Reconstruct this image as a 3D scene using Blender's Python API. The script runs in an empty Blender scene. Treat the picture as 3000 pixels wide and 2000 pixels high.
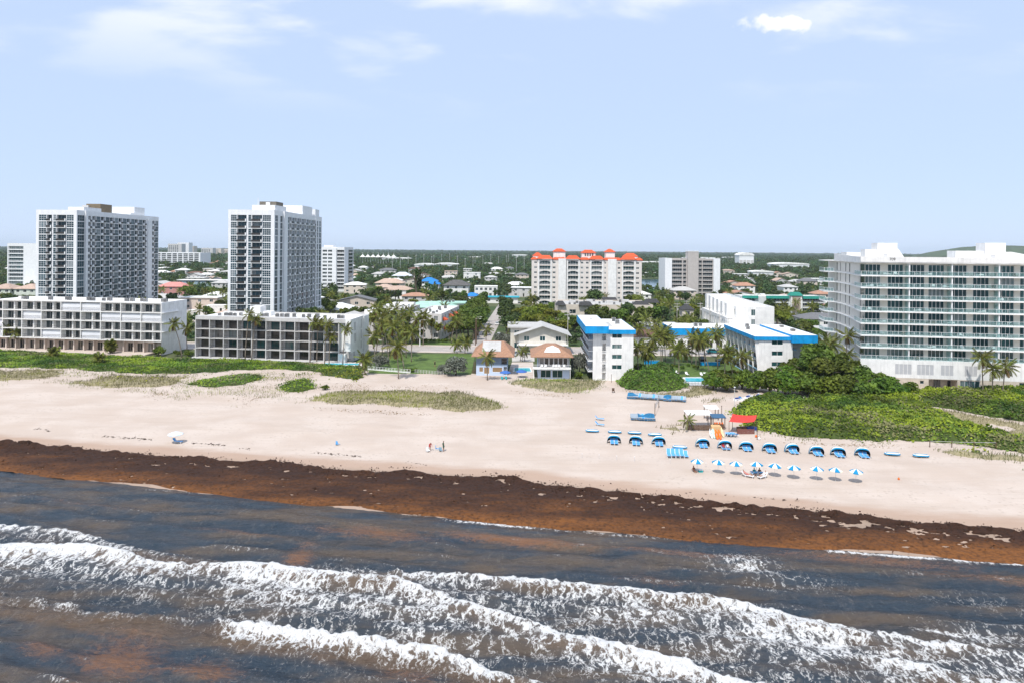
import bpy, math, random
import numpy as np
from mathutils import Vector, Matrix

S = bpy.context.scene
COL = S.collection
R = math.radians
rnd = random.Random(7)
nr = np.random.default_rng(7)

# ------------------------------------------------------------------ camera
H, F, CX, CY, ROLL = 34.0, 2000.0, 1500.0, 731.0, 0.0083   # drone height, focal length in photo pixels, optical axis, roll
CR = Vector((math.cos(ROLL), 0, math.sin(ROLL)))
CU = Vector((-math.sin(ROLL), 0, math.cos(ROLL)))
FW = Vector((0, 1, 0))
cam_d = bpy.data.cameras.new('camera')
cam = bpy.data.objects.new('camera', cam_d)
COL.objects.link(cam)
cam_d.sensor_width = 36
cam_d.lens = 36 * F / 3000
cam_d.shift_y = (CY - 1000) / 3000
cam_d.clip_start, cam_d.clip_end = 1, 40000
mt = Matrix.Identity(4)
for i in range(3):
    mt[i][0], mt[i][1], mt[i][2] = CR[i], CU[i], -FW[i]
mt[2][3] = H
cam.matrix_world = mt
S.camera = cam

# ------------------------------------------------------------------ world, sun, exposure
SUN_EL, SUN_HEAD = R(58), R(20)          # elevation; heading of the light, from +Y towards +X
world = bpy.data.worlds.new('World')
S.world = world
world.use_nodes = True
wn, wl = world.node_tree.nodes, world.node_tree.links
wn.clear()
w_out = wn.new('ShaderNodeOutputWorld')
w_bg = wn.new('ShaderNodeBackground')
w_sky = wn.new('ShaderNodeTexSky')
w_sky.sky_type = 'NISHITA'
w_sky.sun_disc = False
w_sky.sun_elevation = SUN_EL
w_sky.sun_rotation = math.pi + SUN_HEAD
w_sky.altitude = 0
w_sky.air_density, w_sky.dust_density, w_sky.ozone_density = 1.0, 0.35, 3.2
w_bg.inputs['Strength'].default_value = 0.11
# thin high cloud: noise on the view direction, everywhere in the upper sky
tc = wn.new('ShaderNodeTexCoord')
sep = wn.new('ShaderNodeSeparateXYZ')
wl.new(tc.outputs['Generated'], sep.inputs[0])
def wmath(op, a, b=None, c=None):
    n = wn.new('ShaderNodeMath'); n.operation = op
    for i, v in enumerate((a, b, c)):
        if v is None: continue
        if isinstance(v, (int, float)): n.inputs[i].default_value = v
        else: wl.new(v, n.inputs[i])
    return n.outputs[0]
zc = wmath('MAXIMUM', sep.outputs[2], 0.02)
den = wmath('ADD', zc, 0.12)
cb = wn.new('ShaderNodeCombineXYZ')
wl.new(wmath('DIVIDE', sep.outputs[0], den), cb.inputs[0])
wl.new(wmath('DIVIDE', sep.outputs[1], den), cb.inputs[1])
def wnoise(scale, off, detail, dist=0.0):
    mp = wn.new('ShaderNodeMapping')
    mp.inputs['Location'].default_value = off
    mp.inputs['Scale'].default_value = (0.75, 1.0, 1.0)
    wl.new(cb.outputs[0], mp.inputs['Vector'])
    n = wn.new('ShaderNodeTexNoise')
    n.inputs['Scale'].default_value = scale
    n.inputs['Detail'].default_value = detail
    n.inputs['Distortion'].default_value = dist
    wl.new(mp.outputs[0], n.inputs['Vector'])
    return n.outputs['Fac']
big = wnoise(0.9, (2.34, 0.35, 0), 2)
fine = wnoise(2.6, (4.54, 2.0, 0), 9, 0.25)
cl = wmath('MULTIPLY_ADD', fine, 0.75, wmath('MULTIPLY', big, 0.85))
mr = wn.new('ShaderNodeMapRange')
mr.interpolation_type = 'SMOOTHSTEP'
wl.new(cl, mr.inputs['Value'])
mr.inputs['From Min'].default_value = 0.775
mr.inputs['From Max'].default_value = 0.98
mr.inputs['To Max'].default_value = 0.80
hz = wn.new('ShaderNodeMapRange')
hz.interpolation_type = 'SMOOTHSTEP'
wl.new(sep.outputs[2], hz.inputs['Value'])
hz.inputs['From Min'].default_value = 0.17
hz.inputs['From Max'].default_value = 0.33
# one small fair-weather cloud: a direction in the sky, its outline broken up by noise
yy = wmath('MAXIMUM', sep.outputs[1], 0.05)
cu_x = wmath('DIVIDE', wmath('SUBTRACT', wmath('DIVIDE', sep.outputs[0], yy), 0.388), 0.052)
cu_z = wmath('DIVIDE', wmath('SUBTRACT', wmath('DIVIDE', sep.outputs[2], yy), 0.335), 0.0165)
cn_ = wn.new('ShaderNodeTexNoise'); cn_.inputs['Scale'].default_value = 38; cn_.inputs['Detail'].default_value = 6
wl.new(tc.outputs['Generated'], cn_.inputs['Vector'])
cu_r = wmath('SQRT', wmath('ADD', wmath('MULTIPLY', cu_x, cu_x), wmath('MULTIPLY', cu_z, cu_z)))
cu_m = wn.new('ShaderNodeMapRange'); cu_m.interpolation_type = 'SMOOTHSTEP'
wl.new(wmath('ADD', cu_r, wmath('MULTIPLY', wmath('SUBTRACT', cn_.outputs['Fac'], 0.5), 2.2)), cu_m.inputs['Value'])
for k_, v_ in (('From Min', 0.45), ('From Max', 1.0), ('To Min', 1.0), ('To Max', 0.0)): cu_m.inputs[k_].default_value = v_
wmix = wn.new('ShaderNodeMix'); wmix.data_type = 'RGBA'
wl.new(wmath('MAXIMUM', cu_m.outputs[0], wmath('MULTIPLY', mr.outputs[0], hz.outputs[0])), wmix.inputs['Factor'])
veil = wn.new('ShaderNodeMix'); veil.data_type = 'RGBA'          # humid air: an even pale veil over the whole sky
veil.inputs['Factor'].default_value = 0.80
wl.new(w_sky.outputs[0], veil.inputs['A'])
veil.inputs['B'].default_value = (6.15, 7.6, 10.3, 1)
wl.new(veil.outputs['Result'], wmix.inputs['A'])
wmix.inputs['B'].default_value = (9.6, 9.8, 10.2, 1)
wl.new(wmix.outputs['Result'], w_bg.inputs['Color'])
wl.new(w_bg.outputs[0], w_out.inputs[0])

sun_d = bpy.data.lights.new('sun', 'SUN')
sun_d.energy = 4.3
sun_d.angle = R(0.5)
sun_d.color = (1.0, 0.955, 0.89)
sun = bpy.data.objects.new('sun', sun_d)
COL.objects.link(sun)
LDIR = Vector((math.sin(SUN_HEAD) * math.cos(SUN_EL), math.cos(SUN_HEAD) * math.cos(SUN_EL), -math.sin(SUN_EL)))
sun.rotation_euler = LDIR.to_track_quat('-Z', 'Y').to_euler()
sun.location = (-80, -80, 200)

S.view_settings.view_transform = 'Standard'
S.view_settings.look = 'None'
S.view_settings.gamma = 1
S.view_settings.exposure = 0.0
S.view_settings.use_curve_mapping = False
S.render.resolution_x, S.render.resolution_y = 1024, 682

# ------------------------------------------------------------------ from photo pixels to the place
def ray(px, py):
    return CR * ((px - CX) / F) + CU * ((CY - py) / F) + FW
def gp(px, py, z=0.0):
    d = ray(px, py)
    t = (z - H) / d.z
    return Vector((d.x * t, d.y * t, z))
def atY(px, py, Y):
    d = ray(px, py)
    t = Y / d.y
    return Vector((d.x * t, Y, H + d.z * t))

def hash2(ix, iy, s):
    n = (ix.astype(np.int64) * 374761393 + iy.astype(np.int64) * 668265263 + s * 1442695041) & 0x7fffffff
    n = ((n ^ (n >> 13)) * 1274126177) & 0x7fffffff
    return ((n ^ (n >> 16)) & 0xffff) / 65535.0
def vnoise(x, y, s=0):
    x = np.asarray(x, float); y = np.asarray(y, float)
    ix, iy = np.floor(x), np.floor(y)
    fx, fy = x - ix, y - iy
    fx = fx * fx * (3 - 2 * fx); fy = fy * fy * (3 - 2 * fy)
    a, b = hash2(ix, iy, s), hash2(ix + 1, iy, s)
    c, d = hash2(ix, iy + 1, s), hash2(ix + 1, iy + 1, s)
    return (a * (1 - fx) + b * fx) * (1 - fy) + (c * (1 - fx) + d * fx) * fy
def fbm(x, y, oct=4, s=0):
    t, a, n = 0.0, 1.0, 0.0
    for i in range(oct):
        t = t + a * vnoise(x * 2 ** i, y * 2 ** i, s + i * 17)
        n += a; a *= 0.5
    return t / n
def sstep(a, b, x):
    t = np.clip((np.asarray(x, float) - a) / (b - a), 0, 1)
    return t * t * (3 - 2 * t)

WZ = -1.0                                           # still water level
def shoreY(X):
    Xc = np.clip(X, -130, 140)
    y = 87 - 0.2 * Xc + 0.0006 * Xc * Xc
    return y + (X - Xc) * np.where(np.asarray(X) < 0, -0.33, -0.05)
def weedW(X):
    return np.interp(X, [-140, -90, -40, 0, 32, 62, 140], [8, 9, 13, 15, 11, 7.5, 6.5])
FX = [-400, -170, -110, -98, -50, -44, -14, 0, 18, 33, 66, 84, 90, 140, 400]
FY = [240, 222, 211, 208, 202, 190, 188, 184.5, 180, 180, 180, 180, 171, 163, 130]
def frontY(X):
    return np.interp(X, FX, FY)
def gz(X, Y):
    X = np.asarray(X, float); Y = np.asarray(Y, float)
    d = Y - shoreY(X)
    w = weedW(X)
    z = np.where(d < 0, WZ + np.maximum(d, -40) * 0.14 - 0.05 * sstep(0, -0.6, d),
        np.where(d < w, WZ + 0.72 * d / w, np.minimum(0.0, WZ + 0.72 + 0.28 * (d - w) / 12)))
    b = sstep(0, 8, d - w) * (1 - sstep(-6, 0, Y - frontY(X)))
    z = z + b * ((fbm(X / 9, Y / 6, 3, 5) - 0.5) * 0.5 + (vnoise(X / 1.3, Y / 1.1, 9) - 0.5) * 0.09)
    return z
def G(px, py):
    z = 0.0
    for i in range(4):
        p = gp(px, py, z)
        z = float(gz(p.x, p.y))
    p = gp(px, py, z)
    return p
def onG(X, Y, dz=0.0):
    return Vector((X, Y, float(gz(X, Y)) + dz))

# ------------------------------------------------------------------ materials
MATS = {}
def newmat(name):
    m = bpy.data.materials.new(name)
    m.use_nodes = True
    m.node_tree.nodes.clear()
    return m, m.node_tree.nodes, m.node_tree.links
def nnode(nd, t, **kw):
    n = nd.new(t)
    for k, v in kw.items():
        if k in n.inputs: n.inputs[k].default_value = v
        else: setattr(n, k, v)
    return n
def mixrgb(nd, lk, fac, a, b, mode='MIX'):
    n = nd.new('ShaderNodeMix'); n.data_type = 'RGBA'; n.blend_type = mode
    for k, v in (('Factor', fac), ('A', a), ('B', b)):
        if isinstance(v, (int, float)): n.inputs[k].default_value = v
        elif isinstance(v, (tuple, list)): n.inputs[k].default_value = (*v[:3], 1)
        else: lk.new(v, n.inputs[k])
    return n.outputs['Result']
def fmath(nd, lk, op, a, b=None, c=None, clamp=False):
    n = nd.new('ShaderNodeMath'); n.operation = op; n.use_clamp = clamp
    for i, v in enumerate((a, b, c)):
        if v is None: continue
        if isinstance(v, (int, float)): n.inputs[i].default_value = v
        else: lk.new(v, n.inputs[i])
    return n.outputs[0]
def noise_of(nd, lk, vec, scale, detail=4, rough=0.55, mscale=None, dist=0.0, rot=0.0):
    if mscale is not None or rot:
        mp = nd.new('ShaderNodeMapping')
        mp.inputs['Scale'].default_value = mscale or (1, 1, 1)
        mp.inputs['Rotation'].default_value = (0, 0, rot)
        lk.new(vec, mp.inputs['Vector']); vec = mp.outputs[0]
    n = nd.new('ShaderNodeTexNoise')
    n.inputs['Scale'].default_value = scale; n.inputs['Detail'].default_value = detail
    n.inputs['Roughness'].default_value = rough; n.inputs['Distortion'].default_value = dist
    lk.new(vec, n.inputs['Vector'])
    return n.outputs['Fac']
def ramp(nd, lk, fac, a, b, lo=0.0, hi=1.0):
    n = nd.new('ShaderNodeMapRange'); n.interpolation_type = 'SMOOTHSTEP'
    n.inputs['From Min'].default_value = a; n.inputs['From Max'].default_value = b
    n.inputs['To Min'].default_value = lo; n.inputs['To Max'].default_value = hi
    lk.new(fac, n.inputs['Value'])
    return n.outputs[0]

def M(name, col=None, rough=0.75, var=0.10, scale=0.6, bump=0.0, spec=0.3, rand=0.0, metal=0.0, streak=0.0):
    """Plain surface: base colour with uneven wear, optional vertical rain streaks, optional fine relief."""
    if name in MATS: return MATS[name]
    m, nd, lk = newmat(name)
    out = nd.new('ShaderNodeOutputMaterial')
    bs = nnode(nd, 'ShaderNodeBsdfPrincipled', Roughness=rough, Metallic=metal)
    bs.inputs['Specular IOR Level'].default_value = spec
    lk.new(bs.outputs[0], out.inputs[0])
    geo = nd.new('ShaderNodeNewGeometry')
    pos = geo.outputs['Position']
    n1 = noise_of(nd, lk, pos, scale, 5)
    k = ramp(nd, lk, n1, 0.3, 0.7, 1 - var, 1 + var * 0.6)
    if streak:
        n2 = noise_of(nd, lk, pos, 1.0, 4, 0.6, (2.2, 2.2, 0.12))
        k = fmath(nd, lk, 'MULTIPLY', k, ramp(nd, lk, n2, 0.45, 0.75, 1.0, 1 - streak))
    if rand:
        oi = nd.new('ShaderNodeObjectInfo')
        k = fmath(nd, lk, 'MULTIPLY', k, fmath(nd, lk, 'MULTIPLY_ADD', oi.outputs['Random'], 2 * rand, 1 - rand))
    vm = nd.new('ShaderNodeVectorMath'); vm.operation = 'SCALE'
    vm.inputs[0].default_value = col
    lk.new(k, vm.inputs['Scale'])
    lk.new(vm.outputs[0], bs.inputs['Base Color'])
    if bump:
        b = nnode(nd, 'ShaderNodeBump', Strength=bump, Distance=0.05)
        lk.new(noise_of(nd, lk, pos, 9, 4), b.inputs['Height'])
        lk.new(b.outputs[0], bs.inputs['Normal'])
    MATS[name] = m
    return m

def glassmat(name, col, lite, rough=0.06, spec=0.6):
    """Window glass backed by rooms: dark, glossy, each window with its own blinds and depth."""
    m, nd, lk = newmat(name)
    out = nd.new('ShaderNodeOutputMaterial')
    bs = nnode(nd, 'ShaderNodeBsdfPrincipled', Roughness=rough)
    bs.inputs['Specular IOR Level'].default_value = spec
    lk.new(bs.outputs[0], out.inputs[0])
    oi = nd.new('ShaderNodeObjectInfo')
    geo = nd.new('ShaderNodeNewGeometry')
    n = noise_of(nd, lk, geo.outputs['Position'], 0.35, 3)
    f = fmath(nd, lk, 'POWER', oi.outputs['Random'], 2.2)
    f = fmath(nd, lk, 'MULTIPLY', f, ramp(nd, lk, n, 0.3, 0.7, 0.3, 1.2), clamp=True)
    cu = fmath(nd, lk, 'MULTIPLY', ramp(nd, lk, oi.outputs['Random'], 0.80, 0.82), ramp(nd, lk, noise_of(nd, lk, geo.outputs['Position'], 0.9, 2, 0.5, (1, 1, 0.15)), 0.42, 0.5, 0.15, 1.0))   # drawn curtains in some rooms
    lk.new(mixrgb(nd, lk, cu, mixrgb(nd, lk, f, col, lite), tuple(q * 0.45 + 0.16 for q in lite)), bs.inputs['Base Color'])
    MATS[name] = m
    return m

def clearglass(name, tint, alpha=0.55):
    m, nd, lk = newmat(name)
    out = nd.new('ShaderNodeOutputMaterial')
    bs = nnode(nd, 'ShaderNodeBsdfPrincipled', Roughness=0.05)
    bs.inputs['Base Color'].default_value = (*tint, 1)
    tr = nd.new('ShaderNodeBsdfTransparent'); tr.inputs[0].default_value = (0.86, 0.95, 0.95, 1)
    mx = nd.new('ShaderNodeMixShader'); mx.inputs[0].default_value = 1 - alpha
    lk.new(tr.outputs[0], mx.inputs[2]); lk.new(bs.outputs[0], mx.inputs[1])
    lk.new(mx.outputs[0], out.inputs[0])
    MATS[name] = m
    return m

def leafmat(name, dark, light, trans=0.25, rough=0.55, rand=0.18):
    """Foliage: colour from the per-face attribute v, varied per plant, some light through the leaves."""
    m, nd, lk = newmat(name)
    out = nd.new('ShaderNodeOutputMaterial')
    at = nd.new('ShaderNodeAttribute'); at.attribute_name = 'v'
    oi = nd.new('ShaderNodeObjectInfo')
    c = mixrgb(nd, lk, at.outputs['Fac'], dark, light)
    hs = nd.new('ShaderNodeHueSaturation')
    lk.new(c, hs.inputs['Color'])
    lk.new(fmath(nd, lk, 'MULTIPLY_ADD', oi.outputs['Random'], 0.05, 0.475), hs.inputs['Hue'])
    lk.new(fmath(nd, lk, 'MULTIPLY_ADD', oi.outputs['Random'], 2 * rand, 1 - rand), hs.inputs['Value'])
    bs = nnode(nd, 'ShaderNodeBsdfPrincipled', Roughness=rough)
    bs.inputs['Specular IOR Level'].default_value = 0.25
    lk.new(hs.outputs[0], bs.inputs['Base Color'])
    tl = nd.new('ShaderNodeBsdfTranslucent')
    lk.new(hs.outputs[0], tl.inputs[0])
    mx = nd.new('ShaderNodeMixShader'); mx.inputs[0].default_value = trans
    lk.new(bs.outputs[0], mx.inputs[1]); lk.new(tl.outputs[0], mx.inputs[2])
    lk.new(mx.outputs[0], out.inputs[0])
    MATS[name] = m
    return m

WHITE = M('white_stucco', (0.80, 0.79, 0.77), var=0.09, streak=0.14)
TWHITE = M('tower_white_paint', (0.78, 0.79, 0.80), var=0.05, streak=0.08)
ROOFW = M('white_roof_membrane', (0.78, 0.77, 0.74), var=0.20, scale=0.35)
GREYW = M('pale_grey_concrete', (0.55, 0.54, 0.53), var=0.10, streak=0.10)
GREY = M('grey_metal', (0.30, 0.30, 0.30), var=0.15, rand=0.3)
DARK = M('dark_bronze_metal', (0.045, 0.042, 0.04), rough=0.5, var=0.1)
BEIGE = M('beige_stucco', (0.62, 0.55, 0.47), var=0.08, streak=0.08)
PINKB = M('pinkish_stucco', (0.62, 0.53, 0.46), var=0.08, streak=0.06)
LINEN = M('pale_wall_paint', (0.60, 0.56, 0.50), var=0.06)
SHUT = M('white_shutter', (0.78, 0.79, 0.82), var=0.04)
BLUEF = M('bright_blue_fascia', (0.004, 0.30, 0.66), rough=0.6, var=0.16, streak=0.22)
BLUEL = M('pale_blue_paint', (0.24, 0.46, 0.62), var=0.06)
GREYBL = M('greyish_blue_paint', (0.20, 0.27, 0.36), var=0.06, streak=0.05)
CONC = M('light_concrete', (0.50, 0.47, 0.43), var=0.14, scale=0.4)
CORAL = M('coral_roof_tile', (0.62, 0.10, 0.035), var=0.14, scale=1.5, rand=0.05)
TANR = M('tan_roof_shingle', (0.36, 0.20, 0.125), var=0.18, scale=2.0, bump=0.3)
BROWNR = M('brown_roof_tile', (0.15, 0.085, 0.06), var=0.2, scale=1.5)
GREYR = M('grey_roof_shingle', (0.16, 0.16, 0.165), var=0.2, scale=1.5)
DARKR = M('dark_roof_tile', (0.05, 0.05, 0.052), var=0.2, scale=1.5)
SLATER = M('pale_grey_roof', (0.47, 0.46, 0.44), var=0.12, scale=0.8)
MINTR = M('mint_green_roof', (0.36, 0.56, 0.47), var=0.12, scale=0.6)
GREENR = M('teal_green_roof', (0.02, 0.22, 0.17), var=0.1)
BLUER = M('blue_metal_roof', (0.02, 0.20, 0.55), var=0.1)
TERRAR = M('terracotta_roof', (0.36, 0.20, 0.135), var=0.2, scale=1.0, rand=0.2)
PEACHR = M('peach_roof', (0.45, 0.33, 0.26), var=0.15, scale=1.0, rand=0.15)
BROWNW = M('brown_timber', (0.12, 0.075, 0.05), var=0.25, scale=3)
TRUNKM = M('palm_trunk_bark', (0.23, 0.19, 0.15), var=0.25, scale=3, bump=0.4, rand=0.15)
BARK = M('tree_bark', (0.12, 0.095, 0.07), var=0.3, scale=3, bump=0.4)
PATHM = M('pale_paving', (0.56, 0.48, 0.42), var=0.12, scale=0.5)
POOLD = M('pool_deck_paving', (0.50, 0.50, 0.50), var=0.12, scale=0.7)
TOWEL = M('blue_canvas', (0.008, 0.24, 0.47), var=0.08, rough=0.8)
CABBLUE = M('cabana_blue_canvas', (0.004, 0.21, 0.40), var=0.08, rough=0.7, rand=0.1)
CREAM = M('cream_canvas', (0.82, 0.76, 0.60), var=0.04, rough=0.8)
SKYB = M('light_blue_mesh_fabric', (0.10, 0.36, 0.72), var=0.06, rough=0.7)
PLAST = M('white_plastic', (0.80, 0.80, 0.80), var=0.04, rough=0.4)
REDC = M('red_shade_cloth', (0.72, 0.05, 0.04), var=0.07, rough=0.8)
ORANGE = M('orange_plastic', (0.85, 0.16, 0.01), var=0.06, rough=0.35)
YELLOW = M('pale_yellow_plastic', (0.80, 0.66, 0.35), var=0.05, rough=0.4)
TEALP = M('teal_plastic', (0.03, 0.40, 0.42), var=0.05, rough=0.4)
TANC = M('tan_tarpaulin', (0.58, 0.38, 0.19), var=0.1, rough=0.8)
NAVY = M('navy_blue_canvas', (0.02, 0.05, 0.22), var=0.1, rough=0.7)
UMBB = M('deep_blue_parasol_cloth', (0.05, 0.14, 0.42), var=0.06)
STONE = M('travertine_cladding', (0.56, 0.49, 0.41), var=0.14, scale=1.2)
LOUV = M('grey_louvre', (0.55, 0.55, 0.56), var=0.05)
GL = glassmat('tinted_window_glass', (0.010, 0.022, 0.026), (0.10, 0.14, 0.145))
GLT = glassmat('teal_window_glass', (0.006, 0.040, 0.045), (0.05, 0.14, 0.14))
GLB = glassmat('bluish_tower_glass', (0.009, 0.034, 0.046), (0.07, 0.14, 0.175), 0.12, 0.32)
GLM = glassmat('dim_room_glass', (0.018, 0.018, 0.017), (0.13, 0.115, 0.095))
RAILG = clearglass('balcony_glass', (0.30, 0.45, 0.45), 0.16)
POOLW = None
def poolmat():
    m, nd, lk = newmat('pool_water')
    out = nd.new('ShaderNodeOutputMaterial')
    bs = nnode(nd, 'ShaderNodeBsdfPrincipled', Roughness=0.08)
    geo = nd.new('ShaderNodeNewGeometry')
    n = noise_of(nd, lk, geo.outputs['Position'], 1.2, 3)
    lk.new(mixrgb(nd, lk, ramp(nd, lk, n, 0.3, 0.7), (0.03, 0.42, 0.55), (0.08, 0.55, 0.66)), bs.inputs['Base Color'])
    b = nnode(nd, 'ShaderNodeBump', Strength=0.15, Distance=0.05)
    lk.new(noise_of(nd, lk, geo.outputs['Position'], 4, 3), b.inputs['Height'])
    lk.new(b.outputs[0], bs.inputs['Normal'])
    lk.new(bs.outputs[0], out.inputs[0])
    return m
POOLW = poolmat()
LF_BROAD = leafmat('broad_leaf', (0.029, 0.054, 0.008), (0.168, 0.223, 0.034))
LF_DARK = leafmat('dark_leaf', (0.020, 0.040, 0.010), (0.101, 0.139, 0.034))
LF_LIME = leafmat('lime_leaf', (0.059, 0.084, 0.008), (0.218, 0.252, 0.025))
LF_SEAGR = leafmat('sea_grape_leaf', (0.029, 0.064, 0.007), (0.185, 0.260, 0.029))
LF_VINE = leafmat('dune_vine_leaf', (0.057, 0.092, 0.005), (0.336, 0.386, 0.029), rand=0.05)
LF_OAT = leafmat('sea_oat_blade', (0.105, 0.109, 0.040), (0.277, 0.260, 0.118), rand=0.05)
LF_GREY = leafmat('silver_leaf', (0.084, 0.097, 0.071), (0.252, 0.265, 0.218))
LF_PALM = leafmat('palm_leaf', (0.046, 0.064, 0.012), (0.227, 0.235, 0.042), rand=0.25)
LF_DRY = leafmat('dry_palm_leaf', (0.134, 0.084, 0.029), (0.252, 0.168, 0.063))
LF_FAR = leafmat('woodland_leaf', (0.022, 0.049, 0.018), (0.101, 0.160, 0.055), rand=0.30)

# ------------------------------------------------------------------ mesh helpers
def link(o, parent=None):
    COL.objects.link(o)
    if parent is not None: o.parent = parent
    return o
def tag(o, label=None, cat=None, group=None, kind=None):
    if label: o['label'] = label
    if cat: o['category'] = cat
    if group: o['group'] = group
    if kind: o['kind'] = kind
    return o
EX = []                                              # ground taken by buildings: (x0, x1, y0, y1)
def taken(x0, x1, y0, y1): EX.append((x0, x1, y0, y1))
def thing(name, label, cat, loc, group=None, rotz=0.0):
    o = bpy.data.objects.new(name, None)
    o.empty_display_size = 0.5
    link(o)
    o.location = loc
    o.rotation_euler = (0, 0, rotz)
    return tag(o, label, cat, group)

class Fr:
    """Ground plan of a building: x along its front (turned by a degrees), y inland (turned by b degrees)."""
    def __init__(s, a=0.0, b=0.0):
        a, b = R(a), R(b)
        s.a, s.b = a, b
        s.u = Vector((math.cos(a), -math.sin(a), 0)); s.v = Vector((math.sin(b), math.cos(b), 0))
    def __call__(s, x, y, z): return s.u * x + s.v * y + Vector((0, 0, z))
ID = Fr()
class Fc:
    """A facade: s along it, z up, d outwards."""
    def __init__(s, fr, side, at=0.0, off=0.0):
        s.fr, s.side = fr, side
        if side == 'F': s.o, s.dir, s.n, s.rot = fr(off, at, 0), fr.u, Vector((fr.u.y, -fr.u.x, 0)), -fr.a
        elif side == 'B': s.o, s.dir, s.n, s.rot = fr(off, at, 0), fr.u, Vector((-fr.u.y, fr.u.x, 0)), -fr.a + math.pi
        elif side == 'R': s.o, s.dir, s.n, s.rot = fr(at, off, 0), fr.v, Vector((fr.v.y, -fr.v.x, 0)), math.pi / 2 - fr.b
        else: s.o, s.dir, s.n, s.rot = fr(at, off, 0), fr.v, Vector((-fr.v.y, fr.v.x, 0)), -math.pi / 2 - fr.b
    def __call__(s, a, z, d=0.0): return s.o + s.dir * a + s.n * d + Vector((0, 0, z))

class MB:
    def __init__(s): s.v, s.f, s.m = [], [], []
    def poly(s, pts, m=0):
        n = len(s.v)
        s.v += [tuple(p) for p in pts]; s.f.append(tuple(range(n, n + len(pts)))); s.m.append(m)
        return s
    def hexa(s, p, m=0):
        n = len(s.v)
        s.v += [tuple(q) for q in p]
        for f in ((3, 2, 1, 0), (4, 5, 6, 7), (0, 1, 5, 4), (1, 2, 6, 5), (2, 3, 7, 6), (3, 0, 4, 7)):
            s.f.append(tuple(n + i for i in f)); s.m.append(m)
        return s
    def box(s, x0, x1, y0, y1, z0, z1, m=0, fr=ID):
        return s.hexa([fr(x0, y0, z0), fr(x1, y0, z0), fr(x1, y1, z0), fr(x0, y1, z0),
                       fr(x0, y0, z1), fr(x1, y0, z1), fr(x1, y1, z1), fr(x0, y1, z1)], m)
    def fbox(s, fc, a0, a1, z0, z1, d0, d1, m=0):
        return s.hexa([fc(a0, z0, d1), fc(a1, z0, d1), fc(a1, z0, d0), fc(a0, z0, d0),
                       fc(a0, z1, d1), fc(a1, z1, d1), fc(a1, z1, d0), fc(a0, z1, d0)], m)
    def prism(s, pts, z0, z1, m=0, fr=ID):
        n = len(pts)
        b = [fr(x, y, z0) for x, y in pts]; t = [fr(x, y, z1) for x, y in pts]
        s.poly(t, m); s.poly(b[::-1], m)
        for i in range(n):
            j = (i + 1) % n
            s.poly([b[i], b[j], t[j], t[i]], m)
        return s
    def tube(s, pts, rad, n=6, m=0, cap=True):
        rings = []
        for i, p in enumerate(pts):
            p = Vector(p)
            d = (Vector(pts[min(i + 1, len(pts) - 1)]) - Vector(pts[max(i - 1, 0)]))
            d = d.normalized() if d.length > 1e-6 else Vector((0, 0, 1))
            a = d.cross(Vector((0, 0, 1)) if abs(d.z) < 0.9 else Vector((1, 0, 0))).normalized()
            b = d.cross(a)
            r = rad[i] if isinstance(rad, (list, tuple)) else rad
            k = len(s.v)
            for j in range(n):
                t = 2 * math.pi * j / n
                s.v.append(tuple(p + a * (r * math.cos(t)) + b * (r * math.sin(t))))
            rings.append(k)
        for i in range(len(rings) - 1):
            for j in range(n):
                j2 = (j + 1) % n
                s.f.append((rings[i] + j, rings[i] + j2, rings[i + 1] + j2, rings[i + 1] + j)); s.m.append(m)
        if cap:
            s.f.append(tuple(rings[0] + j for j in range(n))[::-1]); s.m.append(m)
            s.f.append(tuple(rings[-1] + j for j in range(n))); s.m.append(m)
        return s
    def ball(s, c, r, m=0, nu=8, nv=5, sq=(1, 1, 1)):
        k = len(s.v); c = Vector(c)
        for i in range(nv + 1):
            ph = math.pi * i / nv
            for j in range(nu):
                t = 2 * math.pi * j / nu
                s.v.append((c.x + r * sq[0] * math.sin(ph) * math.cos(t), c.y + r * sq[1] * math.sin(ph) * math.sin(t), c.z + r * sq[2] * math.cos(ph)))
        for i in range(nv):
            for j in range(nu):
                j2 = (j + 1) % nu
                s.f.append((k + i * nu + j, k + (i + 1) * nu + j, k + (i + 1) * nu + j2, k + i * nu + j2)); s.m.append(m)
        return s
    def holed(s, fc, s0, s1, z0, z1, holes, depth=0.2, m=0, d=0.0):
        """Wall skin with openings and their reveals; an opening may give its own depth as 5th number."""
        xs = sorted({s0, s1, *[h[0] for h in holes], *[h[1] for h in holes]})
        zs = sorted({z0, z1, *[h[2] for h in holes], *[h[3] for h in holes]})
        xs = [x for x in xs if s0 <= x <= s1]; zs = [z for z in zs if z0 <= z <= z1]
        for i in range(len(xs) - 1):
            run = None
            for j in range(len(zs) - 1):
                cx, cz = (xs[i] + xs[i + 1]) / 2, (zs[j] + zs[j + 1]) / 2
                solid = not any(h[0] < cx < h[1] and h[2] < cz < h[3] for h in holes)
                if solid:
                    if run is None: run = zs[j]
                if run is not None and (not solid or j == len(zs) - 2):
                    e = zs[j + 1] if solid else zs[j]
                    s.poly([fc(xs[i], run, d), fc(xs[i + 1], run, d), fc(xs[i + 1], e, d), fc(xs[i], e, d)], m)
                    run = None
        for h in holes:
            a, b, c, e = h[:4]; dp = d - (h[4] if len(h) > 4 else depth)
            for p, q in (((a, c), (b, c)), ((b, c), (b, e)), ((b, e), (a, e)), ((a, e), (a, c))):
                s.poly([fc(p[0], p[1], d), fc(q[0], q[1], d), fc(q[0], q[1], dp), fc(p[0], p[1], dp)], m)
        return s
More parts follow.
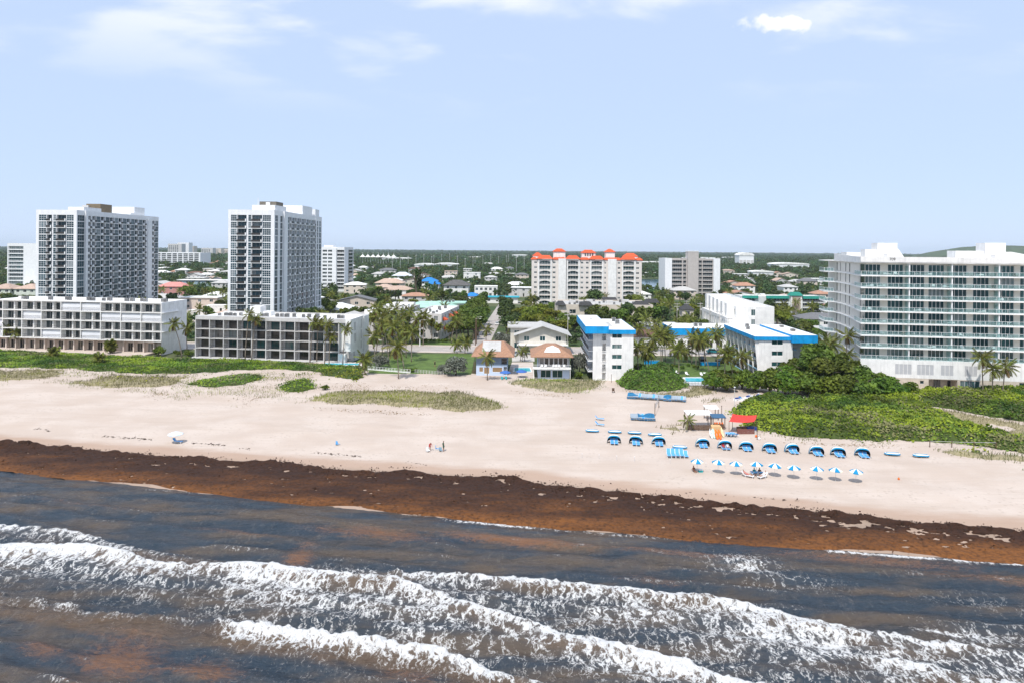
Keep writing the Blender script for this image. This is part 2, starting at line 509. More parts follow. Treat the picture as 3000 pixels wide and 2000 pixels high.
    def mesh(s, name, mats):
        me = bpy.data.meshes.new(name)
        me.from_pydata(s.v, [], s.f)
        for m in (mats if isinstance(mats, (list, tuple)) else [mats]): me.materials.append(m)
        if any(s.m): me.polygons.foreach_set('material_index', s.m)
        me.update()
        return me
    def build(s, name, mats, parent=None, smooth=False):
        me = s.mesh(name, mats)
        if smooth: me.polygons.foreach_set('use_smooth', [True] * len(me.polygons))
        return link(bpy.data.objects.new(name, me), parent)

def mesh_np(name, V, Q, mats, attrs=None, smooth=False, mi=None):
    me = bpy.data.meshes.new(name)
    V = np.ascontiguousarray(V, 'f4'); Q = np.ascontiguousarray(Q, 'i4')
    m, k = Q.shape
    me.vertices.add(len(V)); me.vertices.foreach_set('co', V.ravel())
    me.loops.add(m * k); me.loops.foreach_set('vertex_index', Q.ravel())
    me.polygons.add(m); me.polygons.foreach_set('loop_start', np.arange(0, m * k, k, dtype='i4'))
    for mm in (mats if isinstance(mats, (list, tuple)) else [mats]): me.materials.append(mm)
    if mi is not None: me.polygons.foreach_set('material_index', np.asarray(mi, 'i4'))
    if smooth: me.polygons.foreach_set('use_smooth', np.ones(m, bool))
    me.update(calc_edges=True)
    for nm, (dom, arr) in (attrs or {}).items():
        a = me.attributes.new(nm, 'FLOAT', dom)
        a.data.foreach_set('value', np.ascontiguousarray(arr, 'f4'))
    return me
def grid_faces(nx, ny):
    i = np.arange(nx - 1)[:, None] * ny + np.arange(ny - 1)[None, :]
    i = i.ravel()
    return np.stack([i, i + ny, i + ny + 1, i + 1], 1)

# ---- windows, railings and the like: shared meshes, one object each
CACHE, PANES, NEAR = {}, {}, [True]
def winmesh(w, h, nc=1, nrw=1, fm=None, gm=None, fw=0.07, arch=False):
    key = ('win', round(w, 2), round(h, 2), nc, nrw, fm.name, gm.name, fw, arch)
    if key in CACHE: return CACHE[key]
    b = MB()
    pb, b = MB(), MB()
    if arch:
        n = 8; r = min(w / 2, h * 0.45)
        top = [(w / 2 * math.cos(math.pi * i / n), h - r + r * math.sin(math.pi * i / n)) for i in range(n + 1)]
        pb.poly([(-w / 2, 0, 0), (w / 2, 0, 0)] + [(x, 0, z) for x, z in top])
    else:
        pb.poly([(-w / 2, 0, 0), (w / 2, 0, 0), (w / 2, 0, h), (-w / 2, 0, h)])
    hh = h
    for i in range(nc + 1):
        x = -w / 2 + w * i / nc
        x0, x1 = (x - fw / 2, x + fw / 2) if 0 < i < nc else ((x, x + fw) if i == 0 else (x - fw, x))
        if arch: hh = h - r + (r * math.sqrt(max(0, 1 - (x / (w / 2)) ** 2)) if w else 0)
        b.box(x0, x1, -0.05, 0.0, 0, max(hh, 0.2))
    for j in range(nrw + 1):
        z = (h if not arch else h - r) * j / nrw
        z0, z1 = (z - fw / 2, z + fw / 2) if 0 < j < nrw else ((z, z + fw) if j == 0 else (z - fw, z))
        b.box(-w / 2 + 0.001, w / 2 - 0.001, -0.045, 0.0, z0, z1)
    both = MB(); both.v = b.v + pb.v; both.f = b.f + [tuple(i + len(b.v) for i in q) for q in pb.f]; both.m = [0] * len(b.f) + [1] * len(pb.f)
    CACHE[key] = me = both.mesh('window', [fm, gm])
    PANES[me.name] = (b.mesh('window', fm), pb.mesh('pane', gm))
    return CACHE[key]
def place(name, me, parent, p, rot=0.0, sc=None):
    pm = PANES.get(me.name) if NEAR[0] else None
    o = bpy.data.objects.new(name, pm[0] if pm else me)
    link(o, parent)
    if pm: link(bpy.data.objects.new('pane', pm[1]), o)
    o.location = p
    o.rotation_euler = (0, 0, rot)
    if sc: o.scale = sc
    return o
def windows(T, fc, cells, nc=1, nrw=1, fm=WHITE, gm=GL, d=-0.15, name='window', fw=0.07, arch=False):
    for c in cells:
        a, b, z0, z1 = c[:4]
        place(name, winmesh(b - a, z1 - z0, nc, nrw, fm, gm, fw, arch), T, fc((a + b) / 2, z0, d), fc.rot)
def railmesh(w, h=1.0, step=0.25, mat=DARK, bar=0.025):
    key = ('rail', round(w, 2), h, step, mat.name, bar)
    if key in CACHE: return CACHE[key]
    b = MB()
    b.box(-w / 2, w / 2, -0.03, 0.03, h - 0.06, h)
    b.box(-w / 2, w / 2, -0.02, 0.02, 0.06, 0.10)
    n = max(2, int(w / step))
    for i in range(n + 1):
        x = -w / 2 + w * i / n
        b.box(x - bar / 2, x + bar / 2, -0.012, 0.012, 0, h - 0.03)
    CACHE[key] = b.mesh('railing', mat)
    return CACHE[key]
def glassrail(w, h=1.05):
    key = ('grail', round(w, 2), h)
    if key in CACHE: return CACHE[key]
    b = MB()
    b.box(-w / 2, w / 2, -0.035, 0.035, h - 0.06, h, 0)
    b.box(-w / 2, w / 2, -0.03, 0.03, 0.0, 0.05, 0)
    n = max(1, round(w / 1.25))
    for i in range(n + 1):
        x = -w / 2 + w * i / n
        b.box(x - 0.03, x + 0.03, -0.03, 0.03, 0, h - 0.02, 0)
    b.box(-w / 2, w / 2, -0.008, 0.008, 0.05, h - 0.06, 1)
    CACHE[key] = b.mesh('glass_railing', [PLAST, RAILG])
    return CACHE[key]
def acmesh():
    if 'ac' in CACHE: return CACHE['ac']
    b = MB()
    b.box(-0.5, 0.5, -0.5, 0.5, 0.12, 1.05, 0)
    for x in (-0.42, 0.42):
        for y in (-0.42, 0.42): b.box(x - 0.06, x + 0.06, y - 0.06, y + 0.06, -0.02, 0.12, 1)
    for i in range(6): b.box(-0.46, 0.46, -0.515, -0.5, 0.2 + i * 0.13, 0.26 + i * 0.13, 1)
    b.prism([(0.36 * math.cos(t * math.pi / 5), 0.36 * math.sin(t * math.pi / 5)) for t in range(10)], 1.05, 1.1, 1)
    CACHE['ac'] = b.mesh('air_conditioner', [GREY, DARK])
    return CACHE['ac']
def clutter(T, fr, spots, z):
    for x, y in spots:
        o = place('air_conditioner', acmesh(), T, fr(x, y, z), rnd.uniform(-0.1, 0.1))
        s = rnd.uniform(0.85, 1.25); o.scale = (s, s, s)

# ------------------------------------------------------------------ ground, sea, seaweed
def axis(lo, hi, step, far, grow=1.35):
    a = list(np.arange(lo, hi + step * 0.5, step))
    s, x = step, a[-1]
    up = []
    while x < far[1]:
        s *= grow; x += s; up.append(x)
    s, x = step, a[0]
    dn = []
    while x > far[0]:
        s *= grow; x -= s; dn.append(x)
    return np.array(dn[::-1] + a + up)

def ground_material():
    m, nd, lk = newmat('beach_and_inland_ground')
    out = nd.new('ShaderNodeOutputMaterial')
    bs = nnode(nd, 'ShaderNodeBsdfPrincipled', Roughness=0.9)
    bs.inputs['Specular IOR Level'].default_value = 0.15
    lk.new(bs.outputs[0], out.inputs[0])
    geo = nd.new('ShaderNodeNewGeometry'); pos = geo.outputs['Position']
    sep = nd.new('ShaderNodeSeparateXYZ'); lk.new(pos, sep.inputs[0])
    at = nd.new('ShaderNodeAttribute'); at.attribute_name = 'inland'
    wet = nd.new('ShaderNodeAttribute'); wet.attribute_name = 'wet'
    n1 = noise_of(nd, lk, pos, 0.10, 5)
    n2 = noise_of(nd, lk, pos, 1.6, 6, 0.7)
    n3 = noise_of(nd, lk, pos, 0.35, 5, 0.6, (0.25, 1.0, 1.0), rot=R(12))
    sand = mixrgb(nd, lk, ramp(nd, lk, n1, 0.35, 0.65), (0.485, 0.398, 0.335), (0.545, 0.462, 0.400))
    sand = mixrgb(nd, lk, ramp(nd, lk, n3, 0.45, 0.72, 0, 0.55), sand, (0.46, 0.375, 0.31))
    sand = mixrgb(nd, lk, ramp(nd, lk, n2, 0.50, 0.85, 0, 0.35), sand, (0.41, 0.335, 0.275))
    tk = noise_of(nd, lk, pos, 1.0, 4, 0.6, (0.03, 1.6, 1), rot=R(12))
    sand = mixrgb(nd, lk, ramp(nd, lk, tk, 0.50, 0.72, 0.0, 0.30), sand, (0.40, 0.325, 0.265))
    # pock marks of footprints
    vor = nd.new('ShaderNodeTexVoronoi'); vor.inputs['Scale'].default_value = 1.15
    lk.new(pos, vor.inputs['Vector'])
    fp = ramp(nd, lk, vor.outputs['Distance'], 0.10, 0.32, 0.5, 0.0)
    fp = fmath(nd, lk, 'MULTIPLY', fp, ramp(nd, lk, n1, 0.42, 0.6))
    sand = mixrgb(nd, lk, fp, sand, (0.36, 0.295, 0.24))
    wf = fmath(nd, lk, 'ADD', wet.outputs['Fac'], fmath(nd, lk, 'MULTIPLY', fmath(nd, lk, 'SUBTRACT', n3, 0.5), 0.5))
    sand = mixrgb(nd, lk, ramp(nd, lk, wf, 0.30, 0.70, 0.0, 0.75), sand, (0.37, 0.25, 0.18))
    sand = mixrgb(nd, lk, ramp(nd, lk, wf, 0.85, 1.15, 0.0, 1.0), sand, (0.27, 0.20, 0.15))
    g1 = noise_of(nd, lk, pos, 0.05, 6, 0.6)
    land = mixrgb(nd, lk, ramp(nd, lk, g1, 0.42, 0.55), (0.050, 0.080, 0.026), (0.10, 0.115, 0.055))
    land = mixrgb(nd, lk, ramp(nd, lk, noise_of(nd, lk, pos, 0.022, 4), 0.60, 0.66), land, (0.33, 0.30, 0.26))
    f = fmath(nd, lk, 'ADD', at.outputs['Fac'], fmath(nd, lk, 'MULTIPLY', fmath(nd, lk, 'SUBTRACT', n2, 0.5), 0.35))
    lk.new(mixrgb(nd, lk, ramp(nd, lk, f, 0.4, 0.6), sand, land), bs.inputs['Base Color'])
    b = nnode(nd, 'ShaderNodeBump', Strength=0.55, Distance=0.12)
    hh = fmath(nd, lk, 'ADD', noise_of(nd, lk, pos, 1.9, 6, 0.65), fmath(nd, lk, 'MULTIPLY', n3, 0.8))
    hh = fmath(nd, lk, 'ADD', hh, fmath(nd, lk, 'MULTIPLY', fp, -1.2))
    lk.new(hh, b.inputs['Height'])
    lk.new(b.outputs[0], bs.inputs['Normal'])
    rr = ramp(nd, lk, wf, 0.85, 1.15, 0.9, 0.35)
    lk.new(rr, bs.inputs['Roughness'])
    return m

gx = axis(-190, 170, 1.6, (-14000, 14000))
gy = axis(50, 245, 1.0, (-300, 16000))
GX, GY = np.meshgrid(gx, gy, indexing='ij')
GZ = gz(GX, GY)
inland = sstep(-1.5, 1.5, GY - frontY(GX))
dsh = GY - shoreY(GX) - weedW(GX)
wetv = 1 - sstep(-1.0, 7.5, dsh) * 0.75 - sstep(5, 13, dsh) * 0.25
me = mesh_np('ground', np.stack([GX, GY, GZ], -1).reshape(-1, 3), grid_faces(len(gx), len(gy)), ground_material(),
             {'inland': ('POINT', inland.ravel()), 'wet': ('POINT', wetv.ravel())}, smooth=True)
tag(link(bpy.data.objects.new('ground', me)), kind='structure')

# ---- the sea: breaking crests with foam trailing behind them, drifting weed
CREST = [  # points (photo x, y), then per point: height, foam, trail in metres
 ([(-300, 1522), (0, 1540), (200, 1560), (400, 1610), (560, 1638), (700, 1650), (900, 1655), (1150, 1668)],
  [.30, .30, .32, .35, .35, .3, .25, .1], [.85, .85, .75, .6, .40, .25, .18, .1], [2.2, 2.2, 2.2, 1.8, 1.2, .8, .6, .5]),
 ([(-300, 1590), (0, 1603), (300, 1613), (440, 1650), (560, 1664), (800, 1668), (1000, 1690), (1150, 1712), (1250, 1745), (1350, 1772), (1500, 1815), (1600, 1850), (1800, 1900), (2000, 1955), (2150, 2005), (2500, 2100)],
  [.5, .55, .6, .55, .45, .5, .5, .5, .5, .55, .6, .65, .7, .65, .6, .6],
  [1.1, 1.12, 1.12, 1.0, .85, 1.0, .95, .9, .9, .95, 1.0, 1.05, 1.15, 1.1, 1.1, 1.0],
  [4.5, 4.5, 4.2, 4, 4, 7, 8, 8, 8, 7, 5, 3.2, 3, 3, 3, 3]),
 ([(900, 1660), (1050, 1672), (1250, 1688), (1500, 1700), (1700, 1722), (2000, 1752), (2300, 1805), (2500, 1850), (2700, 1885), (2850, 1900), (3300, 1975)],
  [.1, .2, .35, .45, .5, .5, .5, .45, .35, .3, .3], [.2, .45, .7, .9, .95, 1.0, .98, .9, .75, .7, .6],
  [2, 3, 4.5, 6, 7, 8, 8, 7, 6, 6, 6]),
 ([(-300, 1735), (0, 1755), (250, 1800), (400, 1822), (620, 1832), (700, 1845), (850, 1868), (1100, 1903), (1300, 1935), (1450, 1990), (1700, 2060)],
  [.6, .65, .75, .75, .8, .85, .9, .95, 1.0, 1.0, 1.0], [.25, .3, .5, .25, .35, .95, 1.05, 1.15, 1.2, 1.1, 1.0],
  [.8, .9, 1.0, .8, .8, 1.7, 1.5, 1.2, 1.0, .9, .9]),
 ([(2250, 1925), (2450, 1932), (2650, 1948), (2900, 1995), (3300, 2070)],
  [.2, .35, .45, .5, .5], [.2, .55, .9, .95, .9], [1.5, 1.8, 1.8, 1.8, 1.8]),
 ([(2330, 1838), (2420, 1850), (2520, 1868), (2640, 1900)], [.05, .25, .25, .05], [.1, .8, .85, .1], [1, 1.4, 1.4, 1]),
]
FOAMSPOT = [(2180, 1655, 5, 3.0, .55), (2440, 1885, 1.6, .7, .9), (2760, 1850, 2.5, .6, .7), (2900, 1870, 4, 2.5, .55), (2300, 1700, 6, 2.5, .4), (2850, 1760, 6, 2.5, .25)]
WEEDSPOT = [(1100, 1560, 9, 2.0, .9), (1500, 1580, 10, 1.8, .95), (870, 1640, 2.0, 5.5, .8), (350, 1930, 5, 3.5, .85), (600, 1960, 4, 2, .7), (700, 1560, 8, 1.0, .5),
            (2550, 1640, 16, 1.5, .75), (2000, 1620, 10, 1.2, .6), (130, 1900, 3, 1.5, .6), (1200, 1980, 4, 1.2, .6), (2900, 1690, 10, 2.5, .5), (1900, 1690, 5, 2, .45), (300, 1480, 12, 1.2, .4)]
sx = axis(-90, 78, 0.2, (-6000, 6000), 1.5)
sd = np.concatenate([axis(-60, 1.6, 0.2, (-6000, 1.7), 1.6)])
SX, SD = np.meshgrid(sx, sd, indexing='ij')
SY = shoreY(SX) + SD
rip = np.sin(SD * 1.75 + 5.5 * fbm(SX / 11, SD / 7, 3, 60)) * (0.35 + 0.9 * fbm(SX / 8, SD / 5, 2, 62))
hgt = 0.20 * rip + (fbm(SX / 2.6 + SY * 0.05, SY / 1.2, 4, 40) - 0.5) * 0.55 + (fbm(SX / 9, SY / 4, 2, 44) - 0.5) * 0.25
foam = np.zeros_like(SX); silt = np.zeros_like(SX)
for pts, amp, fo, tr in CREST:
    wp = [gp(x, y, WZ) for x, y in pts]
    xs = [p.x for p in wp]; ys = [p.y for p in wp]
    yc = np.interp(SX, xs, ys)
    yc = yc + (fbm(SX / 2.2, SX * 0 + ys[0], 3, int(ys[0])) - 0.5) * 1.0
    yc = yc + (vnoise(SX / 0.45, SY / 0.45, 5) - 0.5) * 0.55
    inside = sstep(xs[0] - 3, xs[0], SX) * (1 - sstep(xs[-1], xs[-1] + 3, SX))
    a = np.interp(SX, xs, amp) * inside; f = np.interp(SX, xs, fo) * inside; L = np.interp(SX, xs, tr)
    t = yc - SY                                            # > 0 towards the open sea
    a = a * (0.8 + 0.4 * vnoise(SX / 2.5, SY * 0, 3))
    hgt += a * np.where(t > 0, np.exp(-(t / 1.9) ** 1.3), np.exp(-(t / 0.55) ** 2))
    hgt -= a * 0.25 * np.exp(-((t + 2.0) / 1.2) ** 2)
    fr_ = sstep(-0.95, -0.25, t) * (0.33 * np.exp(-np.maximum(t - 0.2, 0) / 0.6) + 0.62 * np.exp(-(np.maximum(t, 0) / np.maximum(L * 1.7, .2)) ** 2)) * f
    foam = np.maximum(foam, fr_); silt += a * np.exp(-((t - 1.3) / 1.5) ** 2)
    hgt += sstep(-0.6, 0, t) * np.exp(-np.maximum(t, 0) / 1.2) * f * 0.22 * (fbm(SX / 0.6, SY / 0.6, 2, 71) - 0.3)
for x, y, rx, ry, f in FOAMSPOT:
    p = gp(x, y, WZ)
    foam = np.maximum(foam, f * np.exp(-((SX - p.x) / rx) ** 2 - ((SY - p.y + 0.2 * (SX - p.x)) / ry) ** 2))
foam *= 0.55 + 0.9 * fbm(SX / 4.5, SY / 2.6, 4, 12)
# swash: thin white water where the last of each wave runs up the beach
sw = np.exp(-((SD + 0.35) / 0.5) ** 2) * sstep(0.35, 0.75, fbm(SX / 14, SX * 0, 2, 91) + 0.35 * sstep(30, 50, SX))
foam = np.maximum(foam, sw * 0.8)
foam = np.maximum(foam, 0.34 * sstep(0.55, 1.0, rip) * sstep(0.40, 0.62, fbm(SX / 7, SY / 5, 3, 66)))
weed = np.zeros_like(SX)
for x, y, rx, ry, f in WEEDSPOT:
    p = gp(x, y, WZ)
    weed = np.maximum(weed, f * np.exp(-((SX - p.x) / rx) ** 2 - ((SY - p.y + 0.2 * (SX - p.x)) / ry) ** 2))
near = np.exp(-np.maximum(-SD, 0) / 4.0) * 0.12; silt += 0.30 * np.clip(rip, 0, 2)
weed = np.maximum(weed, near) + 0.10 * rip * (weed > 0.2)
damp = sstep(-0.3, -4.0, SD) if False else np.clip(-SD / 5.0, 0.10, 1.0)
SZ = WZ + hgt * damp
def sea_material():
    m, nd, lk = newmat('murky_sea_water')
    out = nd.new('ShaderNodeOutputMaterial')
    geo = nd.new('ShaderNodeNewGeometry'); pos = geo.outputs['Position']
    fo = nd.new('ShaderNodeAttribute'); fo.attribute_name = 'foam'
    we = nd.new('ShaderNodeAttribute'); we.attribute_name = 'weed'
    # foam web
    wv = nd.new('ShaderNodeVectorMath'); wv.operation = 'ADD'
    nz = nd.new('ShaderNodeTexNoise'); nz.inputs['Scale'].default_value = 0.9; nz.inputs['Detail'].default_value = 3
    lk.new(pos, nz.inputs['Vector'])
    sc = nd.new('ShaderNodeVectorMath'); sc.operation = 'SCALE'; sc.inputs['Scale'].default_value = 1.3
    lk.new(nz.outputs['Color'], sc.inputs[0])
    lk.new(pos, wv.inputs[0]); lk.new(sc.outputs[0], wv.inputs[1])
    vec = wv.outputs[0]
    ridge = lambda n, k: fmath(nd, lk, 'SUBTRACT', 1.0, fmath(nd, lk, 'MULTIPLY', fmath(nd, lk, 'ABSOLUTE', fmath(nd, lk, 'SUBTRACT', n, 0.5)), k), clamp=True)
    a = noise_of(nd, lk, vec, 0.95, 4, 0.6, (1.0, 0.42, 1), rot=R(-40))
    b = noise_of(nd, lk, vec, 2.3, 4, 0.6, (1.0, 0.5, 1), rot=R(-30))
    c = noise_of(nd, lk, pos, 6.5, 5, 0.7)
    lace = fmath(nd, lk, 'ADD', fmath(nd, lk, 'MULTIPLY', fmath(nd, lk, 'POWER', ridge(a, 7.0), 1.6), 0.55), fmath(nd, lk, 'MULTIPLY', fmath(nd, lk, 'POWER', ridge(b, 6.0), 1.5), 0.45))
    pat = fmath(nd, lk, 'ADD', lace, fmath(nd, lk, 'MULTIPLY', fmath(nd, lk, 'SUBTRACT', c, 0.5), 0.45))
    # thin lace where the foam is old, closing up to solid froth at the breaking crest
    thr = fmath(nd, lk, 'MULTIPLY_ADD', fo.outputs['Fac'], -1.02, 0.98)
    fm_ = ramp(nd, lk, fmath(nd, lk, 'SUBTRACT', pat, thr), -0.12, 0.42)
    haze = fmath(nd, lk, 'MULTIPLY', ramp(nd, lk, fo.outputs['Fac'], 0.15, 0.9), 0.16)
    st = noise_of(nd, lk, vec, 2.2, 6, 0.72, (0.9, 0.28, 1), rot=R(-50))
    st2 = noise_of(nd, lk, pos, 0.16, 3)
    streak = fmath(nd, lk, 'MULTIPLY', ramp(nd, lk, st, 0.50, 0.78, 0.0, 0.34), ramp(nd, lk, st2, 0.40, 0.62, 0.25, 1.0))
    fmask = fmath(nd, lk, 'MAXIMUM', fm_, fmath(nd, lk, 'ADD', haze, streak))
    # drifting weed
    wn_ = noise_of(nd, lk, vec, 2.0, 8, 0.80, (0.35, 1.4, 1), rot=R(-20), dist=0.9)
    wm = ramp(nd, lk, fmath(nd, lk, 'ADD', wn_, fmath(nd, lk, 'MULTIPLY', we.outputs['Fac'], 0.42)), 0.60, 0.94, 0.0, 0.9)
    deep = mixrgb(nd, lk, ramp(nd, lk, noise_of(nd, lk, pos, 0.30, 5, 0.6, (0.22, 1.0, 1), rot=R(12)), 0.40, 0.66), (0.020, 0.034, 0.050), (0.082, 0.062, 0.046))
    si = nd.new('ShaderNodeAttribute'); si.attribute_name = 'silt'
    deep = mixrgb(nd, lk, ramp(nd, lk, si.outputs['Fac'], 0.15, 0.8, 0.0, 0.8), deep, (0.105, 0.066, 0.038))
    colr = mixrgb(nd, lk, wm, deep, (0.185, 0.085, 0.038))
    bs = nnode(nd, 'ShaderNodeBsdfPrincipled', Roughness=0.13, IOR=1.33)
    lk.new(colr, bs.inputs['Base Color'])
    lk.new(fmath(nd, lk, 'MULTIPLY_ADD', wm, 0.35, 0.13), bs.inputs['Roughness'])
    bp = nnode(nd, 'ShaderNodeBump', Strength=1.0, Distance=0.5)
    hh = fmath(nd, lk, 'ADD', noise_of(nd, lk, pos, 0.9, 6, 0.62, (0.5, 1.5, 1), rot=R(10)), fmath(nd, lk, 'MULTIPLY', noise_of(nd, lk, pos, 3.5, 4, 0.6, (0.6, 1.3, 1), rot=R(-20)), 0.35))
    lk.new(hh, bp.inputs['Height'])
    lk.new(bp.outputs[0], bs.inputs['Normal'])
    df = nnode(nd, 'ShaderNodeBsdfPrincipled', Roughness=0.7)
    df.inputs['Specular IOR Level'].default_value = 0.2
    lk.new(mixrgb(nd, lk, fm_, (0.33, 0.285, 0.24), (0.78, 0.775, 0.765)), df.inputs['Base Color'])
    bp2 = nnode(nd, 'ShaderNodeBump', Strength=0.8, Distance=0.35)
    lk.new(pat, bp2.inputs['Height']); lk.new(bp2.outputs[0], df.inputs['Normal'])
    mx = nd.new('ShaderNodeMixShader')
    lk.new(fmask, mx.inputs[0]); lk.new(bs.outputs[0], mx.inputs[1]); lk.new(df.outputs[0], mx.inputs[2])
    lk.new(mx.outputs[0], out.inputs[0])
    return m
me = mesh_np('sea', np.stack([SX, SY, SZ], -1).reshape(-1, 3), grid_faces(len(sx), len(sd)), sea_material(),
             {'foam': ('POINT', foam.ravel()), 'weed': ('POINT', weed.ravel()), 'silt': ('POINT', silt.ravel())}, smooth=True)
tag(link(bpy.data.objects.new('sea', me)), kind='structure')

# ---- the belt of washed-up seaweed
def weed_material():
    m, nd, lk = newmat('washed_up_seaweed')
    out = nd.new('ShaderNodeOutputMaterial')
    bs = nnode(nd, 'ShaderNodeBsdfPrincipled', Roughness=0.75)
    bs.inputs['Specular IOR Level'].default_value = 0.2
    lk.new(bs.outputs[0], out.inputs[0])
    geo = nd.new('ShaderNodeNewGeometry'); pos = geo.outputs['Position']
    at = nd.new('ShaderNodeAttribute'); at.attribute_name = 'fresh'
    n1 = noise_of(nd, lk, pos, 0.22, 5, 0.6, (0.35, 1.2, 1), rot=R(12))
    n2 = noise_of(nd, lk, pos, 2.2, 6, 0.7)
    f = fmath(nd, lk, 'ADD', at.outputs['Fac'], fmath(nd, lk, 'MULTIPLY', fmath(nd, lk, 'SUBTRACT', n1, 0.5), 1.5))
    c = mixrgb(nd, lk, ramp(nd, lk, f, 0.38, 1.35), (0.042, 0.018, 0.010), (0.205, 0.078, 0.020))
    c = mixrgb(nd, lk, ramp(nd, lk, n2, 0.40, 0.70, 0.0, 0.75), c, (0.016, 0.009, 0.006))
    c = mixrgb(nd, lk, ramp(nd, lk, noise_of(nd, lk, pos, 5.5, 4, 0.7), 0.60, 0.80, 0.0, 0.5), c, (0.26, 0.12, 0.04))
    lk.new(c, bs.inputs['Base Color'])
    b = nnode(nd, 'ShaderNodeBump', Strength=0.9, Distance=0.12)
    lk.new(fmath(nd, lk, 'ADD', noise_of(nd, lk, pos, 3, 7, 0.75), noise_of(nd, lk, pos, 0.8, 4)), b.inputs['Height'])
    lk.new(b.outputs[0], bs.inputs['Normal'])
    return m
weed_mat = weed_material()
qx = np.arange(-118, 100, 0.22); qe = np.linspace(-0.06, 1.10, 96)
QX, QE = np.meshgrid(qx, qe, indexing='ij')
W = weedW(QX); D = QE * W
QY = shoreY(QX) + D
up = (fbm(QX / 5, QX * 0, 4, 21) - 0.5) * 2.6 + (vnoise(QX / 0.8, QX * 0, 23) - 0.5) * 0.6
lowe = (fbm(QX / 14, QX * 0, 3, 27) - 0.5) * 4.4 - 0.25
edge = np.minimum(sstep(0, 0.5, (W + up) - D), sstep(-0.2, 0.6, D - lowe))
rel = fbm(QX / 1.6, QY / 0.9, 4, 31)
th = 0.03 + 0.36 * rel ** 1.5
th += 0.34 * np.exp(-(((W + up) - D - 0.7) / 0.55) ** 2) * (0.5 + fbm(QX / 2.5, QX * 0, 2, 35))
th += 0.7 * np.exp(-(((W + up) - D - 1.0) / 0.7) ** 2) * sstep(-79, -83, QX)
hole = fbm(QX / 1.0 + QY * 0.1, QY / 0.5, 4, 51)
bare = 0.755 - 0.15 * np.exp(-(((W + up) - D - 1.8) / 1.4) ** 2) * sstep(-30, 15, QX) - 0.06 * np.exp(-(((W + up) - D - 2.5) / 2.5) ** 2) - 0.04 * sstep(30, 60, QX)
th = th * edge - 0.10 * (1 - edge)
th = np.where(hole > bare, np.minimum(th, -0.03 - 1.5 * (hole - bare)), th)
fresh = 0.95 - 0.75 * np.clip(D / W, 0, 1) + 0.3 * sstep(20, 55, QX) * sstep(0.75, 0.2, D / W)
me = mesh_np('washed_up_seaweed', np.stack([QX, QY, gz(QX, QY) + th], -1).reshape(-1, 3), grid_faces(len(qx), len(qe)), weed_mat,
             {'fresh': ('POINT', fresh.ravel())}, smooth=True)
tag(link(bpy.data.objects.new('washed_up_seaweed', me)), 'thick belt of brown and orange seaweed washed up along the waterline', 'seaweed', kind='stuff')

def loose_weed():
    rg = np.random.default_rng(31); n = 9000
    X = rg.uniform(-100, 85, n); W = weedW(X); t = np.where(rg.random(n) < 0.8, 1.0 + rg.normal(size=n) * 0.07, rg.random(n))
    upp = np.interp(X, qx, up[:, 0])
    d = np.clip(t, 0.02, 1.25) * W + np.where(t > 0.8, upp, 0); Y = shoreY(X) + d
    Z = gz(X, Y) + np.where(t < 0.97, 0.10 + 0.22 * fbm(X / 1.6, Y / 0.9, 4, 31), 0.04) + rg.random(n) * 0.07
    keep = fbm(X / 2.4, Y / 1.1, 3, 57) + 0.25 * rg.random(n) > 0.62
    P = np.stack([X, Y, Z], 1)[keep]; k = len(P)
    N = unit(rg.normal(size=(k, 3)) * 0.55 + np.array([0, 0, 0.8]))
    V, Q = cards(P, N, rg.uniform(0.05, 0.20, k), rg, 0.45)
    me = mesh_np('loose_seaweed', V, Q, weed_mat, {'fresh': ('FACE', np.clip(0.9 - 0.75 * (t[keep]), 0, 1))})
    tag(link(bpy.data.objects.new('loose_seaweed', me)), 'loose dark tufts of seaweed strewn over the belt and its upper edge', 'seaweed tufts', kind='stuff')

# ---- flat sheets: roads, lawns, paving
def sheet(name, pts, z, mat, kind='structure'):
    b = MB(); b.poly([(p[0], p[1], z) for p in pts])
    o = b.build(name, mat)
    return tag(o, kind=kind)
LAWNM = M('mown_lawn', (0.095, 0.15, 0.03), var=0.28, scale=0.35, bump=0.5)
ROADM = M('sun_bleached_asphalt', (0.40, 0.36, 0.33), var=0.12, scale=0.3)
PAINT = M('road_paint', (0.72, 0.72, 0.70), var=0.15, scale=2)
def rc(X): return 231.5 - 0.035 * X
sheet('coastal_road', [(-260, rc(-260) - 6), (240, rc(240) - 6), (240, rc(240) + 6), (-260, rc(-260) + 6)], 0.02, ROADM)
for k, off in enumerate((-5.2, 0.0, 5.2)):
    sheet('road_marking', [(-260, rc(-260) + off - 0.08), (240, rc(240) + off - 0.08), (240, rc(240) + off + 0.08), (-260, rc(-260) + off + 0.08)], 0.026, PAINT)
for off in (-8.2, 6.2):
    b = MB()
    b.hexa([(-260, rc(-260) + off, -0.02), (240, rc(240) + off, -0.02), (240, rc(240) + off + 2, -0.02), (-260, rc(-260) + off + 2, -0.02),
            (-260, rc(-260) + off, 0.13), (240, rc(240) + off, 0.13), (240, rc(240) + off + 2, 0.13), (-260, rc(-260) + off + 2, 0.13)])
    tag(b.build('pavement', PATHM), kind='structure')
def ix(Y): return -11.5 + (Y - 240) * 0.036
sheet('inland_street', [(ix(237) - 3, 237.9), (ix(237) + 3.5, 237.8), (ix(560) + 3, 560), (ix(560) - 3, 560)], 0.014, ROADM)
sheet('cross_street', [(-200, 443), (300, 436), (300, 443), (-200, 450)], 0.010, ROADM)
taken(-24, 3, 237, 330); taken(-17, 6, 330, 470)
def psheet(name, px, z, mat): return sheet(name, [gp(x, y, z) for x, y in px], z, mat)
psheet('front_lawn', [(1078, 1092), (1098, 1050), (1180, 1036), (1392, 1036), (1380, 1096), (1300, 1099)], 0.05, LAWNM)
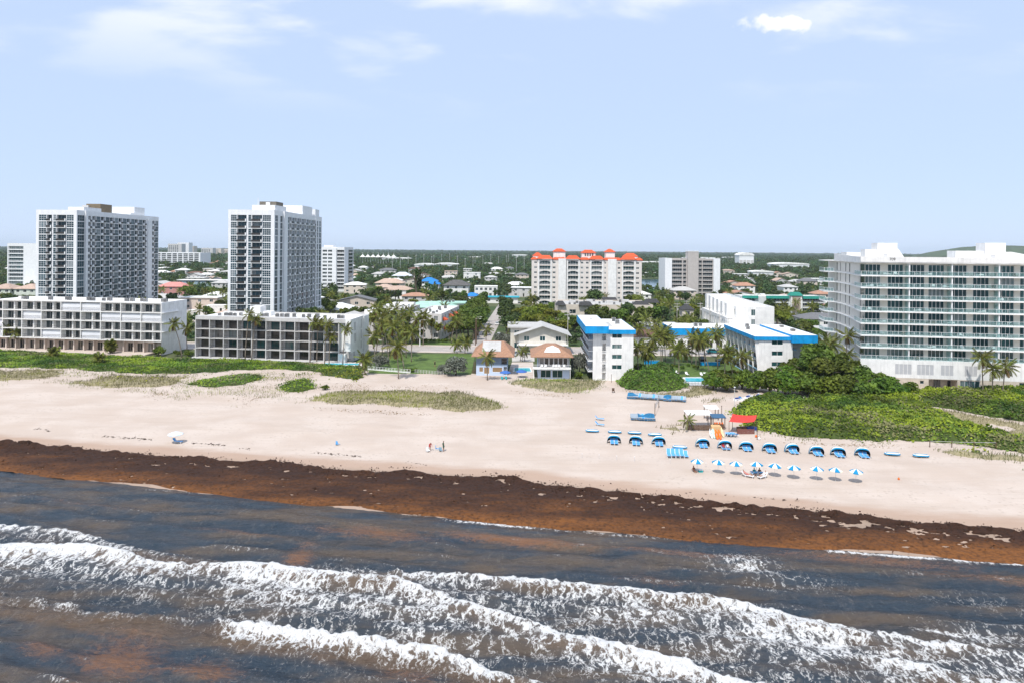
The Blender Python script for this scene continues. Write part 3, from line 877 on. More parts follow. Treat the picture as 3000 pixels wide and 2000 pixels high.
psheet('hotel_courtyard_lawn', [(1868, 1064), (2160, 1060), (2170, 1100), (2000, 1108), (1868, 1108)], 0.05, LAWNM)
psheet('roadside_lawn', [(1205, 1000), (1335, 1000), (1330, 1011), (1205, 1013)], 0.05, LAWNM)
psheet('pool_terrace', [(1955, 1104), (2105, 1102), (2125, 1128), (1985, 1128)], 0.10, POOLD)
psheet('pool_terrace', [(1500, 1060), (1562, 1060), (1566, 1112), (1480, 1112)], 0.10, PATHM)
psheet('pool_terrace', [(925, 1060), (1062, 1060), (1066, 1075), (935, 1076)], 0.10, PATHM)
psheet('car_park', [(1500, 1020), (1565, 1020), (1566, 1058), (1500, 1058)], 0.08, CONC)
psheet('parking_forecourt', [(1880, 1008), (2160, 1008), (2160, 1016), (1880, 1016)], 0.05, CONC)
psheet('condominium_plaza', [(2540, 1138), (3060, 1150), (3060, 1128), (2540, 1120)], 0.06, PATHM)
psheet('tower_pool_deck', [(500, 905), (668, 905), (668, 935), (520, 950)], 0.06, PATHM)
def pool(px, label, deck):
    """Pool basin: a raised coping ring with water inside."""
    pts = [gp(x, y, 0.12) for x, y in px]
    c = sum(pts, Vector()) / len(pts)
    T = thing('swimming_pool', label, 'pool', (c.x, c.y, 0))
    b = MB()
    n = len(pts)
    o = [p - c for p in pts]
    oo = [q * (1 + 0.5 / q.length) for q in o]
    for i in range(n):
        j = (i + 1) % n
        for z0, z1 in ((0.0, 0.2),):
            b.hexa([(o[i].x, o[i].y, z0), (o[j].x, o[j].y, z0), (oo[j].x, oo[j].y, z0), (oo[i].x, oo[i].y, z0),
                    (o[i].x, o[i].y, z1), (o[j].x, o[j].y, z1), (oo[j].x, oo[j].y, z1), (oo[i].x, oo[i].y, z1)])
    b.build('coping', deck, T)
    w = MB(); w.poly([(q.x, q.y, 0.14) for q in o]); w.build('water', POOLW, T)
pool([(2006, 1106), (2102, 1107), (2106, 1119), (2010, 1118)], 'turquoise hotel pool on a grey terrace between the two blue-fascia buildings', PLAST)
pool([(1508, 1077), (1552, 1077), (1556, 1088), (1506, 1088)], 'small turquoise pool between the two tan-roofed beach houses', PLAST)
pool([(952, 1063), (1050, 1064), (1054, 1069), (955, 1069)], 'narrow pale pool beside the grey grid-fronted flats', PLAST)

# ------------------------------------------------------------------ vegetation builders
def cards(C, N, size, rg, aspect=0.7):
    """Leaf-sized quads centred on C, facing N."""
    n = len(C)
    t = rg.normal(size=(n, 3)); t -= (t * N).sum(1, keepdims=True) * N
    t /= np.linalg.norm(t, axis=1, keepdims=True) + 1e-9
    b = np.cross(N, t)
    s = (np.asarray(size) * np.ones(n))[:, None]
    t = t * s; b = b * s * aspect
    V = np.stack([C - t - b * 0.55, C + t * 0.25 - b, C + t + b * 0.3, C - t * 0.2 + b], 1).reshape(-1, 3)
    return V, np.arange(4 * n).reshape(-1, 4)
def unit(a): return a / (np.linalg.norm(a, axis=-1, keepdims=True) + 1e-9)
def crown_mesh(name, rx, rz, nl, leaf, lobes, mat, seed, zc, flat=1.0, spread=0.62, lob=0.42):
    rg = np.random.default_rng(seed)
    lc = unit(rg.normal(size=(lobes, 3))) * (rg.random((lobes, 1)) ** 0.5) * spread
    lc[:, 2] = np.abs(lc[:, 2]) * 1.1 - 0.25
    lr = lob * rg.uniform(0.65, 1.15, lobes)
    k = rg.integers(0, lobes, nl)
    d = unit(rg.normal(size=(nl, 3)))
    d[:, 2] = np.where(d[:, 2] < -0.35, -d[:, 2], d[:, 2])
    rr = rg.random(nl) ** 0.35
    P = (lc[k] + d * (lr[k] * rr)[:, None]) * np.array([rx, rx, rz * flat])
    P[:, 2] += zc
    N = unit(d + 0.75 * rg.normal(size=(nl, 3)) + np.array([0, 0, 0.35]))
    V, Q = cards(P, N, leaf * rg.uniform(0.6, 1.3, nl), rg)
    v = np.clip(rg.random(nl) * 0.55 + rg.random(lobes)[k] * 0.45, 0, 1)
    return mesh_np(name, V, Q, mat, {'v': ('FACE', v)})
def trunk_mesh(name, h, r, seed, limbs=5, spread=0.5, mat=None):
    rg = random.Random(seed); b = MB()
    top = Vector((rg.uniform(-.1, .1) * h, rg.uniform(-.1, .1) * h, h * 0.55))
    b.tube([(0, 0, -0.25), (top.x * 0.4, top.y * 0.4, h * 0.28), top], [r * 1.25, r, r * 0.7], 7)
    for i in range(limbs):
        a = 6.283 * i / limbs + rg.uniform(-.4, .4)
        e = Vector((math.cos(a) * spread * h * rg.uniform(.5, 1), math.sin(a) * spread * h * rg.uniform(.5, 1), h * rg.uniform(.7, 1.0)))
        b.tube([top * 0.9, (top + e) / 2 + Vector((0, 0, 0.05 * h)), e], [r * 0.55, r * 0.35, r * 0.12], 5)
    return b.mesh(name, mat or BARK)
KINDS = {}
def kind(key, h, rx, rz, nl, leaf, lobes, mat, seed, n=3, zc=None, flat=1.0, **kw):
    KINDS[key] = [(trunk_mesh('trunk', h * 0.8, 0.035 * h, seed + i * 7), crown_mesh('crown', rx, rz, nl, leaf, lobes, mat, seed + i, zc if zc is not None else h - rz * 0.62, flat, **kw)) for i in range(n)]
kind('broad', 8, 4.2, 3.9, 1500, 0.42, 11, LF_BROAD, 100, 4)
kind('dark', 9, 4.2, 4.6, 1500, 0.42, 11, LF_DARK, 120, 3)
kind('lime', 8, 5.0, 3.3, 1700, 0.38, 14, LF_LIME, 140, 3, spread=0.75, lob=0.34)
kind('silver', 4, 3.0, 2.6, 1900, 0.22, 14, LF_GREY, 160, 2, zc=1.6)
kind('seagrape', 4, 2.9, 2.5, 2000, 0.24, 12, LF_SEAGR, 180, 4, zc=1.5)
kind('shrub', 1.6, 1.25, 1.05, 520, 0.17, 7, LF_SEAGR, 200, 3, zc=0.6)
kind('limeshrub', 2.2, 1.9, 1.4, 900, 0.18, 8, LF_LIME, 210, 2, zc=0.75)
kind('column', 16, 1.6, 8.0, 1600, 0.45, 18, LF_DARK, 220, 2, zc=7.0, spread=0.85, lob=0.3)
kind('pine', 11, 3.4, 5.5, 1500, 0.40, 14, LF_DARK, 230, 2, zc=5.6, lob=0.33)
def plant(key, p, sc=1.0, label='', cat='tree', group=None, name='tree', var=None, sz=None, rg=rnd):
    k = KINDS[key]; tm, cm = k[rg.randrange(len(k)) if var is None else var % len(k)]
    T = thing(name, label, cat, p, group, rg.uniform(0, 6.28))
    T.scale = (sc, sc, sz or sc)
    place('trunk', tm, T, (0, 0, 0)); place('crown', cm, T, (0, 0, 0))
    return T

# ---- palms
def frond_mesh(name, L, curve, seed, mat, n=17, lw=0.95, wid=0.085):
    rg = np.random.default_rng(seed)
    V, Q, v = [], [], []
    def quad(a, b, c, d, val):
        k = len(V); V.extend([a, b, c, d]); Q.append((k, k + 1, k + 2, k + 3)); v.append(val)
    def spine(t):
        ang = curve * t
        # arc of total bend `curve`, starting along +X and bending down
        return np.array([L * (math.sin(ang) / curve if curve else t), 0, -L * ((1 - math.cos(ang)) / curve if curve else 0)])
    ts = np.linspace(0, 1, 8)
    for a, b in zip(ts[:-1], ts[1:]):
        p, q = spine(a), spine(b)
        w0, w1 = 0.05 * (1 - a) + 0.012, 0.05 * (1 - b) + 0.012
        quad(p + [0, -w0, 0], p + [0, w0, 0], q + [0, w1, 0], q + [0, -w1, 0], 0.9)
        quad(p + [0, 0, -w0], p + [0, 0, w0], q + [0, 0, w1], q + [0, 0, -w1], 0.9)
    for i in range(n):
        t = 0.14 + 0.86 * (i + 0.5) / n
        p = spine(t); p2 = spine(min(1, t + 0.02)); fw = (p2 - p) if t < 0.98 else spine(1) - spine(0.97)
        fw = fw / np.linalg.norm(fw)
        ln = lw * (math.sin(math.pi * min(1, 0.18 + 0.80 * t)) ** 0.7) * (0.85 + 0.3 * rg.random())
        for sgn in (-1, 1):
            sd = np.array([0, sgn, 0]) * 0.78 + fw * (0.55 + 0.35 * t) + np.array([0, 0, -0.30 - 0.45 * rg.random()])
            sd /= np.linalg.norm(sd)
            wv = fw * wid
            mid = p + sd * ln * 0.55; tip = p + sd * ln + np.array([0, 0, -0.22 * ln])
            val = rg.random()
            quad(p - wv * 0.6, p + wv * 0.6, mid + wv, mid - wv, val)
            quad(mid - wv, mid + wv, tip + wv * 0.25, tip - wv * 0.25, val)
    return mesh_np(name, np.array(V), np.array(Q), mat, {'v': ('FACE', np.array(v))})
FRONDS = [frond_mesh('frond', 3.4, c, 300 + i, LF_PALM) for i, c in enumerate((0.5, 0.9, 1.3))]
DRYF = frond_mesh('dry_frond', 2.6, 0.7, 310, LF_DRY)
FANS = [frond_mesh('frond', 1.5, c, 320 + i, LF_PALM, n=10, lw=0.75, wid=0.09) for i, c in enumerate((0.35, 0.9))]
DRYFAN = frond_mesh('dry_frond', 1.3, 1.0, 330, LF_DRY, n=9, lw=0.6, wid=0.09)
WIND = R(-25)                                        # the sea breeze bends crowns this way
def palm(base, top, label, group=None, nf=17, sc=1.0, dry=2, fan=False, wind=0.55, r=0.15, name='coconut_palm', rg=rnd):
    """base and top of the trunk as points; every frond is a part."""
    base, top = Vector(base), Vector(top)
    T = thing(name, label, 'palm tree', base, group)
    rel = top - base
    b = MB()
    bend = Vector((rel.x * 0.25, rel.y * 0.25, 0))
    pts = []
    for i in range(8):
        t = i / 7
        pts.append(rel * t - bend * (4 * t * (1 - t)) * 0.6)
    pts[0] = pts[0] + Vector((0, 0, -0.3))
    b.tube(pts, [r * (1.45 - 0.9 * min(1, i / 2)) if i < 2 else r * (1 - 0.35 * i / 7) for i in range(8)], 7)
    if not fan:
        for i in range(4):
            a = 1.6 * i; b.ball(rel + Vector((0.2 * math.cos(a), 0.2 * math.sin(a), -0.15)), 0.13, 0, 6, 4)
    b.build('trunk', TRUNKM, T, True)
    fr = FANS if fan else FRONDS
    ga = rg.uniform(0, 6.28)
    for i in range(nf + dry):
        isdry = i >= nf
        az = ga + i * 2.39996
        t = i / max(1, nf - 1)
        pitch = R(72) - t * R(98) + rg.uniform(-.12, .12)
        if isdry: pitch = R(rg.uniform(-75, -50))
        az += wind * math.sin(WIND - az) * (0.6 if fan else 1.0)
        me = (DRYFAN if fan else DRYF) if isdry else fr[min(len(fr) - 1, int(t * len(fr) * 0.999))]
        o = place('dry_frond' if isdry else 'frond', me, T, rel + Vector((0, 0, 0.05)))
        o.rotation_euler = (rg.uniform(-.35, .35), -pitch, az)
        s = sc * rg.uniform(0.85, 1.15)
        o.scale = (s, s, s)
    return T
def palm_px(bx, by, tx, ty, label, group=None, Y=None, lean=0.0, **kw):
    """trunk foot at photo (bx, by) on the ground, crown at photo (tx, ty), about as far away as the foot."""
    p = G(bx, by) if Y is None else atY(bx, by, Y)
    if Y is not None: p.z = float(gz(p.x, p.y))
    q = atY(tx, ty, p.y + lean)
    return palm(p, q, label, group, **kw)
# distant palms: one crown mesh shared
def farpalm_mesh(seed):
    V, Q, v = [], [], []
    rg = random.Random(seed); off = 0
    for i in range(14):
        f = FRONDS[min(2, i * 3 // 14)]
        m = len(f.vertices); co = np.empty(m * 3, 'f4'); f.vertices.foreach_get('co', co); co = co.reshape(-1, 3)
        mat = np.array((Matrix.Rotation(i * 2.4 + rg.uniform(-.2, .2), 3, 'Z') @ Matrix.Rotation(-(R(70) - i / 13 * R(95)), 3, 'Y')))
        V.append(co @ mat.T); q = np.arange(m).reshape(-1, 4) + off; Q.append(q); off += m
        a = np.empty(m // 4, 'f4'); f.attributes['v'].data.foreach_get('value', a); v.append(a)
    V = np.concatenate(V); V[:, 2] += 7.5
    return mesh_np('crown', V, np.concatenate(Q), LF_PALM, {'v': ('FACE', np.concatenate(v))})
_pt = MB().tube([(0, 0, -0.3), (0.15, 0, 3), (0.05, 0, 7.5)], [0.22, 0.15, 0.1], 6).mesh('trunk', TRUNKM)
KINDS['palm'] = [(_pt, farpalm_mesh(s)) for s in (1, 2, 3)]

# ---- ground cover
def pip(X, Y, poly):
    ins = np.zeros(X.shape, bool); n = len(poly)
    for i in range(n):
        x0, y0 = poly[i]; x1, y1 = poly[(i + 1) % n]
        c = ((y0 > Y) != (y1 > Y)) & (X < (x1 - x0) * (Y - y0) / (y1 - y0 + 1e-12) + x0)
        ins ^= c
    return ins
def edged(X, Y, poly):
    best = np.full(X.shape, 1e9); n = len(poly)
    for i in range(n):
        a = np.array(poly[i]); b = np.array(poly[(i + 1) % n]); ab = b - a
        t = np.clip(((X - a[0]) * ab[0] + (Y - a[1]) * ab[1]) / (ab @ ab + 1e-9), 0, 1)
        best = np.minimum(best, np.hypot(X - a[0] - t * ab[0], Y - a[1] - t * ab[1]))
    return best
SOILG = M('leafy_undergrowth', (0.050, 0.075, 0.012), var=0.3, scale=1.5, bump=0.6)
SOILO = M('dry_grass_litter', (0.30, 0.255, 0.15), var=0.25, scale=1.5, bump=0.6)
SEED = [500]
def cover(name, label, cat, px, mat, dens, leaf, hmax, style='leaf', base=None, patch=None, feather=1.6, ragged=1.3, mix=None):
    """Plants too many to count, growing over the ground inside an outline: one object, with a mound of litter beneath."""
    SEED[0] += 1; rg = np.random.default_rng(SEED[0])
    poly = [(p.x, p.y) for p in (G(x, y) for x, y in px)]
    ax = np.array(poly); lo, hi = ax.min(0), ax.max(0)
    n = int((hi[0] - lo[0]) * (hi[1] - lo[1]) * dens)
    X = rg.uniform(lo[0] - 2, hi[0] + 2, n); Y = rg.uniform(lo[1] - 2, hi[1] + 2, n)
    ins = pip(X, Y, poly); ed = edged(X, Y, poly); sdist = np.where(ins, ed, -ed)
    sdist = sdist + (fbm(X / 3.5, Y / 2.5, 3, SEED[0]) - 0.5) * 2 * ragged
    keep = rg.random(n) < sstep(-0.8, feather, sdist)
    if patch: keep &= rg.random(n) < sstep(patch[0] - 0.08, patch[0] + 0.08, fbm(X / patch[1], Y / patch[1], 3, SEED[0] + 9))
    X, Y, sdist = X[keep], Y[keep], sdist[keep]; n = len(X)
    def mound(X, Y, s):
        return hmax * sstep(0.2, 4.0, s) * (0.30 + 0.9 * fbm(X / 4.0, Y / 4.0, 3, SEED[0] + 3) + 0.55 * (fbm(X / 1.4, Y / 1.4, 2, SEED[0] + 4) - 0.4))
    hm = mound(X, Y, sdist)
    Z = gz(X, Y) + hm
    lobe = fbm(X / 2.2, Y / 2.2, 3, SEED[0] + 5)
    big = sstep(0.32, 0.68, fbm(X / 7, Y / 5, 3, SEED[0] + 6))
    if style == 'leaf':
        P = np.stack([X, Y, Z + rg.random(n) * leaf * 1.4 + leaf * 1.6 * lobe], 1)
        N = unit(rg.normal(size=(n, 3)) * 0.7 + np.array([-0.1, -0.3, 1.0]))
        V, Q = cards(P, N, leaf * rg.uniform(0.6, 1.35, n), rg)
        v = np.clip(rg.random(n) * 0.40 + lobe * 0.45 + 0.70 * (big - 0.45), 0, 1)
    else:                                              # upright blades in loose tufts
        h = leaf * rg.uniform(0.6, 1.5, n); a = rg.uniform(0, 6.283, n)
        w = leaf * 0.12; tilt = rg.normal(size=(n, 2)) * leaf * 0.35 + np.array([0.25 * leaf, 0.0])
        B = np.stack([X, Y, Z - 0.03], 1)
        s = np.stack([np.cos(a) * w, np.sin(a) * w, np.zeros(n)], 1)
        T = B + np.stack([tilt[:, 0], tilt[:, 1], h], 1)
        V = np.stack([B - s, B + s, T + s * 0.4, T - s * 0.4], 1).reshape(-1, 3); Q = np.arange(4 * n).reshape(-1, 4)
        v = np.clip(rg.random(n) * 0.5 + big * 0.5, 0, 1)
    mats, mi = [mat], np.zeros(n, int)
    if mix:                                            # other plants in patches between
        for k_, (m2, th2, sc2) in enumerate(mix):
            mats.append(m2); mi[(fbm(X / sc2, Y / sc2, 3, SEED[0] + 30 + k_) + 0.10 * rg.normal(size=n)) > th2] = len(mats) - 1
    if base is not None:
        st = 0.7
        bx_, by_ = np.arange(lo[0] - 2, hi[0] + 2, st), np.arange(lo[1] - 2, hi[1] + 2, st)
        BX, BY = np.meshgrid(bx_, by_, indexing='ij')
        e = edged(BX, BY, poly); s = np.where(pip(BX, BY, poly), e, -e) + (fbm(BX / 3.5, BY / 2.5, 3, SEED[0]) - 0.5) * 2 * ragged
        if patch: s = np.where(fbm(BX / patch[1], BY / patch[1], 3, SEED[0] + 9) > patch[0], s, np.minimum(s, -0.4))
        bz = gz(BX, BY) + mound(BX, BY, s) * sstep(0, 1.5, s) + np.where(s > 0.9 * feather / 1.6, 0.03 + 0.05 * sstep(1, 2.5, s), -0.12)
        BQ = grid_faces(len(bx_), len(by_))
        sf = s.ravel(); BQ = BQ[(sf[BQ] > -0.3).any(1)]
        BV = np.stack([BX, BY, bz], -1).reshape(-1, 3)
        Q = np.concatenate([Q, BQ + len(V)]); V = np.concatenate([V, BV])
        mats.append(base); mi = np.concatenate([mi, np.full(len(BQ), len(mats) - 1)]); v = np.concatenate([v, np.full(len(BQ), 0.3)])
    me = mesh_np(name, V, Q, mats, {'v': ('FACE', v)}, mi=mi)
    return tag(link(bpy.data.objects.new(name, me)), label, cat, kind='stuff')

# ------------------------------------------------------------------ beachfront buildings
def roofquad(b, fr, x0, x1, y0, y1, z, m=0):
    b.poly([fr(x0, y0, z), fr(x1, y0, z), fr(x1, y1, z), fr(x0, y1, z)], m)
def shell(T, fr, W, D, z0, z1, faces, wall, roof, par=0.8, depth=0.18, pw=0.3):
    """Four walls with openings (faces: side -> list of openings), flat roof behind a parapet."""
    b = MB()
    b.holed(Fc(fr, 'F', 0), 0, W, z0, z1, faces.get('F', []), depth)
    b.holed(Fc(fr, 'B', D), 0, W, z0, z1, faces.get('B', []), depth)
    b.holed(Fc(fr, 'L', 0), 0, D, z0, z1, faces.get('L', []), depth)
    b.holed(Fc(fr, 'R', W), 0, D, z0, z1, faces.get('R', []), depth)
    zr = z1 - par
    # parapet: top and inner faces
    for (a0, a1, c0, c1) in ((0, W, 0, pw), (0, W, D - pw, D), (0, pw, pw, D - pw), (W - pw, W, pw, D - pw)):
        roofquad(b, fr, a0, a1, c0, c1, z1)
    for p, q in (((pw, pw), (W - pw, pw)), ((W - pw, pw), (W - pw, D - pw)), ((W - pw, D - pw), (pw, D - pw)), ((pw, D - pw), (pw, pw))):
        b.poly([fr(*p, zr), fr(*q, zr), fr(*q, z1), fr(*p, z1)])
    b.build('wall', wall, T)
    r = MB(); roofquad(r, fr, pw, W - pw, pw, D - pw, zr); 
    return r.build('roof', roof, T)

# ---- long white condominium, left
def condo_left():
    fr = Fr(8, 3)
    W, D = 63.0, 15.0
    c = gp(475, 1043, 0)
    o = Vector((-109.5, 213.5, 0)) - fr.u * W
    T = thing('apartment_building', 'long white five-storey flats with shuttered balconies and a pinkish ground floor', 'building', o)
    taken(-176, -104, 210, 234)
    b = MB()
    zf = [4.5 + 2.93 * k for k in range(5)]; zt = 16.4
    bd = 1.9
    b.box(0, W, bd, D, 4.5, zt - 0.45, 0, fr)                        # body behind the balconies
    for k, z in enumerate(zf[:4]): b.box(-0.1, W + 0.0, -0.05, bd + 0.02, z - 0.28, z, 0, fr)
    b.box(-0.1, W, -0.06, bd + 0.02, zf[4] - 0.15, zt, 0, fr)
    b.box(0, W, D - 0.35, D + 0.01, zt - 0.5, zt, 0, fr); b.box(W - 0.35, W + 0.01, bd + 0.03, D - 0.36, zt - 0.5, zt, 0, fr)
    for i in range(10):
        x = i * 7.0
        b.box(x - 0.12, x + 0.12, -0.02, bd + 0.01, 4.5, zf[4] - 0.16, 0, fr)
    rf = Fc(fr, 'R', W)
    b.build('wall', WHITE, T)
    side = MB()
    cells = []
    for k in range(4):
        z = zf[k] + 0.75
        cells += [(3.2, 4.6, z, z + 1.55), (5.6, 7.0, z, z + 1.55), (10.6, 11.3, z + 0.4, z + 1.4)]
    side.holed(rf, -0.02, D, 0.0, zt - 0.01, cells, 0.2, 0, 0.06)
    side.box(W - 0.25, W + 0.055, -0.02, bd, 4.5, zt - 0.2, 0, fr)
    side.build('side_wall', WHITE, T)
    windows(T, rf, cells, 1, 1, GREYW, GL, -0.10)
    for k in range(1, 4):
        l = MB(); l.fbox(rf, -0.1, 9.5, zf[k] - 0.26, zf[k] - 0.08, 0.05, 0.75); l.build('ledge', WHITE, T)
    # ground floor, set back
    g = MB(); gf = Fc(fr, 'F', 2.4)
    cells, doors = [], []
    for i in range(9):
        x = i * 7.0
        for j, (a, w) in enumerate(((0.9, 2.0), (4.2, 1.9))):
            if rnd.random() < 0.8: cells.append((x + a, x + a + w, 0.62, 3.3))
    g.holed(gf, 0, W, 0, 4.3, cells, 0.3)
    g.box(0, W, 2.75, D, 0, 4.3, 0, fr)
    for i in range(19):
        x = min(W - 0.4, i * 3.5); g.box(x, x + 0.4, 1.2, 2.41, 0.5, 4.22, 0, fr)
    g.build('ground_floor_wall', PINKB, T)
    windows(T, gf, cells, 2, 1, BEIGE, GLM, -0.22)
    tr = MB(); tr.box(-2, W - 3.5, -3.2, 2.45, -0.1, 0.6, 0, fr); tr.build('terrace', PATHM, T)
    r = MB(); roofquad(r, fr, 0.0, W - 0.3, bd + 0.03, D - 0.35, zt - 0.42); r.build('roof', ROOFW, T)
    # bays: which are shuttered (rows from the top, bays from the left end of the building)
    shut = {(0, 4), (0, 5), (1, 2), (1, 6), (1, 7), (1, 8), (3, 3), (3, 5), (2, 0), (3, 0)}
    half = {(1, 3)}
    back = Fc(fr, 'F', bd); ff = Fc(fr, 'F', 0)
    cw = []
    for row in range(4):
        z = zf[3 - row]
        for i in range(9):
            x = i * 7.0 + 0.15
            if (row, i) in shut:
                sb = CACHE.get('shutA')
                if sb is None:
                    m_ = MB(); m_.box(-3.32, 3.32, -0.03, 0.03, 0, 2.45)
                    for q in range(23): m_.box(-3.3 + q * 0.3, -3.27 + q * 0.3, -0.05, -0.03, 0, 2.45)
                    sb = CACHE['shutA'] = m_.mesh('shutter', SHUT)
                place('shutter', sb, T, ff(x + 3.35, z, -0.45), ff.rot)
            else:
                place('window', winmesh(2.7, 2.3, 2, 1, GREYW, GL), T, back(x + 1.6, z, 0.03), back.rot)
                place('window', winmesh(2.7, 2.3, 2, 1, GREYW, GL), T, back(x + 5.1, z, 0.03), back.rot)
                m_ = CACHE.get('divA')
                if m_ is None: m_ = CACHE['divA'] = MB().box(-0.22, 0.22, 0, 1.1, 0, 2.63).mesh('divider', WHITE)
                place('divider', m_, T, ff(x + 3.35, z, -0.8), ff.rot)
            place('railing', railmesh(6.74, 1.0, 0.3), T, ff(x + 3.35, z, -0.10), ff.rot)
    clutter(T, fr, [(x + dx, 7.5 + rnd.uniform(-1, 1)) for x in (8, 17.5, 24, 33, 38, 46.5, 51.5, 59) for dx in (0, 1.5)], zt - 0.42)
condo_left()

# ---- grey grid-fronted flats
def condo_grid():
    fr = Fr(8.7, 5)
    W, D = 46.5, 17.0
    o = gp(572, 1046, 0)
    T = thing('apartment_building', 'grey four-storey flats with an even grid of deep dark balconies', 'building', o)
    taken(-100, -44, 200, 232)
    bay, bd = 4.65, 2.2
    zf = [0.15 + 2.9 * k for k in range(5)]; zt = 12.75
    b = MB()
    b.box(0, W + 3.8, bd, D, 0, zt - 0.5, 0, fr)
    for z in zf[1:4]: b.box(-0.05, W, -0.02, bd + 0.01, z - 0.22, z, 0, fr)
    b.box(-0.05, W + 3.8, -0.04, bd + 0.01, zf[4] - 0.12, zt, 0, fr)
    b.box(0, W + 3.8, D - 0.3, D + 0.01, zt - 0.5, zt, 0, fr); b.box(W + 3.5, W + 3.81, bd + 0.02, D - 0.31, zt - 0.5, zt, 0, fr)
    b.box(-1, W + 1, -1.4, bd + 0.02, -0.1, 0.15, 0, fr)
    b.build('wall', GREYW, T)
    for i in range(11):
        m_ = MB().box(i * bay - 0.13, i * bay + 0.13, 0, bd + 0.005, 0.15, zf[4] - 0.125, 0, fr)
        m_.build('fin_wall', GREYW, T)
    # recessed corner bay, white column and the side wall
    m_ = MB(); m_.box(W + 0.14, W + 1.5, 1.4, bd + 0.01, 3.0, zf[4] - 0.13, 0, fr); m_.box(W + 2.2, W + 3.82, -0.2, bd + 0.01, 3.4, zt - 0.03, 0, fr); m_.box(W + 0.2, W + 2.4, -1.0, 1.2, 0.1, 2.6, 0, fr); m_.build('corner_pier', WHITE, T)
    rf = Fc(fr, 'R', W + 3.8)
    cells = [(2.8, 4.8, 9.0, 11.6), (2.8, 4.8, 5.6, 8.2), (9.5, 10.6, 9.0, 11.8), (9.5, 10.6, 5.8, 8.6), (9.5, 10.6, 2.4, 5.2)]
    m_ = MB(); m_.holed(rf, 0.0, D, 2.9, zt - 0.02, cells, 0.15, 0, 0.06); m_.holed(rf, 4, D, 0, 2.9, [], 0.1, 0, 0.06)
    m_.fbox(rf, 12, D, 0, zt - 0.1, 0.07, 0.35); m_.build('side_wall', WHITE, T)
    windows(T, rf, cells, 1, 1, GREY, GL, -0.05)
    r = MB(); roofquad(r, fr, 0, W + 3.5, bd, D - 0.3, zt - 0.44); r.build('roof', ROOFW, T)
    m_ = MB(); m_.box(13.5, 17, 9, 13, zt - 0.44, zt + 2.4, 0, fr); m_.box(18.5, 21, 8, 11, zt - 0.44, zt + 1.0, 0, fr); m_.build('stair_housing', WHITE, T)
    back = Fc(fr, 'F', bd); ff = Fc(fr, 'F', 0)
    for k in range(4):
        for i in range(10):
            x = i * bay + bay / 2; z = zf[k]
            place('window', winmesh(3.7, 2.4, 3, 1, DARK, GLT if rnd.random() < 0.3 else GLM), T, back(x + 0.3, z, 0.03), back.rot)
            if k: place('railing', railmesh(4.36, 0.95, 0.4), T, ff(x, z, -0.12), ff.rot)
    clutter(T, fr, [(x, 6 + rnd.uniform(-1.5, 1.5)) for x in (5.5, 7, 8.6, 9.8, 11.2, 19, 20.6, 24, 25.5, 28, 29.3, 32.5, 34.3, 37, 40, 44.5, 46)], zt - 0.44)
condo_grid()

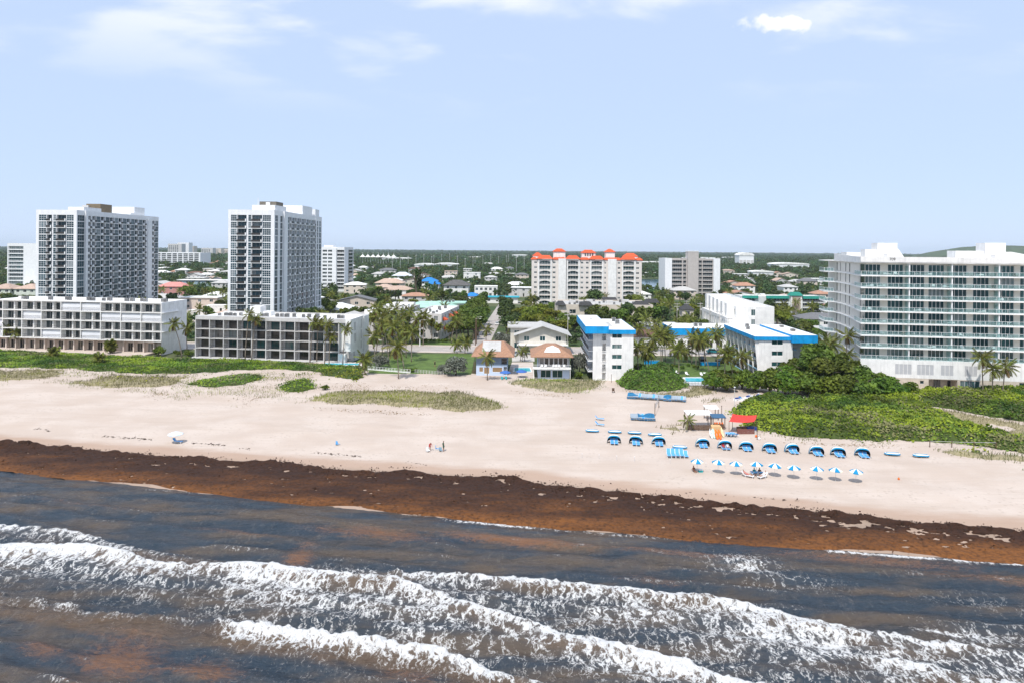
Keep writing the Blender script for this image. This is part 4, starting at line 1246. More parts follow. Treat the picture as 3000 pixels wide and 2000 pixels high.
# ---- the twin towers
def tower(corner, W, D, v, label):
    fr = Fr(0.6, 1.5)
    o = Vector((corner[0], corner[1], 0)) - fr.u * W
    T = thing('apartment_tower', label, 'tower', o)
    taken(o.x - 4, corner[0] + 6, corner[1] - 4, corner[1] + D + 4)
    FH, n, zb, zt = 2.81, 16, 2.2, 49.2
    ff, rf, lf = Fc(fr, 'F', 0), Fc(fr, 'R', W), Fc(fr, 'L', 0)
    k = W / 17.4
    if v == 0:
        fcols = [('w', 1.15, 4.35, 3), ('b', 4.5, 6.8, 2), ('w', 7.3, 8.6, 1), ('b', 8.75, 12.9, 3), ('w', 13.05, 16.1, 3)]
        rcols = [('w', 0.6, 5.0, 3), ('b', 7.0, 9.6, 2), ('b', 10.4, 12.8, 2)]
        y = 13.2
        for i in range(6): rcols += [('w', y, y + 3.0, 3), ('b', y + 3.2, y + 6.2, 2)]; y += 6.6
        rcols += [('b', 58.0, 60.4, 2), ('w', 60.8, 63.6, 2)]
    else:
        fcols = [('w', 0.95, 3.2, 3), ('b', 3.35, 6.9, 3), ('w', 7.5, 8.7, 1), ('b', 8.85, 12.8, 3), ('w', 12.95, 16.1, 4)]
        rcols = [('w', 0.8, 4.0, 2), ('w', 6.6, 9.2, 2)]
        y = 14.5
        for i in range(6): rcols += [('w', y, y + 2.6, 2), ('b', y + 2.8, y + 6.0, 2)]; y += 6.4
        rcols += [('w', 54.2, 57.4, 2), ('w', 58.6, 62.2, 2)]
    def cells(cols, kk=1.0):
        out = []
        for f in range(n):
            z = zb + f * FH
            for c in cols:
                if c[0] == 'w': out.append((c[1] * kk, c[2] * kk, z + 0.16, z + FH - 0.08, 0.12))
                else: out.append((c[1] * kk, c[2] * kk, z + 0.14, z + FH - 0.10, 1.15))
        return out
    fcell, rcell = cells(fcols, k), cells(rcols)
    roof = shell(T, fr, W, D, 0, zt, {'F': fcell, 'R': rcell}, TWHITE, ROOFW, 1.0)
    for fc, cols, cl, kk in ((ff, fcols, fcell, k), (rf, rcols, rcell, 1.0)):
        for f in range(n):
            z = zb + f * FH
            for c in cols:
                a, e = c[1] * kk, c[2] * kk
                if c[0] == 'w':
                    place('window', winmesh(e - a, FH - 0.24, c[3], 3 if fc is ff else 2, TWHITE if fc is ff else GREYW, GLB, 0.085 if fc is ff else 0.06), T, fc((a + e) / 2, z + 0.16, -0.11), fc.rot)
                else:
                    place('window', winmesh(e - a, FH - 0.24, c[3], 1, GREY, GLB, 0.05), T, fc((a + e) / 2, z + 0.14, -1.13), fc.rot)
                    key = ('para', round(e - a, 2), fc is rf)
                    if key not in CACHE:
                        w = e - a; m_ = MB()
                        if fc is rf:
                            m_.box(-w / 2 - 0.2, -w * 0.08, -0.45, -0.32, 0, 0.85, 0); m_.box(-w * 0.08, w / 2, -0.4, -0.34, 0.05, 0.9, 1)
                            m_.box(-w / 2 - 0.2, w / 2, -0.45, 0, -0.12, 0, 0); m_.box(-w / 2 - 0.2, -w / 2 - 0.08, -0.32, 0, 0, 0.85, 0)
                        else:
                            m_.box(-w / 2, w / 2, -0.5, -0.44, 0.05, 0.9, 1); m_.box(-w / 2, w / 2, -0.52, 0, -0.13, 0.04, 0)
                            m_.box(w / 2 - 0.45, w / 2, -0.52, -0.40, 0, 1.0, 0)
                        CACHE[key] = m_.mesh('balcony', [TWHITE, DARK])
                    place('balcony', CACHE[key], T, fc((a + e) / 2, z + 0.14, 0.0), fc.rot)
    for q in (((5.02, 6.6, .03, .7), (53.5, 57.2, 1.2, .5)) if v == 0 else ((9.6, 13.6, .03, .7), (52.4, 53.8, 1.2, .5))): MB().fbox(rf, q[0], q[1], 0.5, zt - q[2], 0.0, q[3]).build('pier', TWHITE, T)
    pz = zt - 0.99
    if v == 0:
        for q in ((9.5, 16.5, 6, 18, 1.6), (3, 14, 48, 57, 4.2), (10, 14.5, 44, 47.9, 1.2)): MB().box(*q[:4], pz, zt + q[4], 0, fr).build('penthouse', TWHITE, roof)
        m_ = MB(); m_.box(8, 14.5, 20.5, 29, pz, zt + 3.9, 0, fr); m_.build('plant_room', M('brown_plant_room', (0.20, 0.155, 0.10)), roof)
        m_ = MB(); m_.box(6.8, 9.5, 19.5, 20.6, pz, zt + 3.2, 0, fr); m_.build('cooling_tower', GREYW, roof)
    else:
        for q in ((8.0, 17.5, 4, 17, 2.2), (6, 17.5, 38, 52, 4.2), (14, 18.4, 54, 60, 3.4)): MB().box(*q[:4], pz, zt + q[4], 0, fr).build('penthouse', TWHITE, roof)
        m_ = MB(); m_.box(9.5, 16.5, 8, 16, zt + 2.2, zt + 3.9, 0, fr); m_.build('plant_room', M('weathered_plant_screen', (0.17, 0.15, 0.12)), roof)
        m_ = MB(); m_.prism([(13.2 + 0.9 * math.cos(t * 0.785), 7.6 + 0.3 * math.sin(t * 0.785)) for t in range(8)], zt + 2.2, zt + 3.6, 0, fr); m_.box(9.6, 9.75, 6, 6.15, zt + 2.2, zt + 5.2, 0, fr); m_.build('vent', WHITE, roof)
tower((-185.0, 290.0), 17.4, 64.0, 0, 'tall white tower with a brown plant room on its roof')
tower((-96.5, 277.0), 18.8, 63.0, 1, 'tall white tower with a weathered grey roof screen behind the grid-fronted flats')

# ---- the wide glass-balconied condominium, right
def condo_right():
    fr = Fr(8.5, 13.5)
    W, D = 60.0, 46.0
    o = Vector((88.0, 172.0, 0))
    T = thing('condominium', 'wide white condominium with long glass balconies and a white podium', 'building', o)
    taken(80, 165, 160, 226)
    bd = 2.3; zs = [7.25 + 3.0 * k for k in range(8)]; zr = 31.3; zt = 33.0
    ff, lf = Fc(fr, 'F', 0), Fc(fr, 'L', 1.6)
    back = Fc(fr, 'F', bd)
    gcol = [1.5, 6.9, 11.9, 16.5, 21.7, 26.8, 32.5, 37.5, 42.9, 48.0, 53.2]
    # upper walls
    b = MB()
    cells = [(g, g + 3.7, z + 0.02, z + 2.72, 0.2) for z in zs for g in gcol]
    b.holed(back, 1.6, W, zs[0] - 0.3, zr, cells, 0.2)
    lcells = []
    for z in zs:
        for a, w in ((3.0, 4.5), (18.0, 1.1), (22.5, 1.1), (29.0, 0.9), (33.0, 1.5)): lcells.append((a, a + w, z + 0.25, z + 2.7, 0.15))
    b.holed(lf, bd, D, 0, zr, lcells, 0.15)
    b.poly([fr(W, bd, 0), fr(W, D, 0), fr(W, D, zr), fr(W, bd, zr)]); b.poly([fr(1.6, D, 0), fr(W, D, 0), fr(W, D, zr), fr(1.6, D, zr)])
    b.build('wall', M('warm_white_wall', (0.74, 0.70, 0.63), var=0.05), T)
    windows(T, back, cells, 4, 1, PLAST, GLT, -0.15, fw=0.09)
    windows(T, lf, lcells, 1, 1, GREYW, GL, -0.10, fw=0.06)
    # floor slabs follow a curved outline round the left end
    prof = [(0, 0.0), (4.5, 0.1), (9, 0.55), (14, 1.0), (20, 1.25), (27, 1.2), (33, 0.7), (36, -1.6), (43.5, -1.6), (44, 1.6)]
    out = [(x, y) for y, x in prof]
    for z in zs:
        m_ = MB(); m_.prism([(W, 0), (W, D - 0.05)] + [(1.7, D - 0.05)] + out[::-1], z - 0.30, z, 0, fr)
        m_.build('floor_slab', WHITE, T)
        n = 0; x = 0.1
        while x < W - 1:
            w = 5.0
            place('railing', glassrail(w), T, ff(x + w / 2, z, -0.10), ff.rot); x += 5.0
        for (y0, x0), (y1, x1) in zip(prof[:2], prof[1:3]):
            p, q = fr(x0 + 0.1, y0, z), fr(x1 + 0.1, y1, z); d = q - p
            place('railing', glassrail(round(d.length, 1)), T, (p + q) / 2, math.atan2(d.y, d.x))
        p, q = fr(-1.5, 36, z), fr(-1.5, 43.5, z); d = q - p
        place('railing', glassrail(7.4), T, (p + q) / 2, math.atan2(d.y, d.x))
        p, q = fr(-1.5, 36.1, z), fr(0.6, 36.1 - 2.6, z); d = q - p
        place('railing', glassrail(round(d.length, 1)), T, (p + q) / 2, math.atan2(d.y, d.x))
    for x in (11.45, 21.3, 32.0, 42.4, 52.8):
        m_ = MB(); m_.box(x - 0.14, x + 0.14, 0.25, bd, zs[0], zr, 0, fr); m_.build('fin', PLAST, T)
    for x in (11.0, 20.8, 31.6, 42.0, 52.4):
        m_ = MB()
        for z in zs: m_.box(x, x + 0.05, 0.3, bd, z, z + 2.4, 0, fr)
        m_.build('privacy_screen', RAILG, T)
    # balcony furniture: chairs, tables, planters seen through the glass
    fm = [PLAST, GREY, M('wicker', (0.16, 0.11, 0.07)), M('terracotta_pot', (0.45, 0.16, 0.08)), TEALP]
    def furn(i):
        m_ = MB()
        if i == 0: m_.box(-0.35, 0.35, -0.35, 0.35, 0.38, 0.46); m_.box(-0.35, 0.35, 0.28, 0.35, 0.46, 0.95); [m_.box(x - 0.03, x + 0.03, y - 0.03, y + 0.03, 0, 0.38) for x in (-0.3, 0.3) for y in (-0.3, 0.3)]
        elif i == 1: m_.prism([(0.5 * math.cos(t * 0.785), 0.5 * math.sin(t * 0.785)) for t in range(8)], 0.70, 0.75); m_.box(-0.05, 0.05, -0.05, 0.05, 0, 0.7); m_.box(-0.25, 0.25, -0.25, 0.25, 0, 0.04)
        else: m_.box(-0.95, 0.95, -0.3, 0.3, 0.28, 0.4); m_.box(0.3, 0.95, -0.3, 0.3, 0.4, 0.62); [m_.box(x - 0.03, x + 0.03, y - 0.03, y + 0.03, 0, 0.28) for x in (-0.85, 0.85) for y in (-0.25, 0.25)]
        return m_
    nm = [('balcony_chair', 'chair'), ('balcony_table', 'table'), ('balcony_lounger', 'lounger')]
    mesh = {}
    for z in zs:
        for k in range(15):
            i = rnd.randrange(3); mi = rnd.choice([0, 0, 1, 2]); kk = (i, mi)
            if kk not in mesh: mesh[kk] = furn(i).mesh(nm[i][0], fm[mi])
            col = ['white', 'grey', 'brown wicker'][mi]
            q = place(nm[i][0], mesh[kk], None, o + fr(2 + k * 3.7 + rnd.uniform(-.9, .9), rnd.uniform(0.9, 1.7), z + 0.001), rnd.choice([0, 0.3, -0.4, 3.1]))
            tag(q, f'{col} {nm[i][1]} standing behind a glass rail of the wide white condominium', nm[i][1], f'{col} {nm[i][1]}s on the condominium balconies')
    # podium
    p = MB()
    holes = []
    for g, n in ((8.2, 4), (13.3, 4), (18.8, 3), (24.2, 3)):
        for i in range(n): holes.append((g + i * 0.98, g + i * 0.98 + 0.86, 3.75, 6.25, 0.12))
    holes += [(14.0, 14.9, 1.5, 2.3, 0.2), (23.2, 27.7, 0.4, 2.6, 0.25), (16.0, 22.6, 0.05, 2.75, 3.0), (36.5, 42, 0.4, 2.6, 0.25), (46, 52, 0.4, 2.6, 0.25)]
    p.holed(ff, 0.0, W, 2.95, zs[0] - 0.3, [h for h in holes if h[2] > 2.9], 0.12)
    p.holed(Fc(fr, 'L', 0.0), 0.0, D - 1, 0, zs[0] - 0.3, [], 0.1)
    p.box(0, W, 0.0, 0.15, 2.86, 2.95, 0, fr)
    p.build('podium_wall', WHITE, T)
    s_ = MB(); s_.holed(ff, 0.0, W, 0.0, 2.86, [h for h in holes if h[2] < 2.9], 0.2, 0, -0.02)
    s_.poly([ff(16.0, 0.05, -3.0), ff(22.6, 0.05, -3.0), ff(22.6, 2.75, -3.0), ff(16.0, 2.75, -3.0)])
    s_.build('stone_cladding', STONE, T)
    windows(T, ff, [(23.2, 27.7, 0.4, 2.6), (36.5, 42, 0.4, 2.6), (46, 52, 0.4, 2.6)], 4, 1, PLAST, GLT, -0.2)
    windows(T, ff, [(14.0, 14.9, 1.5, 2.3)], 1, 1, GREY, GL, -0.2)
    windows(T, ff, [(18.4, 19.9, 0.06, 2.4), (21.6, 22.3, 0.06, 2.1)], 2, 1, DARK, GLM, -2.95)
    lm = MB(); lm.box(-0.43, 0.43, -0.02, 0.02, 0, 2.5)
    for i in range(16): lm.box(-0.43, 0.43, -0.05, -0.02, 0.02 + i * 0.155, 0.09 + i * 0.155)
    lm = lm.mesh('louvre', LOUV)
    for h in holes[:14]: place('louvre', lm, T, ff((h[0] + h[1]) / 2, h[2], -0.08), ff.rot)
    # roof slab, parapet and lift housings
    r = MB(); oo = [(x - 0.15, y) for x, y in out]
    r.prism([(W + 0.2, -0.15), (W + 0.2, D)] + [(1.5, D)] + oo[::-1][1:], zr, zr + 0.25, 0, fr)
    r.build('roof', ROOFW, T)
    pa = MB()
    pa.box(-0.15, W, -0.14, 0.12, zr + 0.25, zt - 0.1, 0, fr)
    lo = [(x, y) for y, x in prof[:7]]
    for i in range(len(lo) - 1):
        (x0, y0), (x1, y1) = lo[i], lo[i + 1]
        t0, t1 = zt + 0.7 * (y0 / 33) ** 2 - 0.1, zt + 0.7 * (y1 / 33) ** 2 - 0.1
        if i == 0: y0 = 0.125
        pa.hexa([fr(x0 - 0.14, y0, zr + 0.25), fr(x0 + 0.15, y0, zr + 0.25), fr(x1 + 0.15, y1, zr + 0.25), fr(x1 - 0.14, y1, zr + 0.25),
                 fr(x0 - 0.14, y0, t0), fr(x0 + 0.15, y0, t0), fr(x1 + 0.15, y1, t1), fr(x1 - 0.14, y1, t1)])
    pa.build('parapet', WHITE, T)
    h = MB(); h.box(8.4, 13.5, 17, 23, zr + 0.25, 36.6, 0, fr); h.box(5.5, 8.39, 18, 23, zr + 0.25, 34.8, 0, fr); h.hexa([fr(13.51, 17, zr + .25), fr(16, 17, zr + .25), fr(16, 21, zr + .25), fr(13.51, 21, zr + .25), fr(13.51, 17, 35), fr(13.7, 17, 35), fr(13.7, 21, 35), fr(13.51, 21, 35)])
    h.box(35.5, 40.5, 17, 23, zr + 0.25, 36.8, 0, fr); h.box(28.5, 35.49, 18, 24, zr + 0.25, 34.6, 0, fr); h.box(2.5, 9, 26, 33, zr + 0.25, 34.0, 0, fr)
    h.hexa([fr(40.51, 17, zr + .25), fr(56, 17, zr + .25), fr(56, 24, zr + .25), fr(40.51, 24, zr + .25), fr(40.51, 17, 34.4), fr(42, 17, 34.4), fr(42, 24, 34.4), fr(40.51, 24, 34.4)])
    h.build('lift_housing', WHITE, T)
    for x in (10.4, 37.4):
        place('window', winmesh(1.0, 2.0, 1, 1, GREYW, LOUV), T, fr(x, 16.97, zr + 0.3), ff.rot)
    clutter(T, fr, [(18 + i * 3.3, 9 + rnd.uniform(-2, 2)) for i in range(4)], zr + 0.25)
    cu = bpy.data.curves.new('number', 'FONT'); cu.body = '709'; cu.size = 0.95; cu.extrude = 0.02
    tmp = bpy.data.objects.new('tmp', cu); me = bpy.data.meshes.new_from_object(tmp); bpy.data.objects.remove(tmp)
    me.materials.append(DARK)
    t = place('house_number', me, T, fr(6.6, -0.155, 32.0)); t.rotation_euler = (math.pi / 2, 0, -fr.a)
condo_right()

# ---- the two blue-fascia hotel blocks
def hotel_mid():
    fr = Fr(-0.6, 1.2)
    W, D = 10.6, 27.0
    o = Vector((21.4, 178.6, 0))
    T = thing('hotel_block', 'white hotel block with blue fascia, open stair galleries on its side', 'hotel', o)
    taken(16, 36, 174, 208)
    zt = 12.15
    ff, lf, rf = Fc(fr, 'F', 0), Fc(fr, 'L', 2.4), Fc(fr, 'R', W)
    rows = [11.0, 8.3, 5.65, 2.95]
    wc = [(5.0, 7.6, z, z + 1.15) for z in rows]
    gc = [(2.45, 3.35, z - 0.6, z + 1.35, 1.2) for z in rows] + [(2.45, 3.35, 0.1, 2.0, 1.2)]
    b = MB(); b.holed(ff, 0, W, 0, zt, wc + gc, 0.18)
    b.holed(rf, 0, D, 0, zt, [], 0.1); b.holed(Fc(fr, 'B', D), 0, W, 0, zt, [], 0.1)
    b.poly([fr(2.45, 1.2, 0), fr(3.35, 1.2, 0), fr(3.35, 1.2, zt), fr(2.45, 1.2, zt)])
    # side galleries: slabs carried on the front pier and a rear pier
    b.box(0.0, 2.38, 0.02, 0.5, 0.0, zt, 0, fr); b.box(-0.4, 0.3, D - 1.4, D - 0.6, 0, zt + 0.4, 0, fr)
    dcells = [(y, y + 1.1, z - 0.6, z + 1.4) for z in rows for y in (3, 9, 15, 21)]
    b.holed(lf, 0.5, D, 0, zt, dcells, 0.12)
    b.build('wall', WHITE, T)
    bw = MB(); bw.poly([ff(3.45, 9.65, 0.012), ff(W - 0.02, 9.65, 0.012), ff(W - 0.02, 10.9, 0.012), ff(3.45, 10.9, 0.012)])
    windows(T, ff, wc, 2, 1, WHITE, GLT, -0.14)
    windows(T, lf, dcells, 1, 1, WHITE, GLM, -0.1)
    for z in rows:
        m_ = MB(); m_.box(-1.2, 2.39, 0.9, D - 0.3, z - 0.85, z - 0.6, 0, fr); m_.build('gallery_slab', TWHITE, T)
        place('railing', railmesh(D - 1.5, 1.05, 0.35), T, fr(-1.1, D / 2 + 0.3, z - 0.6), math.pi / 2 - fr.b)
        place('railing', railmesh(2.4, 1.05, 0.2), T, fr(0, 0.95, z - 0.6), -fr.a)
        place('railing', railmesh(0.9, 0.95, 0.18), T, fr(2.9, -0.12, z - 0.6), -fr.a)
        m_ = MB(); m_.box(2.4, 3.4, -0.2, 0.0, z - 0.75, z - 0.6, 0, fr); m_.build('balcony', WHITE, T)
    for i in range(3):
        for k in range(4):
            pass
    f = MB()
    f.box(3.9, W + 0.5, -0.5, D, zt, zt + 1.15, 0, fr)
    f.box(-2.2, 3.89, -2.0, D + 1.2, zt + 0.25, zt + 2.15, 0, fr)
    f.build('fascia', BLUEF, T)
    r = MB(); roofquad(r, fr, 4.0, W + 0.4, -0.4, D - 0.1, zt + 1.16); roofquad(r, fr, -2.1, 3.8, -1.9, D + 1.1, zt + 2.16); r.build('roof', ROOFW, T)
    m_ = MB(); roofquad(m_, fr, 5.2, 6.2, 9, 18, zt + 1.175); roofquad(m_, fr, 4.1, 6.2, 7.6, 8.98, zt + 1.175); m_.build('roof_walkway', SLATER, T)
    clutter(T, fr, [(8.2, 14), (8.0, 20), (1, 16)], zt + 1.17)
    m_ = MB(); m_.box(W - 2.2, W - 2.1, -0.05, 0.0, 0.2, 9.6, 0, fr); m_.box(3.95, 4.05, -0.05, 0.0, 0.2, 10.0, 0, fr); m_.build('downpipe', WHITE, T)
hotel_mid()
def hotel_right():
    fr = Fr(-0.4, 2.0)
    W, D = 12.0, 29.0
    o = Vector((66.0, 181.8, 0))
    T = thing('hotel_block', 'white hotel block with blue fascia, rows of dark balconies along its side', 'hotel', o)
    taken(62, 84, 178, 214)
    zt = 10.45
    ff, lf, rf = Fc(fr, 'F', 0), Fc(fr, 'L', 0), Fc(fr, 'R', W)
    rows = [9.2, 6.35, 3.5, 0.9]
    wc = [(3.4, 6.4, z, z + 1.2) for z in rows]
    bal = [(0.5 + i * 4.05, 0.5 + i * 4.05 + 3.65, z - 0.75, z + 1.3, 1.4) for z in rows for i in range(7)]
    b = MB()
    b.holed(ff, 0, 9.0, 0, zt, wc, 0.18); b.holed(lf, 0, D, 0, zt, bal, 1.4); b.holed(rf, 4, D, 0, zt, [], 0.1); b.holed(Fc(fr, 'B', D), 0, W, 0, zt, [], 0.1)
    b.box(8.95, W + 2.2, 3.0, 12, 0, zt + 0.1, 0, fr)
    b.build('wall', WHITE, T)
    for i in range(8):
        y = 0.30 + i * 4.05
        m_ = MB(); m_.hexa([fr(-0.02, y - 0.10, 0), fr(0.3, y - 0.10, 0), fr(0.3, y + 0.10, 0), fr(-0.02, y + 0.10, 0), fr(-1.15, y - 0.10, zt), fr(0.3, y - 0.10, zt), fr(0.3, y + 0.10, zt), fr(-1.15, y + 0.10, zt)])
        m_.build('fin', WHITE, T)
    windows(T, ff, wc, 2, 1, WHITE, GLT, -0.14)
    for c in bal:
        place('window', winmesh(3.6, 2.0, 3, 1, BLUEL, GL), T, lf((c[0] + c[1]) / 2, c[2], -1.38), lf.rot)
        place('railing', railmesh(3.6, 0.95, 0.12, bar=0.05), T, lf((c[0] + c[1]) / 2, c[2], 0.02), lf.rot)
    for z in rows:
        m_ = MB(); m_.fbox(lf, 0.45, D - 0.3, z - 0.95, z - 0.76, 0.0, 0.25); m_.build('balcony_slab', BLUEL, T)
    f = MB(); f.box(-1.3, 8.4, -0.4, D + 0.2, zt, zt + 1.0, 0, fr); f.box(8.41, 15.2, -1.2, D - 4, zt - 0.55, zt + 1.5, 0, fr); f.build('fascia', BLUEF, T)
    r = MB(); roofquad(r, fr, -1.2, 8.3, -0.3, D + 0.1, zt + 1.01); roofquad(r, fr, 8.5, 15.1, -1.1, D - 4.1, zt + 1.51); r.build('roof', ROOFW, T)
    m_ = MB(); roofquad(m_, fr, 6.6, 7.2, 2, 20, zt + 1.025); m_.build('roof_walkway', SLATER, T)
    clutter(T, fr, [(2, 16), (3.6, 22), (12, 8), (12.5, 18)], zt + 1.02)
    m_ = MB(); m_.box(8.95, 9.6, 0.4, 2.9, 5.0, 5.2, 0, fr); m_.box(8.95, 10.2, 0.4, 2.9, 7.8, 8.0, 0, fr); m_.build('stair_landing', BLUEL, T)
    # low rear link with the same fascia
    fr2 = Fr(0, 1)
    o2 = Vector((57.0, 219.0 + 20, 0))
    T2 = thing('hotel_block', 'low white hotel wing with blue fascia set back behind the palms', 'hotel', o2)
    taken(54, 92, 236, 262)
    cl = [(1.2 + i * 3.4, 3.4 + i * 3.4, 0.3, 2.6) for i in range(8)]
    b = MB(); f2 = Fc(fr2, 'F', 0); b.holed(f2, 0, 30, 0, 4.6, cl, 0.2); b.box(0, 30, 0.3, 16, 0, 4.59, 0, fr2); b.build('wall', WHITE, T2)
    windows(T2, f2, cl, 2, 1, WHITE, GLM, -0.15)
    f = MB(); f.box(-0.8, 30.8, -0.8, 16.5, 4.6, 7.0, 0, fr2); f.build('fascia', BLUEF, T2)
    r = MB(); roofquad(r, fr2, -0.7, 30.7, -0.7, 16.4, 7.01); r.build('roof', ROOFW, T2)
    clutter(T2, fr2, [(9, 6), (11, 7)], 7.01)
hotel_right()

# ---- beach houses
def hip(b, fr, x0, x1, y0, y1, z0, z1, ins, m=0, over=0.6, insy=None, th=0.18):
    iy = ins if insy is None else insy
    X0, X1, Y0, Y1 = x0 - over, x1 + over, y0 - over, y1 + over
    lo = [fr(X0, Y0, z0), fr(X1, Y0, z0), fr(X1, Y1, z0), fr(X0, Y1, z0)]
    ft = [p - Vector((0, 0, th)) for p in lo]
    hi = [fr(X0 + ins, Y0 + iy, z1), fr(X1 - ins, Y0 + iy, z1), fr(X1 - ins, Y1 - iy, z1), fr(X0 + ins, Y1 - iy, z1)]
    for i in range(4):
        j = (i + 1) % 4
        b.poly([lo[i], lo[j], hi[j], hi[i]], m); b.poly([ft[i], ft[j], lo[j], lo[i]], m)
    b.poly(hi, m); b.poly(ft[::-1], m)
def beach_house_west():
    fr = Fr(2, 1)
    o = gp(1395, 1098, 0)
    W, D, ze = 8.4, 13.5, 5.3
    T = thing('beach_house', 'tan-roofed beach house with greyish blue walls and a flat grey roof panel', 'house', o)
    taken(o.x - 3, o.x + 11, o.y - 2, o.y + 16)
    ff, rf, lf = Fc(fr, 'F', 0), Fc(fr, 'R', W), Fc(fr, 'L', 0)
    wc = [(0.8, 1.9, 0.9, 2.2), (2.1, 3.6, 0.4, 2.2), (4.4, 7.1, 0.9, 2.2)]
    b = MB(); b.holed(ff, 0, W, 2.55, ze, [(W - 1.6, W - 0.1, 3.0, 4.6, 1.0)], 0.12)
    b.holed(rf, 0, D, 0, ze, [(2, 3.4, 3.2, 4.6), (7, 8.4, 3.2, 4.6), (5, 6.2, 0.2, 2.3)], 0.12); b.holed(lf, 0, D, 0, ze, [(4, 5, 3, 4.2)], 0.12); b.holed(Fc(fr, 'B', D), 0, W, 0, ze, [], .1)
    b.build('wall', GREYBL, T)
    b2 = MB(); b2.holed(ff, 0, W, 0, 2.55, wc + [(7.4, 8.35, 0.1, 2.4, 0.5)], 0.12, 0, 0.03); b2.build('ground_floor_wall', BLUEL if False else M('pale_sky_blue_paint', (0.50, 0.60, 0.76), var=0.05), T)
    windows(T, ff, wc, 1, 1, WHITE, M('tan_blind', (0.30, 0.20, 0.11), rough=0.3), -0.08); windows(T, ff, [(W - 1.6, W - 0.1, 3.0, 4.6)], 1, 2, GREY, GL, -0.95); windows(T, ff, [(7.4, 8.35, 0.1, 2.4)], 1, 1, WHITE, GL, -0.4)  # plain tan blinds fill the lower front windows
    windows(T, rf, [(2, 3.4, 3.2, 4.6), (7, 8.4, 3.2, 4.6)], 1, 1, WHITE, GL, -0.08); windows(T, rf, [(5, 6.2, 0.2, 2.3)], 1, 1, WHITE, GLM, -0.08, name='door'); windows(T, lf, [(4, 5, 3, 4.2)], 1, 1, WHITE, GL, -0.08)
    r = MB(); hip(r, fr, 0, W + 0.6, 0, D, ze, 8.3, 3.0, over=1.3, insy=7.0); r.build('roof', TANR, T)
    # flat grey panel lying on the front slope
    p = MB(); sl = lambda x, y: fr(x, y, ze + (y + 1.3) / 7.0 * 3.0 + 0.05)
    for a, e in ((1.5, 3.2), (3.22, 4.9), (4.92, 6.6)):
        p = MB(); lo = [sl(a, 0.9), sl(e, 0.9), sl(e + (3.4 - (a + e) / 2) * 0.02, 5.6), sl(a, 5.6)]
        p.hexa(lo + [q + Vector((0, 0, 0.1)) for q in lo]); p.build('roof_panel', SLATER, T)
    s = MB()
    for i in range(9): s.box(-1.2, -0.02, 3.0 + i * 0.45, 3.5 + i * 0.45, 0.3 * i, 0.3 * i + 0.12, 0, fr)
    s.box(-1.25, -1.18, 3.0, 3.1, 0, 1, 0, fr); s.build('outside_stair', BROWNW, T)
beach_house_west()
